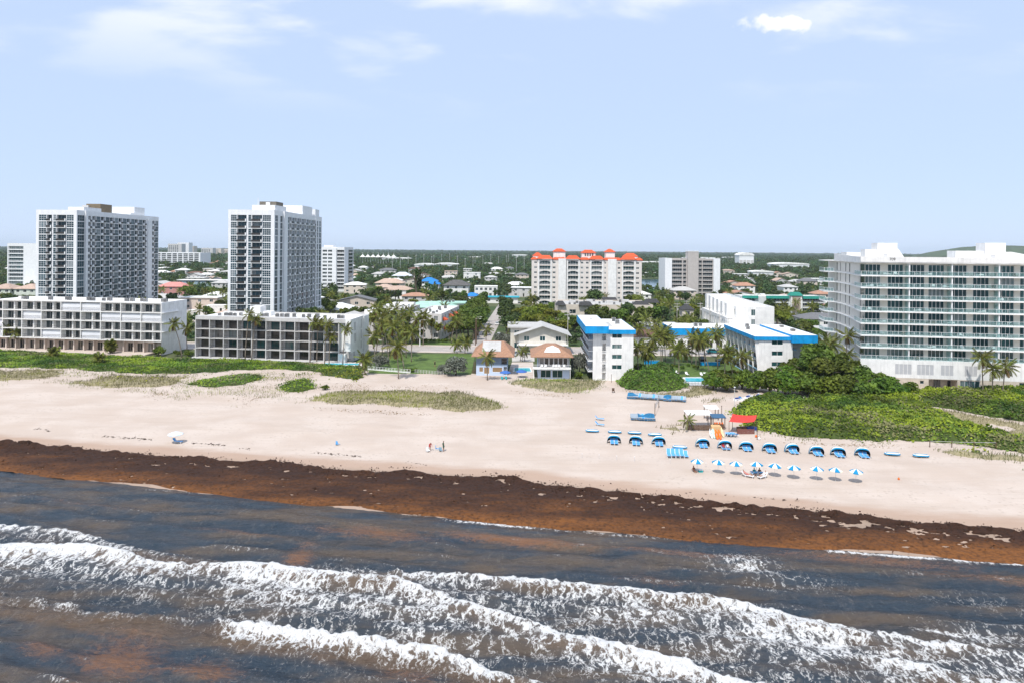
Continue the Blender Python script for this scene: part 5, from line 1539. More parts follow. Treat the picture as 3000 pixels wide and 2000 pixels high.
def beach_house_east():
    fr = Fr(1, 1)
    o = gp(1576, 1108, 0)
    W, D, ze = 8.3, 12.5, 5.9
    T = thing('beach_house', 'tan-roofed beach house with a white upper balcony and wide glass doors', 'house', o)
    taken(o.x - 3, o.x + 11, o.y - 2, o.y + 16)
    ff, rf, lf = Fc(fr, 'F', 0), Fc(fr, 'R', W), Fc(fr, 'L', 0)
    lo = [(0.7, 3.4, 0.3, 2.25), (3.8, 6.5, 0.3, 2.25)]
    up = [(0.5 + i * 1.25, 1.6 + i * 1.25, 3.15, 5.3) for i in range(6)]
    b = MB(); b.holed(ff, 0, W, 0, 2.7, lo, 0.15); b.holed(rf, 0, D, 0, ze, [(3, 4.2, 3.4, 4.8)], .1); b.holed(lf, 0, D, 0, ze, [(3, 4.2, 3.4, 4.8), (7, 8.2, 3.4, 4.8)], .1); b.holed(Fc(fr, 'B', D), 0, W, 0, ze, [], .1); b.build('wall', M('pale_sky_blue_paint'), T)
    u = MB(); u.holed(Fc(fr, 'F', 1.2), 0, W, 2.71, ze, up, 0.12); u.build('upper_wall', GREYW, T)
    windows(T, ff, lo, 2, 1, WHITE, GLT, -0.1); windows(T, Fc(fr, 'F', 1.2), up, 1, 1, WHITE, GLM, -0.08)
    windows(T, rf, [(3, 4.2, 3.4, 4.8)], 1, 1, WHITE, GL, -.06); windows(T, lf, [(3, 4.2, 3.4, 4.8), (7, 8.2, 3.4, 4.8)], 1, 1, WHITE, GL, -.06)
    s = MB(); s.box(-1.4, W + 0.3, -1.6, 1.22, 2.72, 2.98, 0, fr)
    for x in (-1.2, W + 0.1): s.box(x - 0.08, x + 0.08, -1.5, -1.34, 0, 2.72, 0, fr)
    s.build('balcony_deck', WHITE, T)
    place('railing', railmesh(W + 1.6, 0.95, 0.5, PLAST, 0.06), T, fr(W / 2 - 0.55, -1.5, 2.98), -fr.a)
    r = MB(); hip(r, fr, -1.0, W, 0, D, ze, 8.3, 4.4, over=1.0, insy=5.4); r.build('roof', TANR, T)
    p = MB(); sl = lambda x, y: fr(x, y, ze + (y + 1.0) / 5.4 * 2.4 + 0.05)
    pts = [(1.6, 0.9), (6.0, 0.9), (5.6, 2.6), (3.9, 3.9), (2.3, 2.9)]
    lo_ = [sl(*q) for q in pts]; hi_ = [q + Vector((0, 0, 0.1)) for q in lo_]
    p.poly(hi_)
    for i in range(5): p.poly([lo_[i], lo_[(i + 1) % 5], hi_[(i + 1) % 5], hi_[i]])
    p.build('roof_panel', ROOFW, T)
    ch = CACHE.get('gch')
    for i, x in enumerate((0.9, 1.9, 4.0, 4.8, 5.6, 6.9)):
        m_ = MB(); m_.box(-0.3, 0.3, -0.3, 0.3, 0.25, 0.4); m_.box(-0.3, 0.3, 0.22, 0.3, 0.4, 0.85); [m_.box(a - .03, a + .03, c - .03, c + .03, 0, .25) for a in (-.26, .26) for c in (-.26, .26)]
        if ch is None: ch = m_.mesh('balcony_chair', PLAST)
        tag(place('balcony_chair', ch, None, o + fr(x, -0.5, 2.98), rnd.uniform(-.4, .4)), 'white chair on the open balcony of the tan-roofed beach house', 'chair', 'chairs on the beach house balcony')
beach_house_east()

# ------------------------------------------------------------------ buildings behind the beachfront
def house(p, W, D, h, roof, label, cat='house', wall=WHITE, rt='hip', rz=2.0, rot=0.0, group=None, nw=3, name='house', floors=1, gm=GL, over=0.6, door=True, side=True, fm=WHITE):
    """Generic house: walls with real openings, windows, a door and a roof. p is the front-left corner."""
    fr = Fr(rot, -rot * 0 + rot)
    T = thing(name, label, cat, p, group)
    taken(p.x - 2, p.x + W + 2, p.y - 2, p.y + D + 2)
    fh = h / floors
    ff = Fc(fr, 'F', 0); rf = Fc(fr, 'R', W); lf = Fc(fr, 'L', 0)
    cw = min(1.8, W / nw * 0.6); wc, sc = [], []
    for f in range(floors):
        for i in range(nw):
            x = (i + 0.5) * W / nw - cw / 2
            wc.append((x, x + cw, f * fh + fh * 0.32, f * fh + fh * 0.80))
        ns = max(1, int(D / 4)) if side else 0
        for i in range(ns):
            y = (i + 0.5) * D / ns - 0.6
            sc.append((y, y + 1.2, f * fh + fh * 0.35, f * fh + fh * 0.80))
    dr = None
    if door and nw > 1:
        i = nw // 2; x = wc[i][0]; dr = (x + cw / 2 - 0.55, x + cw / 2 + 0.55, 0.05, fh * 0.8); wc.pop(i)
    b = MB()
    b.holed(ff, 0, W, 0, h, wc + ([dr] if dr else []), 0.15)
    b.holed(rf, 0, D, 0, h, sc, 0.15); b.holed(lf, 0, D, 0, h, sc, 0.15); b.holed(Fc(fr, 'B', D), 0, W, 0, h, [], 0.1)
    if rt == 'gable':
        for y in (0, D): b.poly([fr(0, y, h), fr(W, y, h), fr(W / 2, y, h + rz)])
    b.build('wall', wall, T)
    windows(T, ff, wc, 2, 1, fm, gm, -0.12, fw=0.09); windows(T, rf, sc, 1, 1, fm, gm, -0.12); windows(T, lf, sc, 1, 1, fm, gm, -0.12)
    if dr: windows(T, ff, [dr], 1, 1, fm, GLM, -0.12, name='door')
    r = MB()
    if rt == 'hip':
        ins = min(W, D) * 0.46; hip(r, fr, 0, W, 0, D, h, h + rz, ins + over * 0.5, over=over)
    elif rt == 'gable':
        o = over
        for s0, s1 in ((-o, W / 2), (W + o, W / 2)):
            zz = h - rz * o / (W / 2)
            lo = [fr(s0, -o, zz), fr(s0, D + o, zz), fr(s1, D + o, h + rz), fr(s1, -o, h + rz)]
            r.hexa(lo + [q + Vector((0, 0, 0.18)) for q in lo])
    else:
        r.box(-over, W + over, -over, D + over, h + 0.002, h + 0.35, 0, fr)
        r.box(-over + .25, W + over - .25, -over + .25, D + over - .25, h + 0.35, h + 0.40, 0, fr)
    r.build('roof', roof, T)
    return T, fr

def block(p, W, D, z1, fc_cols, label, cat='building', wall=WHITE, roof=ROOFW, z0=0.0, FH=2.9, n=4, rot=0, rotb=None, nm='building', sides=True, gm=GL, par=0.7, fm=WHITE, bal=(), group=None, nc=2, sidecols=None, base=0.4):
    """Flat-roofed block: columns of windows ('w') and recessed balconies ('b') on the front, windows on the sides."""
    fr = Fr(rot, rot if rotb is None else rotb)
    T = thing(nm, label, cat, p, group)
    taken(p.x - 3, p.x + W + 3, p.y - 3, p.y + D + 3)
    ff, rf, lf = Fc(fr, 'F', 0), Fc(fr, 'R', W), Fc(fr, 'L', 0)
    F_, S_ = [], []
    sidecols = sidecols if sidecols is not None else [(D * (i + 0.5) / max(1, int(D / 5)) - 0.8, D * (i + 0.5) / max(1, int(D / 5)) + 0.8) for i in range(max(1, int(D / 5)))]
    for f in range(n):
        z = z0 + base + f * FH
        for k, a, e in fc_cols: F_.append((a, e, z + (0.75 if k == 'w' else 0.05), z + FH - 0.55, 0.15 if k == 'w' else 1.3) + (k,))
        if sides:
            for a, e in sidecols: S_.append((a, e, z + 0.75, z + FH - 0.6, 0.15))
    r = shell(T, fr, W, D, 0, z1, {'F': [c[:5] for c in F_], 'R': S_, 'L': S_}, wall, roof, par)
    for c in F_:
        if c[5] == 'w': windows(T, ff, [c], nc, 1, fm, gm, -0.12)
        else:
            windows(T, ff, [c], max(2, int((c[1] - c[0]) / 1.4)), 1, fm, gm, -1.27)
            place('railing', railmesh(c[1] - c[0], 0.95, 0.3, PLAST if bal == 'w' else DARK, 0.04), T, ff((c[0] + c[1]) / 2, c[2], -0.06), ff.rot)
    if sides:
        windows(T, rf, S_, 1, 1, fm, gm, -0.12); windows(T, lf, S_, 1, 1, fm, gm, -0.12)
    return T, fr, r

NEAR[0] = False
LMK = []
def near_of(X, Y): return min(LMK, key=lambda q: (q[1] - X) ** 2 + (q[2] - Y) ** 2)[0]
# third tower
def tower_three():
    p = atY(942, 860, 530); p.z = 0
    W, D = 17.5, 30
    cols = [('w', 0.8, 4.6), ('w', 5.4, 8.6)]
    T, fr, r = block(Vector((p.x - 10, 530, 0)), W + 10, D, 34.6, [('w', 5.2, 8.2), ('w', 10.6, 14.0), ('w', 14.8, 18.0), ('b', 21.6, 27.3)], 'white tower with stacked balconies beside a blank wall, behind the twin towers', 'tower', TWHITE, n=11, FH=2.85, z0=1.2, gm=GL, nm='apartment_tower', sides=False, bal='w', nc=3)
    m_ = MB(); m_.box(18.3, 21.4, -0.9, 0.0, 0.2, 34.0, 0, fr); m_.build('pier', TWHITE, T)
    rf = Fc(fr, 'R', W + 10); m_ = MB()
    for f in range(11): m_.fbox(rf, 14, 27, 1.4 + f * 2.85, 2.3 + f * 2.85, 0.02, 1.3)
    m_.build('side_balcony', GREYW, T)
    m_ = MB(); m_.fbox(rf, 13.4, 27.6, 1.0, 32.5, -0.3, 0.012); m_.build('side_glazing', GL, T)
    m_ = MB(); m_.box(10, 17, 6, 14, 33.9, 36.0, 0, fr); m_.build('penthouse', TWHITE, r)
tower_three()
# far-left white tower block with teal balconies and its neighbours
T, fr, r = block(Vector((-205, 510, 0)) + Vector((-172, 0, 0)), 24, 20, 35.5, [('b', 0.8, 12)], 'white block with teal glass beside the first twin tower', 'building', TWHITE, n=11, FH=2.9, z0=1.5, gm=GLT, nm='apartment_building', sides=False, bal='w')
T, fr, r = block(Vector((-352, 520, 0)), 16, 18, 33.0, [('b', 0.6, 15.4)], 'white block with pale glass balconies tucked beside the first twin tower', 'building', TWHITE, n=10, FH=2.9, z0=1.5, gm=GLT, nm='apartment_building', sides=False, bal='w')
m_ = MB(); m_.box(-4, -0.3, 2, 10, 0, 36.5, 0, fr); m_.build('lift_tower', TWHITE, T)
for i, (x, w) in enumerate(((-300, 13), (-286, 13), (-272, 12))):
    house(Vector((x + 0, 392 + i * 0.6, 0)), w - 1, 12, 9, PEACHR, 'pale green three-storey townhouse with a tiled hip roof', 'townhouse', M('pale_green_stucco', (0.62, 0.66, 0.58)), 'hip', 2.6, group='pale green townhouses in a row', nw=3, floors=3, name='townhouse')

# coral-roofed mid-rise
def midrise():
    Y = 400
    x0 = (1558 - 1500) / 2000 * Y; W = 64.5; D = 18
    o = Vector((x0, Y, 0)); fr = Fr(0.2, 1.5)
    T = thing('apartment_building', 'cream apartment block with coral red tiled roofs and arched loggias', 'building', o)
    taken(x0 - 4, x0 + W + 4, Y - 3, Y + D + 3)
    ff = Fc(fr, 'F', 0); FH = 2.92; ze = 28.3; n = 9
    small = [(1.5, 3.1), (12.3, 14.0), (28.7, 30.3), (31.8, 33.4), (42.6, 43.6), (50.4, 52.0), (61.2, 62.9)]
    big = [(4.5, 11.0), (21.3, 27.3), (35.0, 41.2), (53.6, 60.0)]
    cells, wins, logg = [], [], []
    for f in range(n):
        z = 1.6 + f * FH
        for a, e in small: cells.append((a, e, z + 0.9, z + 2.1, 0.15)); wins.append((a, e, z + 0.9, z + 2.1))
        for a, e in big: cells.append((a, e, z + 0.25, z + 2.55, 1.2)); logg.append((a, e, z + 0.25, z + 2.55, f))
    roofm = SLATER
    r = shell(T, fr, W, D, 0, ze, {'F': cells}, M('cream_stucco', (0.70, 0.645, 0.60), var=0.05, streak=0.06), roofm, 0.4)
    windows(T, ff, wins, 2, 1, WHITE, GL, -0.12, fw=0.1)
    for a, e, z, z1, f in logg:
        place('window', winmesh(e - a, z1 - z, 4, 1, WHITE, GLT, 0.1), T, ff((a + e) / 2, z, -1.17), ff.rot)
        place('balcony', railmesh(e - a, 0.9, 0.25, PLAST, 0.05), T, ff((a + e) / 2, z, -0.05), ff.rot)
    # white bay frames: raised panels, arched spandrels and the tall blank piers
    m_ = MB()
    for a, e in big:
        m_.fbox(ff, a - 0.8, a - 0.02, 0.3, ze - 0.4, -0.01, 0.5); m_.fbox(ff, e + 0.02, e + 0.8, 0.3, ze - 0.4, -0.01, 0.5)
        for f in range(0, n, 2):
            z = 1.6 + f * FH + 2.55
            pts = [(a, z + 0.02)] + [(a + (e - a) * i / 8, z - 0.75 + 0.75 * math.sin(math.pi * i / 8)) for i in range(9)] + [(e, z + 0.02)]
            m_.poly([ff(s_, t_, 0.02) for s_, t_ in pts])
    m_.build('bay_frame', WHITE, T)
    for q in ((15.6, 20.0, 1.6), (44.6, 49.5, 1.2)): MB().fbox(ff, q[0], q[1], 0.3, ze + 0.5, -0.02, q[2]).build('stair_tower', WHITE, T)
    tw = [(12.8, 19.8, 3, 10, 33.0), (29.6, 37.6, 3, 11, 32.4), (43.6, 49.0, 3, 10, 33.0)]
    for a, e, c, d, z in tw:
        m_ = MB(); m_.box(a, e, c, d, ze - 0.4, z, 0, fr); m_.build('roof_tower', WHITE, T)
        m_ = MB(); hip(m_, fr, a, e, c, d, z, z + 1.7, 2.6, over=0.5); m_.build('roof', CORAL, T)
    windows(T, Fc(fr, 'F', 3), [(31.2 + i * 1.4, 32.2 + i * 1.4, 30.3, 32.0) for i in range(4)], 1, 1, WHITE, GL, 0.02, arch=True)
    for a, e, z in ((3.2, 12.3, ze + 0.4), (20.0, 28.3, ze + 0.4), (33.8, 42.4, ze + 0.3), (52.4, 61.2, ze + 0.3)):
        m_ = MB(); hip(m_, fr, a, e, -0.7, 7, z, z + 2.0, 2.2, over=0.3); m_.build('roof', CORAL, T)
    for a, e in ((-0.3, 3.1), (12.4, 20.0), (28.4, 33.7), (42.5, 52.3), (61.3, W + 0.3)):
        m_ = MB(); hip(m_, fr, a, e, 0, 5, ze + 0.02, ze + 1.3, 1.3, over=0.35); m_.build('roof', CORAL, T)
    for a, e in ((0.5, 6.5), (55, 63.5)):
        m_ = MB(); m_.box(a + 0.2, e - 0.2, 7.5, 15, ze - 0.4, ze + 2.0, 1, fr); hip(m_, fr, a, e, 7.5, 15, ze + 2.0, ze + 4.0, 2.6, over=0.2); m_.build('roof', [CORAL, WHITE], T)
midrise()

# white and taupe tower
def taupe_tower():
    Y = 495; x0 = (1948 - 1500) / 2000 * Y; W = 39.6; D = 20
    TA = M('taupe_render', (0.47, 0.435, 0.41), var=0.06, streak=0.06)
    T, fr, r = block(Vector((x0, Y, 0)), W, D, 28.4, [('b', 5.2, 12.6), ('b', 13.4, 15.6), ('b', 24.6, 27.0), ('b', 27.6, 34.8)], 'white tower with a tall taupe stair shaft up its middle', 'tower', TA, n=9, FH=2.95, z0=0.6, gm=GL, nm='apartment_tower', bal='w', fm=GREYW)
    for q in ((-0.1, 4.9), (35.0, W + 0.1)): MB().box(*q, -1.6, D, 0, 28.5, 0, fr).build('end_wall', TWHITE, T)
    m_ = MB(); m_.box(16.2, 24.0, -2.0, 5, 0, 33.4, 0, fr); m_.build('stair_shaft', TA, T)
    m_ = MB(); m_.box(16.0, 24.2, -2.2, 5.2, 33.4, 34.0, 0, fr); m_.build('shaft_cap', TWHITE, T)
    clutter(T, fr, [(13, 6), (26, 7), (31, 8), (14.5, 9)], 27.7)
taupe_tower()

# white-roofed chalet behind the beach houses
def chalet():
    p = gp(1530, 1012, 0)
    T, fr = house(Vector((p.x - 1.5, 222, 0)), 15.5, 13, 6.6, SLATER, 'pale chalet with a broad low gable roof behind the tan-roofed beach houses', 'house', M('cream_render', (0.66, 0.62, 0.55)), 'gable', 2.6, 0.0, None, 3, floors=2, over=1.6, gm=GLT)
    m_ = MB(); m_.box(-0.5, 16, -2.2, -0.01, 3.1, 3.35, 0, fr); m_.build('balcony_deck', WHITE, T)
    place('railing', railmesh(16.4, 1.0, 0.5, PLAST, 0.05), T, fr(7.75, -2.1, 3.35))
    house(Vector((p.x - 4.2, 227, 0)), 8.5, 14, 8.0, SLATER, 'pale wing with a grey monopitch roof joined to the chalet', 'house', M('cream_render'), 'flat', 1, 0, None, 2, floors=2, over=1.0, gm=GLT)
chalet()
# white townhouses with stepped roofs
T, fr, r = block(Vector((-57.5, 252, 0)), 11, 44, 9.8, [('w', 1.5, 3), ('w', 7, 8.6)], 'white townhouse terrace with stepped roof, its end wall hidden by palms', 'townhouse', M('offwhite_stucco', (0.66, 0.63, 0.61), streak=0.1), n=3, FH=3.1, nm='townhouse_row', rotb=9, base=0.2)
for i in range(5):
    m_ = MB(); m_.box(1, 10, 6 + i * 8, 9 + i * 8, 9.0, 10.7 + 0.1 * i, 0, fr); m_.build('party_wall', WHITE, r)
clutter(T, fr, [(3 + rnd.random() * 5, 3.5 + i * 4.4) for i in range(9)], 9.1)
T, fr, r = block(Vector((-37.5, 254, 0)), 11.5, 36, 9.9, [('w', 4.6, 5.6), ('w', 8.6, 10.2)], 'white townhouse terrace with small coral awnings on its street side', 'townhouse', M('offwhite_stucco'), n=3, FH=3.1, nm='townhouse_row', rotb=6, base=0.2)
clutter(T, fr, [(3 + rnd.random() * 5, 3.5 + i * 4.4) for i in range(7)], 9.2)
for y, z in ((2, 7.2), (4, 3.6), (14, 7.4), (24, 7.4)):
    m_ = MB(); rf = Fc(fr, 'R', 11.5); m_.hexa([rf(y, z, 0), rf(y + 3, z, 0), rf(y + 3, z, 1.6), rf(y, z, 1.6), rf(y, z + 1.1, 0), rf(y + 3, z + 1.1, 0), rf(y + 3, z + 0.2, 1.6), rf(y, z + 0.2, 1.6)]); m_.build('awning', CORAL, T)
# mint-roofed building
T, fr = house(Vector((-52, 330, 0)), 24, 16, 5.6, MINTR, 'low building with mint green metal roofs beyond the townhouses', 'building', WHITE, 'hip', 2.4, 0, None, 5, name='mint_roofed_building', floors=2)
T, fr = house(Vector((-38, 345, 0)), 14, 12, 6.4, MINTR, 'mint-roofed rear wing with grey rooftop units', 'building', WHITE, 'flat', 1, 0, None, 3, name='mint_roofed_building', floors=2); clutter(T, fr, [(3, 4), (5, 5), (8, 6), (6.5, 3)], 6.8)
# white terraced building behind the right hotel block
def terraced():
    o = Vector((83, 252, 0))
    T, fr, r = block(o, 14, 46, 13.6, [('w', 5.5, 7.0)], 'white stepped building with tall party walls and a green window', 'building', WHITE, n=3, FH=3.6, z0=2.0, nm='terraced_building', gm=GLT, rotb=4, base=0.3)
    lf = Fc(fr, 'L', 0)
    m_ = MB()
    for i in range(6): m_.box(-2.6, 6, 4 + i * 7, 7 + i * 7, 9, 14.4 + 0.25 * i, 0, fr)
    m_.build('party_wall', WHITE, T)
    m_ = MB(); cl = [(1 + i * 3, 2.4 + i * 3, 5.2, 8.2, 0.4) for i in range(14)]
    m_.holed(lf, 0, 46, 0, 9.2, cl, 0.4, 0, 3.2); m_.box(-3.2, 0, 0.0, 46, 9.2, 9.4, 0, fr); m_.poly([lf(0, 0, 0.1), lf(0, 0, 3.2), lf(0, 9.2, 3.2), lf(0, 9.2, 0.1)]); m_.build('arcade_wall', WHITE, T)
    windows(T, lf, cl, 1, 1, WHITE, GREY, 2.82, arch=True)
terraced()
# green-roofed flats
def green_flats():
    Y = 375; o = Vector(((2176 - 1500) / 2000 * Y, Y, 0)); W = 46
    SG = M('shaded_gallery_wall', (0.36, 0.37, 0.36))
    cols = [('b', 1, 7), ('b', 13.2, 25.5), ('b', 33.2, 45)]
    T, fr, r = block(o, W, 14, 9.4, cols, 'three-storey gallery flats with a teal green mansard and a tan sign panel', 'building', M('cool_white', (0.62, 0.64, 0.63)), n=3, FH=2.8, z0=0.3, nm='gallery_flats', sides=True, bal='w', gm=GL)
    for a, e in ((0, 8.6), (13, 25.6), (33, 45.2)):
        m_ = MB(); m_.hexa([fr(a, -0.9, 8.2), fr(e, -0.9, 8.2), fr(e, 0.2, 8.2), fr(a, 0.2, 8.2), fr(a, -0.5, 9.7), fr(e, -0.5, 9.7), fr(e, 0.2, 9.7), fr(a, 0.2, 9.7)]); m_.build('mansard', GREENR, T)
    m_ = MB(); m_.box(26.2, 32.4, -1.0, 3, 0, 10.0, 0, fr); m_.build('sign_tower', WHITE, T)
    m_ = MB(); m_.box(27.0, 31.6, -1.06, -1.0, 0.6, 9.6, 0, fr); m_.build('sign_panel', M('tan_sign_panel', (0.42, 0.35, 0.28)), T)
    m_ = MB()
    for i, (z, w) in enumerate(((5.2, 2.4), (4.4, 1.7), (3.6, 2.2))): m_.box(29.3 - w / 2, 29.3 + w / 2, -1.09, -1.06, z, z + 0.35, 0, fr)
    m_.build('sign_lettering', M('brown_sign_letters', (0.25, 0.19, 0.15)), T)
    m_ = MB(); hip(m_, fr, 26.2, 32.4, -1.0, 3, 10.0, 11.8, 1.5, over=0.5); m_.build('roof', GREENR, T)
    T2, fr2 = house(Vector((o.x - 15.5, Y - 6, 0)), 15, 15, 7.2, M('pale_blue_grey_roof', (0.42, 0.45, 0.46)), 'waterside pavilion with a pale grey hip roof beside the gallery flats', 'pavilion', M('glass_green_wall', (0.20, 0.27, 0.27)), 'hip', 3.4, 0, None, 5, floors=2, over=1.4, gm=GLT, name='pavilion')
green_flats()
# dark-roofed complex in the middle
def dark_complex():
    o = Vector((22, 318, 0))
    T, fr, r = block(o, 44, 30, 8.6, [('w', 5, 8), ('b', 12, 20), ('b', 26, 34)], 'sprawling flat-roofed building with dark tiled mansards and rooftop machinery', 'building', BEIGE, SLATER, n=2, FH=3.2, nm='flat_roofed_complex', par=0.5)
    for x, y, w, d in ((-1, -1, 4, 6), (9.5, -1.4, 6, 3), (36, 5, 7, 3), (44, 20, 7, 3), (24, 30, 8, 2)):
        m_ = MB(); hip(m_, fr, x, x + w, y, y + d, 8.3, 10.0, 1.2, over=0.3); m_.build('mansard', DARKR, T)
    clutter(T, fr, [(rnd.uniform(4, 41), rnd.uniform(4, 27)) for i in range(22)], 8.1)
    for i in range(4):
        m_ = MB(); x, y = 6 + i * 9, 12 + (i % 2) * 7; m_.box(x, x + 3, y, y + 2.2, 8.1, 9.6, 0, fr); m_.build('plant_screen', GREYW, T)
    # small tower with a dark cap further right
    T2, _ = house(Vector((74, 296, 0)), 5, 5, 8.6, DARKR, 'small beige tower under a dark tiled cap among the trees', 'tower', BEIGE, 'hip', 2.2, 0, None, 1, floors=2, over=0.5, name='entrance_tower', door=False)
dark_complex()
T, fr = house(Vector((33, 243, 0)), 24, 10, 3.4, BROWNR, 'long low white building with a dark brown tiled roof', 'building', WHITE, 'hip', 1.9, -2, None, 6, name='motel')
T, fr = house(Vector((52, 262, 0)), 13, 12, 5.0, SLATER, 'white flat-roofed house behind the brown-roofed building', 'house', WHITE, 'flat', 1, 0, None, 3)
T, fr = house(Vector((112, 262, 0)), 22, 16, 4.2, SLATER, 'low house with a wide white flat roof behind the stepped white building', 'house', GREYW, 'flat', 1, 3, None, 4)
T, fr = house(Vector((128, 300, 0)), 26, 14, 4.6, GREYR, 'low house with a charcoal hip roof right of the stepped building', 'house', WHITE, 'hip', 2.2, 6, None, 4)
T, fr = house(Vector((126, 238, 0)), 20, 13, 4.4, GREYR, 'low house with a slate grey hip roof beside the wide condominium', 'house', WHITE, 'hip', 2.6, 8, None, 4)
# blue, dark and white villas across the street
def villa(px, py, Y, W, D, h, roof, label, **kw):
    p = atY(px, py, Y); return house(Vector((p.x, Y, 0)), W, D, h, roof, label, **kw)
villa(1232, 845, 575, 13, 12, 6.6, BLUER, 'white villa with bright blue hip roof and long veranda', rt='hip', rz=3.0, floors=2, over=1.2)
villa(1252, 850, 548, 9, 9, 5.6, BLUER, 'small white villa with a pointed bright blue roof in front of the larger blue roof', rt='hip', rz=3.6, floors=2, over=1.0)
villa(1300, 860, 500, 18, 14, 7.4, M('charcoal_roof', (0.11, 0.105, 0.10), var=.2), 'white villa with a wide charcoal hip roof and tall dark windows', rt='hip', rz=3.6, floors=2, over=1.2)
villa(1390, 865, 480, 16, 11, 7.6, ROOFW, 'white flat-roofed villa with arched ground floor', rt='flat', floors=2, over=0.2, nw=5)
villa(1358, 815, 700, 17, 12, 9.5, ROOFW, 'white cube house with a wide teal glass front', rt='flat', floors=3, over=0.3, gm=GLT, nw=2)
villa(1302, 812, 760, 14, 12, 9, PEACHR, 'peach house with flat top among distant trees', rt='flat', floors=3, over=0.3, wall=PINKB)
villa(1100, 850, 560, 22, 14, 5.6, PEACHR, 'long beige house with a low brown hip roof near the third tower', rt='hip', rz=3.4, floors=2, over=1.0, wall=BEIGE)
villa(1150, 822, 700, 18, 14, 6.0, M('pale_metal_roof', (0.60, 0.63, 0.66)), 'white house with a pale metal hip roof in the trees', rt='hip', rz=3.6, floors=2, over=1.0)
villa(925, 930, 330, 16, 13, 4.2, ROOFW, 'low pavilion with a wide white pyramid roof behind the second twin tower', rt='hip', rz=2.8, over=2.0, wall=GREYW)
villa(520, 855, 560, 46, 12, 6.4, ROOFW, 'long bluish motel with white flat roof and arched walkway between the twin towers', rt='flat', floors=2, over=0.8, wall=M('bluish_wall', (0.30, 0.40, 0.46)), nw=9, cat='motel', name='motel')
villa(600, 880, 430, 12, 10, 3.4, ROOFW, 'white tent-roofed cabana near the tower pool', rt='hip', rz=2.2, over=1.4, cat='cabana', name='cabana')
villa(548, 925, 330, 8, 5, 3.0, WHITE, 'plain white pool house with flat roof between the twin towers', rt='flat', over=0.1, cat='pool house', name='pool_house', nw=1)
villa(602, 922, 335, 10, 6, 5.0, WHITE, 'taller white service building beside the second twin tower', rt='flat', over=0.1, cat='building', name='service_building', nw=2)
villa(462, 872, 470, 18, 12, 6.5, M('pink_roof', (0.62, 0.25, 0.22)), 'pink-walled house with pink roof just beside the first twin tower', rt='hip', rz=2.8, floors=2, wall=M('pink_stucco', (0.50, 0.25, 0.23)))
villa(1415, 880, 430, 22, 10, 3.6, M('teal_awning', (0.03, 0.34, 0.42)), 'low pavilion with teal roof by the inland street', rt='flat', over=1.0, cat='pavilion', name='pavilion')
villa(1362, 878, 445, 9, 8, 3.4, BLUER, 'small shelter with a blue canopy roof by the inland street', rt='hip', rz=2.0, cat='shelter', name='shelter', nw=1, door=False)
# far white landmarks
T, fr, r = block(Vector((-620, 1150, 0)), 95, 40, 24, [('b', 2 + i * 9.2, 9.5 + i * 9.2) for i in range(10)], 'wide white apartment block far off between the twin towers', 'building', TWHITE, n=7, FH=3.1, z0=1, nm='apartment_building', sides=False, bal='w')
for i, (x, Y, w, h, c) in enumerate(((492, 2000, 40, 42, GREYW), (520, 2050, 34, 46, TWHITE), (542, 2100, 26, 36, BEIGE), (590, 2400, 40, 30, GREYW), (620, 2450, 34, 28, BEIGE), (650, 2500, 44, 26, BEIGE))):
    block(Vector(((x - 1500) / 2000 * Y, Y, 0)), w, 25, h, [('w', 2 + k * 6, 6 + k * 6) for k in range(int(w / 6) - 1)], ['pale grey high-rise on the far skyline', 'white high-rise on the far skyline, tallest of its cluster', 'beige high-rise on the far skyline beside the white one', 'squat grey block on the far skyline', 'squat beige block on the far skyline', 'low broad beige block on the far skyline'][i], 'building', c, n=int(h / 4) - 1, FH=4, z0=1, nm='apartment_building', sides=False)
def tents():
    T = thing('tent_pavilion', 'white peaked tent roofs with masts standing above the distant trees', 'tent', Vector((-275, 1250, 0)))
    taken(-280, -205, 1240, 1280)
    for i in range(7):
        x = i * 9.5; b = MB(); n = 8
        rim = [(x + 5.2 * math.cos(k * 0.785), 8 + 6 * math.sin(k * 0.785), 17.5) for k in range(8)]
        for k in range(8): b.poly([rim[k], rim[(k + 1) % 8], (x, 8, 22.5)])
        b.build('canopy', ROOFW, T)
        b = MB(); b.tube([(x, 8, 0), (x, 8, 26)], 0.25, 5); b.tube([(x + 5, 8, 0), (x + 5, 8, 17.6)], 0.2, 5); b.build('mast', PLAST, T)
tents()
def hangar(px, Y, W, D, h, label, bl=False):
    p = Vector(((px - 1500) / 2000 * Y, Y, 0)); T = thing('hangar' if not bl else 'warehouse', label, 'hangar' if not bl else 'warehouse', p)
    taken(p.x - 5, p.x + W + 5, p.y - 60, p.y + D + 5)
    b = MB(); b.box(0, W, 0, D, 0, h, 0); b.build('wall', TWHITE, T)
    r = MB(); n = 8
    for i in range(n):
        a0, a1 = math.pi * i / n, math.pi * (i + 1) / n
        p0 = (W / 2 - (W / 2 + 1) * math.cos(a0), h + h * 0.25 * math.sin(a0)); p1 = (W / 2 - (W / 2 + 1) * math.cos(a1), h + h * 0.25 * math.sin(a1))
        r.poly([(p0[0], -1, p0[1] + .02), (p1[0], -1, p1[1] + .02), (p1[0], D + 1, p1[1] + .02), (p0[0], D + 1, p0[1] + .02)])
        r.poly([(p0[0], -1, p0[1] + .02), (p1[0], -1, p1[1] + .02), (p1[0], -1, h - .5), (p0[0], -1, h - .5)])
    r.build('roof', ROOFW, T)
    for i in range(4):
        d = MB(); x = W * (i + 0.5) / 4; d.box(x - W * 0.09, x + W * 0.09, -1.1, -0.05, 0.1, h * 0.6); d.build('door', GREYW, T)
hangar(2166, 1500, 32, 30, 25, 'tall plain white block rising from distant trees right of the taupe-shaft tower')
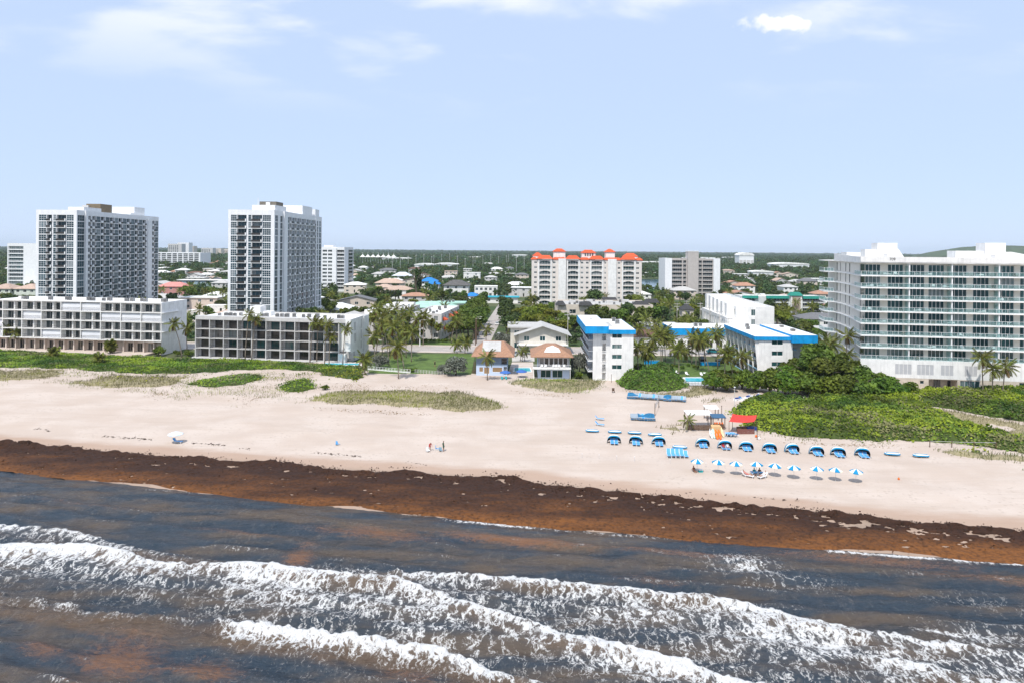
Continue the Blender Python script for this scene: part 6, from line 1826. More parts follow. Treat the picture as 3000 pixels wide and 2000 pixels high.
hangar(2272, 1250, 62, 40, 11, 'wide low white arena roof beyond the gallery flats', True)
hangar(2205, 900, 28, 18, 7, 'long white warehouse roof among the trees above the gallery flats', True)
for i, (px, Y, w) in enumerate(((1120, 1700, 70), (1500, 2600, 60), (1870, 1500, 110), (2000, 2200, 120), (2120, 2500, 90), (1370, 2100, 50), (2480, 1900, 90), (1275, 1150, 34), (1215, 1100, 28))):
    hangar(px, Y, w, 30, [9, 12, 8, 11, 10, 9, 10, 8, 8][i], ['pinkish', 'tiny', 'very wide', 'broad', 'low', 'narrow', 'flat', 'boxy', 'small'][i] + ' pale shed below the skyline ' + ['left of the coral roofs near the white tents', 'midway along the horizon', 'behind the coral-roofed block', 'left of the tall plain white block', 'behind the tall plain white block', 'left of the tiny one', 'beside the condominium roof', 'in the woods right of the tents', 'in the woods nearest the white tents'][i], True)
# the far green hill behind the condominium
hx = np.linspace(-420, 420, 60); hy = np.linspace(-300, 300, 30)
HX, HY = np.meshgrid(hx, hy, indexing='ij')
hzz = 78 * np.clip(1 - (HX / 400) ** 2, 0, 1) ** 0.55 * np.clip(1 - (HY / 290) ** 2, 0, 1) * (0.93 + 0.12 * fbm(HX / 90, HY / 90, 3, 5)) - 2
me = mesh_np('hill', np.stack([HX + 2520, HY + 3500, hzz], -1).reshape(-1, 3), grid_faces(60, 30), M('grassy_hill', (0.060, 0.085, 0.032), var=0.3, scale=0.02), smooth=True)
tag(link(bpy.data.objects.new('hill', me)), kind='structure')
# canal with boats
cn = [(120, 600), (178, 600), (182, 800), (136, 800)]
CANM = M('canal_water', (0.03, 0.085, 0.13), rough=0.12, var=0.1)
sheet('canal', cn, 0.06, CANM); taken(112, 190, 575, 800)
sheet('canal', [(-70, 610), (-40, 610), (-38, 640), (-72, 640)], 0.06, CANM); taken(-74, -36, 590, 642)
def boat(p, L, rot, label):
    T = thing('motor_boat', label, 'boat', p, None, rot)
    b = MB()
    st = [(-0.5, 0.16, 0.12), (-0.2, 0.19, 0.12), (0.2, 0.17, 0.13), (0.42, 0.08, 0.15), (0.52, 0.01, 0.17)]
    for (x0, w0, h0), (x1, w1, h1) in zip(st[:-1], st[1:]):
        x0, w0, h0, x1, w1, h1 = [q * L for q in (x0, w0, h0, x1, w1, h1)]
        b.hexa([(x0, -w0 * .7, -.1), (x1, -w1 * .7, -.1), (x1, w1 * .7, -.1), (x0, w0 * .7, -.1), (x0, -w0, h0), (x1, -w1, h1), (x1, w1, h1), (x0, w0, h0)])
    b.build('hull', PLAST, T)
    c = MB(); c.hexa([(-.3 * L, -.13 * L, .12 * L), (.15 * L, -.12 * L, .12 * L), (.15 * L, .12 * L, .12 * L), (-.3 * L, .13 * L, .12 * L), (-.28 * L, -.11 * L, .27 * L), (.04 * L, -.1 * L, .27 * L), (.04 * L, .1 * L, .27 * L), (-.28 * L, .11 * L, .27 * L)]); c.build('cabin', PLAST, T)
    w = MB(); w.box(-.26 * L, .02 * L, -.117 * L, .117 * L, .18 * L, .235 * L); w.build('window', GL, T)
boat(Vector((158, 690, .06)), 17, 1.9, 'large white motor boat moored in the canal by the taupe-shaft tower')
boat(Vector((170, 640, .06)), 13, 1.7, 'smaller white motor boat moored nearer the canal bank')
boat(Vector((-48, 622, .06)), 14, 1.5, 'white cabin boat moored near the blue-roofed villas')
# scattered neighbourhood houses, told apart by roof, storeys and the landmark they stand nearest to
LMK += [('first twin tower', -193, 322), ('second twin tower', -105, 310), ('pool deck between the twin towers', -150, 320), ('long bluish motel', -250, 565), ('third tower', -130, 545), ('casuarina row', -75, 430), ('white townhouses', -35, 280), ('mint-roofed buildings', -38, 345), ('column-shaped conifers', -65, 472), ('blue-roofed villas', -70, 565), ('charcoal-roofed villa', -42, 507), ('arched white villa', -18, 485), ('inland street', -8, 330), ('chalet', 8, 240), ('coral-roofed block', 45, 410), ('dark-mansard complex', 45, 330), ('brown-roofed building', 45, 250), ('taupe-shaft tower', 130, 505), ('canal boats', 158, 670), ('stepped white building', 92, 275), ('gallery flats', 150, 382), ('charcoal hip roof', 140, 307), ('slate grey roof', 136, 245), ('pale green townhouses', -280, 398), ('pink-walled house', -240, 476), ('white cube house', -45, 706), ('peach flat-topped house', -70, 766), ('white tents', -240, 1260), ('wide low arena', 510, 1270), ('tall plain white block', 510, 1510), ('boxy pale shed', -125, 1150), ('far wide white apartment block', -570, 1170), ('long white warehouse', 330, 910)]
HR = [('terracotta', TERRAR), ('peach', PEACHR), ('white', ROOFW), ('grey', GREYR), ('brown', BROWNR), ('pale grey', SLATER)]
hr_ = random.Random(99)
def clash(x0, x1, y0, y1): return any(x0 < b and x1 > a and y0 < d and y1 > c for a, b, c, d in EX)
for i in range(700):
    Y = 290 + 1000 * hr_.random() ** 1.1
    px = hr_.uniform(10, 2700); X = (px - 1500) / 2000 * Y
    W, D = hr_.uniform(11, 20), hr_.uniform(9, 14)
    if clash(X, X + W, Y - 6, Y + D): continue
    k = hr_.choices(range(6), [1.6, 1.6, 6, 1.8, 1.0, 4])[0]
    h = hr_.choice([3.4, 3.8, 6.2, 6.4])
    house(Vector((X, Y, 0)), W, D, h, HR[k][1], f'{HR[k][0]}-roofed {"two" if h > 4 else "one"}-storey house in trees nearest the {near_of(X, Y)}', 'house', hr_.choice([WHITE, BEIGE, PINKB, GREYW]), hr_.choice(['hip', 'hip', 'gable']) if k != 2 else hr_.choice(['hip', 'flat']), hr_.uniform(1.6, 2.6), hr_.uniform(-8, 8), f'{HR[k][0]}-roofed {"two" if h > 4 else "one"}-storey houses nearest the {near_of(X, Y)}', 3, floors=1 if h < 4 else 2, side=False)
    EX[-1] = (X - 1.5, X + W + 1.5, Y - (18 if Y < 450 else 34), Y + D + 1)
    if len(EX) > 290: break

# ------------------------------------------------------------------ things on the beach
def px_of(p):                                        # photo pixel scale in metres at a point
    return p.y / F
# clamshell cabanas
def dome_mesh(name, w, h, d, mats, n=12, m=7, t0=0.0, t1=1.0):
    b = MB(); P = []
    for i in range(m + 1):
        t = t0 + (t1 - t0) * i / m; ang = R(58) + t * R(112)      # rib swings from the front edge back to the ground
        row = []
        for j in range(n + 1):
            a = math.pi * j / n
            x = -w / 2 * math.copysign(abs(math.cos(a)) ** 0.75, math.cos(a)); r = h * (math.sin(a) ** 0.75 if a not in (0, math.pi) else 0)
            row.append((x, -d * math.cos(ang) * (r / h) + 0.15, max(0.0, r * math.sin(ang))))
        P.append(row)
    for i in range(m):
        for j in range(n):
            b.poly([P[i][j], P[i][j + 1], P[i + 1][j + 1], P[i + 1][j]], 1 if i == 1 and mats else 0)
    return b
SHADE_NAVY = M('painted_shade_navy', (0.012, 0.025, 0.05), rough=0.8)  # hood interior's shade painted as near-black colour on an added inner shell
def cabana_meshes():
    c = dome_mesh('canopy', 2.45, 1.5, 1.15, 1)
    # close the rear down to the sand
    canopy = c.mesh('canopy', [CABBLUE, CREAM])
    canopy.polygons.foreach_set('use_smooth', [True] * len(canopy.polygons))
    lin = dome_mesh('painted_shade', 2.38, 1.44, 1.09, None)  # added shell just inside the canopy, carries the painted interior shade
    back = lin.mesh('painted_shade', SHADE_NAVY)
    fr_ = MB()
    for s in (-1, 1): fr_.tube([(s * 1.22, -0.6, 0.04), (s * 1.22, 0.7, 0.04)], 0.035, 5)
    fr_.tube([(-1.22, 0.68, 0.04), (1.22, 0.68, 0.04)], 0.035, 5)
    return canopy, back, fr_.mesh('base_frame', GREY)
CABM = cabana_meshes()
def lounger_mesh(blue=True):
    key = ('lounger', blue)
    if key in CACHE: return CACHE[key]
    fm, sl = MB(), MB()
    for s in (-0.3, 0.3):
        fm.box(s - 0.025, s + 0.025, -0.95, 0.35, 0.27, 0.32)
        for y in (-0.8, 0.25): fm.box(s - 0.025, s + 0.025, y - 0.025, y + 0.025, 0.0, 0.27)
        fm.hexa([(s - .025, .33, .27), (s + .025, .33, .27), (s + .025, .37, .27), (s - .025, .37, .27), (s - .025, .80, .80), (s + .025, .80, .80), (s + .025, .84, .80), (s - .025, .84, .80)])
    sl.box(-0.29, 0.29, -0.95, 0.34, 0.30, 0.335)
    sl.hexa([(-.29, .34, .31), (.29, .34, .31), (.29, .375, .31), (-.29, .375, .31), (-.29, .80, .81), (.29, .80, .81), (.29, .835, .81), (-.29, .835, .81)])
    CACHE[key] = (fm.mesh('frame', PLAST if blue is not None else GREY), sl.mesh('sling', SKYB if blue else (PLAST if blue is not None else M('weathered_sling', (0.30, 0.36, 0.42)))))
    return CACHE[key]
def lounger(p, rot, label, group, blue=True, name='sun_lounger'):
    T = thing(name, label, 'sun lounger', p, group, rot)
    f, s = lounger_mesh(blue)
    place('frame', f, T, (0, 0, 0)); place('sling', s, T, (0, 0, 0))
    return T
CABPX = [(1799, 1300), (1863, 1302.6), (1930, 1304.5), (2059, 1310.5), (2124, 1316), (2186.6, 1320), (2255, 1324.5), (2321.8, 1327), (2393, 1333.7), (2456, 1337), (2527, 1339)]
CROT = R(-6)
def local(p, rot, x, y, dz=0.0):
    q = Vector((p.x + x * math.cos(rot) - y * math.sin(rot), p.y + x * math.sin(rot) + y * math.cos(rot), 0))
    q.z = float(gz(q.x, q.y)) + dz
    return q
for i, (x, y) in enumerate(CABPX):
    p = G(x, y - 3)
    occ = i == 4
    T = thing('beach_cabana', 'blue clamshell cabana with two people lounging inside' if occ else 'open blue clamshell cabana with two empty blue loungers in front', 'cabana', p, None if occ else 'open clamshell cabanas with empty loungers', CROT + rnd.uniform(-.16, .16))
    place('canopy', CABM[0], T, (0, 0, 0)); place('painted_shade', CABM[1], T, (0, 0, 0)); place('base_frame', CABM[2], T, (0, 0, 0))
    for s in (-0.36, 0.36):
        lounger(local(p, CROT, s, -0.55, -0.01), CROT, 'blue sling lounger in the occupied clamshell cabana' if occ else 'blue sling lounger set in front of an open clamshell cabana', 'loungers in the occupied cabana' if occ else 'loungers in front of the open cabanas')
# folded cabanas: the hood lies flat over its base
def folded(p, rot, label, group):
    T = thing('folded_cabana', label, 'cabana', p, group, rot)
    if 'fold' not in CACHE:
        b = MB(); n = 10
        def ring(k, z):
            return [(1.25 * k * math.copysign(abs(math.cos(2 * math.pi * j / 20)) ** 0.6, math.cos(2 * math.pi * j / 20)), 0.55 * k * math.copysign(abs(math.sin(2 * math.pi * j / 20)) ** 0.8, math.sin(2 * math.pi * j / 20)), z) for j in range(20)]
        lv = [ring(1.0, 0.22), ring(1.02, 0.32), ring(0.93, 0.42), ring(0.6, 0.50), ring(0.15, 0.52)]
        for a in range(4):
            for j in range(20): b.poly([lv[a][j], lv[a][(j + 1) % 20], lv[a + 1][(j + 1) % 20], lv[a + 1][j]], [0, 0, 1, 1][a])
        b.poly(lv[4], 1)
        f = MB()
        for x in (-0.8, 0, 0.8):
            for y in (-0.3, 0.3): f.box(x - .03, x + .03, y - .03, y + .03, 0, .24)
        f.box(-1.1, 1.1, -0.4, 0.4, 0.17, 0.23)
        f2 = MB(); f2.box(-0.5, 0.5, -0.56, -0.5, 0.26, 0.34); f2.box(-1.0, 1.0, -0.12, 0.12, 0.505, 0.53)
        CACHE['fold'] = (b.mesh('hood', [CABBLUE, PLAST]), f.mesh('base_frame', GREYW), f2.mesh('strap', CABBLUE))
    a, c, d = CACHE['fold']
    place('hood', a, T, (0, 0, 0)); place('base_frame', c, T, (0, 0, 0)); place('strap', d, T, (0, 0, 0))
for k, (x, y) in enumerate([(1735, 1265), (1801, 1268), (1859, 1271), (1918.5, 1276), (1991.5, 1313), (2614, 1333), (2698, 1338)]):
    lab = ['folded blue and white cabana in the row behind the open cabanas'] * 4 + ['folded blue and white cabana standing alone in a gap of the open cabana row'] + ['folded blue and white cabana past the far end of the open cabana row'] * 2
    gr = ['folded cabanas in the rear row'] * 4 + [None] + ['folded cabanas past the row end'] * 2
    folded(G(x, y), CROT + rnd.uniform(-.1, .1), lab[k], gr[k])
for x, y in ((1756, 1229), (1756, 1246)):
    p = G(x, y)
    lounger(p, 1.2 + rnd.uniform(-.2, .2), 'blue lounger turned sideways near the rear row of folded cabanas', 'sideways loungers')
for i in range(5):
    p = G(1959.4 + i * 12.6, 1337)
    T = lounger(p, CROT, 'blue sling lounger, backrest raised, standing in a row of five' if i < 4 else 'blue sling lounger laid flatter at the end of the row of five', 'row of five raised loungers' if i < 4 else None)
    if i < 4: T.scale = (1.0, 1.0, 1.45)
# striped umbrellas
def canopy_mesh(r, h, ma, mb, n=8, droop=0.12):
    out = []
    for k in range(2):
        b = MB()
        for i in range(k, n, 2):
            a0, a1 = 2 * math.pi * i / n, 2 * math.pi * (i + 1) / n
            rings = [(0.02, h), (r * 0.5, h * 0.62), (r, 0.0)]
            for (r0, z0), (r1, z1) in zip(rings[:-1], rings[1:]):
                b.poly([(r0 * math.cos(a0), r0 * math.sin(a0), z0), (r0 * math.cos(a1), r0 * math.sin(a1), z0), (r1 * math.cos(a1), r1 * math.sin(a1), z1), (r1 * math.cos(a0), r1 * math.sin(a0), z1)])
            b.poly([(r * math.cos(a0), r * math.sin(a0), 0), (r * math.cos(a1), r * math.sin(a1), 0), (r * 1.01 * math.cos(a1), r * 1.01 * math.sin(a1), -droop), (r * 1.01 * math.cos(a0), r * 1.01 * math.sin(a0), -droop)])
        out.append(b.mesh('panel_cloth', [ma, mb][k]))
    return out
UM = canopy_mesh(0.98, 0.46, TOWEL, CREAM)
_pole = MB().tube([(0, 0, -0.3), (0, 0, 2.12)], 0.022, 6).mesh('pole', GREYW)
_ribs = MB()
for i in range(8):
    a = i * 0.785; _ribs.tube([(0.02 * math.cos(a), 0.02 * math.sin(a), 1.62), (0.5 * math.cos(a), 0.5 * math.sin(a), 1.9)], 0.008, 4)
_ribs = _ribs.mesh('ribs', GREY)
def umbrella(p, label, group=None, meshes=UM, h=1.62, rot=None, name='beach_umbrella', tilt=0.0):
    T = thing(name, label, 'umbrella', p, group, rnd.uniform(0, 6.28) if rot is None else rot)
    place('pole', _pole, T, (0, 0, 0)); place('ribs', _ribs, T, (0, 0, 0))
    a = place('blue_panels' if meshes is UM else 'canopy_cloth', meshes[0], T, (0, 0, h)); b = place('cream_panels' if meshes is UM else 'canopy_cloth', meshes[1], T, (0, 0, h))
    T.rotation_euler.x = tilt
    return T
UPX = [(2042.4, 1381.7), (2103, 1384.3), (2157, 1389.6), (2217, 1391.5), (2269.3, 1395.3), (2326.5, 1401), (2392, 1405), (2447.6, 1409), (2507, 1412.6)]
for i, (x, y) in enumerate(UPX):
    lab = 'blue and cream umbrella shading a person and a cooler' if i == 0 else ('blue and cream umbrella shading two seated people' if i == 3 else 'blue and cream panelled umbrella over bare sand')
    umbrella(G(x, y), lab, None if i in (0, 3) else 'panelled umbrellas over bare sand', tilt=rnd.uniform(-.09, .09))

# people
SKIN = M('sunned_skin', (0.46, 0.25, 0.16), var=0.05, rough=0.6); SKIN2 = M('tanned_skin', (0.30, 0.15, 0.09), var=0.05, rough=0.6)
HAIR = M('dark_hair', (0.03, 0.02, 0.015)); HAIR2 = M('brown_hair', (0.12, 0.07, 0.035))
CLOTH = {'red': M('red_cloth', (0.45, 0.03, 0.035)), 'green': M('dark_green_cloth', (0.03, 0.09, 0.06)), 'black': M('black_cloth', (0.02, 0.02, 0.022)), 'teal': M('teal_cloth', (0.02, 0.25, 0.27)), 'brown': M('brown_cloth', (0.16, 0.07, 0.04)), 'pink': M('pink_cloth', (0.60, 0.22, 0.2)), 'white': M('white_cloth', (0.75, 0.75, 0.75)), 'blue': M('blue_cloth', (0.04, 0.12, 0.4))}
def person(p, rot, pose, top, bottom, label, skin=None, hair=None, sc=1.0):
    skin, hair = skin or SKIN, hair or HAIR
    J = {}
    def chain(*pts): J[len(J)] = pts
    if pose == 'stand':
        hip, ch, nk, hd = (0, 0, .95), (0, .02, 1.30), (0, .01, 1.50), (0, -.02, 1.66)
        legs = [[(s * .10, 0, .92), (s * .11, -.03, .50), (s * .11, .03, .08), (s * .11, -.12, .03)] for s in (-1, 1)]
        arms = [[(s * .19, .02, 1.42), (s * .25, .03, 1.13), (s * .24, -.06, .88), (s * .24, -.10, .79)] for s in (-1, 1)]
    elif pose == 'bend':
        hip, ch, nk, hd = (0, .05, .92), (0, -.20, 1.16), (0, -.34, 1.28), (0, -.44, 1.38)
        legs = [[(s * .10, .05, .9), (s * .12, -.03, .48), (s * .12, .06, .08), (s * .12, -.09, .03)] for s in (-1, 1)]
        arms = [[(s * .19, -.26, 1.24), (s * .22, -.40, .98), (s * .18, -.55, .82), (s * .17, -.62, .78)] for s in (-1, 1)]
    elif pose == 'sit':
        hip, ch, nk, hd = (0, 0, .38), (0, .10, .72), (0, .14, .92), (0, .12, 1.08)
        legs = [[(s * .10, 0, .36), (s * .13, -.42, .44), (s * .13, -.50, .08), (s * .13, -.62, .04)] for s in (-1, 1)]
        arms = [[(s * .19, .12, .84), (s * .25, .05, .58), (s * .20, -.18, .48), (s * .18, -.26, .47)] for s in (-1, 1)]
    else:  # recline
        hip, ch, nk, hd = (0, .12, .44), (0, .42, .66), (0, .58, .82), (0, .66, .95)
        legs = [[(s * .09, .10, .43), (s * .12, -.32, .52), (s * .12, -.72, .40), (s * .12, -.84, .46)] for s in (-1, 1)]
        arms = [[(s * .19, .50, .74), (s * .27, .30, .56), (s * .25, .05, .50), (s * .25, -.03, .49)] for s in (-1, 1)]
    V, E, Rr = [], [], []
    def add(pt, r, par=None):
        V.append(pt); Rr.append(r)
        if par is not None: E.append((par, len(V) - 1))
        return len(V) - 1
    a = add(hip, (.15, .11)); b = add(ch, (.165, .11), a); c = add(nk, (.065, .06), b); h0 = add(hd, (.085, .10), c)
    add((hd[0], hd[1] - .0, hd[2] + .10), (.07, .085), h0)
    for L in legs:
        k = a
        for q, r in zip(L, (.095, .06, .042, .035)): k = add(q, (r, r), k)
    for L in arms:
        k = b
        for q, r in zip(L, (.06, .043, .03, .028)): k = add(q, (r, r), k)
    me = bpy.data.meshes.new('person'); me.from_pydata(V, E, [])
    o = bpy.data.objects.new('tmp_person', me); COL.objects.link(o)
    sk = o.modifiers.new('s', 'SKIN'); o.modifiers.new('d', 'SUBSURF').levels = 1
    for i, d in enumerate(me.skin_vertices[0].data): d.radius = Rr[i]; d.use_root = (i == 0)
    dg = bpy.context.evaluated_depsgraph_get(); ev = o.evaluated_get(dg)
    m2 = bpy.data.meshes.new_from_object(ev); m2.name = 'person'
    bpy.data.objects.remove(o)
    for m in (skin, CLOTH[top], CLOTH[bottom], hair): m2.materials.append(m)
    hv, cv, nv, dv = Vector(hip), Vector(ch), Vector(nk), Vector(hd)
    idx = []
    for f in m2.polygons:
        c_ = f.center
        kn = Vector(legs[0][1]); kn.x = 0
        ax = (nv - hv); t = (c_ - hv).dot(ax) / ax.length_squared
        lx = kn - hv; tl = (c_ - hv).dot(lx) / lx.length_squared
        d_ = (c_ - dv).length
        mi = 0
        if t > 1.02 and d_ < .26 and (c_.z > dv.z + .06 or c_.y > dv.y + .04): mi = 3
        elif .12 < t < .95 and abs(c_.x) < .235: mi = 1
        elif t <= .12 and tl < .75: mi = 2
        idx.append(mi)
    m2.polygons.foreach_set('material_index', idx); m2.polygons.foreach_set('use_smooth', [True] * len(idx))
    ob = bpy.data.objects.new('person', m2); link(ob)
    ob.location = p; ob.rotation_euler = (0, 0, rot); ob.scale = (sc, sc, sc)
    tag(ob, label, 'person')
    n = MB(); n.ball((hd[0], hd[1] - .105, hd[2] + .03), .022, 0, 5, 4)
    for s in (-1, 1): n.ball((hd[0] + s * .095, hd[1] + .01, hd[2] + .03), .025, 0, 5, 4)
    n.build('face_features', skin, ob)
    return ob
p = G(1259, 1319); person(p, 0.5, 'bend', 'red', 'red', 'person in red bending over gear beside a beach chair', SKIN2, HAIR2)
p = G(1299, 1321); person(p, 2.2, 'stand', 'green', 'green', 'person in dark green standing beside blue beach chairs', SKIN2)
p = G(1274, 1074); person(p, 0.3, 'stand', 'black', 'black', 'person in black standing on the front lawn')
for k, (dx, c) in enumerate(((-0.35, 'teal'), (0.45, 'brown'))):
    b_ = G(UPX[3][0], UPX[3][1]); q = local(b_, 0, dx, 0.15)
    lounger(q, math.pi, 'low lounger turned to the sea under the shared umbrella', 'loungers under the shared umbrella')
    person(local(b_, 0, dx, 0.0, 0.0), math.pi * 0, 'sit', c, 'black', f'person in {c} seated under the shared umbrella', SKIN2, HAIR2 if k else HAIR)
for k, (x, y, rot, c) in enumerate(((2190, 1396, 1.0, 'pink'), (2234, 1399, -1.0, 'white'))):
    q = G(x, y)
    lounger(q, rot, 'white lounger carrying a sunbather in pink' if k == 0 else 'white lounger carrying a sunbather in white', None, False)
    person(q + Vector((0, 0, -0.02)), rot, 'recline', c, c, f'sunbather in {c} reclining beside the shared umbrella')
b_ = G(UPX[0][0], UPX[0][1]); person(local(b_, 0, -0.45, 0.1, -0.24), 0.4, 'sit', 'brown', 'brown', 'person in brown sitting on sand under the umbrella with the cooler', SKIN2)
b_ = G(CABPX[4][0], CABPX[4][1] - 3)
for s, c in ((-0.36, 'red'), (0.36, 'white')): person(local(b_, CROT, s, -0.55, -0.02), CROT, 'recline', c, c, f'person in {c} reclining in the occupied cabana', SKIN2 if c == 'red' else SKIN)

def boxthing(name, label, cat, p, parts, rot=0.0, group=None):
    """parts: (part name, material, [(x0,x1,y0,y1,z0,z1), ...])"""
    T = thing(name, label, cat, p, group, rot)
    for n_, m_, bx in parts:
        b = MB()
        for q in bx: b.box(*q)
        b.build(n_, m_, T)
    return T
def cooler(p, label, mat): boxthing('cooler', label, 'cooler', p, [('body', mat, [(-.3, .3, -.2, .2, -.01, .34)]), ('lid', PLAST, [(-.32, .32, -.22, .22, .341, .42)])], rnd.uniform(-.4, .4))
cooler(local(G(*UPX[0]), 0, .55, .1), 'teal cooler box under the first panelled umbrella', TEALP)
def beach_chair(p, rot, label, mat, group=None):
    boxthing('beach_chair', label, 'chair', p, [('frame', GREYW, [(-.28, -.25, -.3, .3, .0, .28), (.25, .28, -.3, .3, .0, .28)]), ('seat', mat, [(-.25, .25, -.28, .26, .18, .22)]), ('backrest', mat, [(-.25, .25, .24, .29, .2, .78)])], rot, group)
beach_chair(G(990, 1303), 2.5, 'lone blue and white striped beach chair on open sand', SKYB)
for k, (x, y) in enumerate(((1254, 1322), (1281, 1317), (1293, 1321))):
    beach_chair(G(x, y), 0.6 + k, ['white beach chair loaded with bags beside the bending person', 'light blue beach chair standing between the two people', 'grey-blue beach chair next to the person in green'][k], [PLAST, SKYB, M('greyblue_cloth', (0.2, 0.33, 0.42))][k])
WST = canopy_mesh(1.25, 0.42, PLAST, M('pale_blue_stripe', (0.55, 0.68, 0.82)), 12)
umbrella(G(514, 1297), 'white umbrella with pale blue stripes standing alone near the seaweed', None, WST)
lounger(G(520, 1296), 1.4, 'navy lounger in the shade of the lone white umbrella', None)
UBM = canopy_mesh(1.5, 0.55, UMBB, UMBB)
p = G(1480, 1108); umbrella(p, 'deep blue parasol over turquoise chairs by the west beach house', None, UBM)
for k, (x, y) in enumerate(((1471, 1111), (1483, 1111))): beach_chair(G(x, y), 0.3, 'turquoise chair under the deep blue parasol', TEALP, 'turquoise chairs by the house')
p = G(1528, 1105); umbrella(p, 'deep blue parasol alone by the small pool', None, UBM)
# rows of stored loungers
def store(x0, y0, x1, y1, n, label, group, tarp=()):
    a, b = G(x0, y0), G(x1, y1)
    d = b - a; rot = math.atan2(d.y, d.x)
    for i in range(n):
        q = a + d * ((i + 0.5) / n)
        q.z = float(gz(q.x, q.y)) - 0.01
        for lv in range(3):
            lounger(q + Vector((0, 0, lv * 0.13)), rot, label, group, blue=True if (i * 7 + lv) % 5 < 1 else None, name='stored_lounger')
    for t0, t1 in tarp:
        T = thing('tarpaulin', f'blue tarpaulin over ' + ('the first' if t0 == 0 else 'the far') + f' part of the {group}', 'tarpaulin', a + d * t0, None, rot)
        L = d.length * (t1 - t0)
        m_ = MB(); N = 14
        for i in range(N):
            xa, xb = L * i / N, L * (i + 1) / N
            za, zb = [0.55 + 0.12 * math.sin(q * 2.1 + t0 * 9) for q in (xa, xb)]
            m_.poly([(xa, -1.0, 0.2), (xb, -1.0, 0.2), (xb, -0.4, zb), (xa, -0.4, za)]); m_.poly([(xa, -0.4, za), (xb, -0.4, zb), (xb, 0.9, zb + 0.55), (xa, 0.9, za + 0.55)])
        m_.build('sheet', M('faded_blue_tarpaulin', (0.02, 0.15, 0.30), var=.3, scale=1.5), T)
store(1838, 1165, 2010, 1176, 21, 'lounger stored in the long stacked row at the dune edge', 'stacked row at the dune edge', ((0.0, 0.18), (0.62, 0.75)))
store(1848, 1228, 1918, 1230, 9, 'lounger stored in the short stacked row by the volleyball net', 'stacked row by the volleyball net', ((0.3, 1.0),))
# volleyball net
a, b = G(1918.5, 1218), G(1930, 1193)
T = thing('volleyball_net', 'volleyball net hung between two brown posts on the sand', 'net', a)
for q in (Vector(), b - a): MB().tube([q + Vector((0, 0, -0.3)), q + Vector((0, 0, 2.7))], 0.07, 6).build('post', BROWNW, T)
m_ = MB(); d = b - a
for i in range(17): q = d * (i / 16); m_.tube([q + Vector((0, 0, 1.4)), q + Vector((0, 0, 2.4))], 0.012, 3)
for k in range(6): m_.tube([Vector((0, 0, 1.4 + k * .2)), d + Vector((0, 0, 1.4 + k * .2))], 0.02 if k in (0, 5) else 0.012, 3)
m_.build('net', GREYW, T)
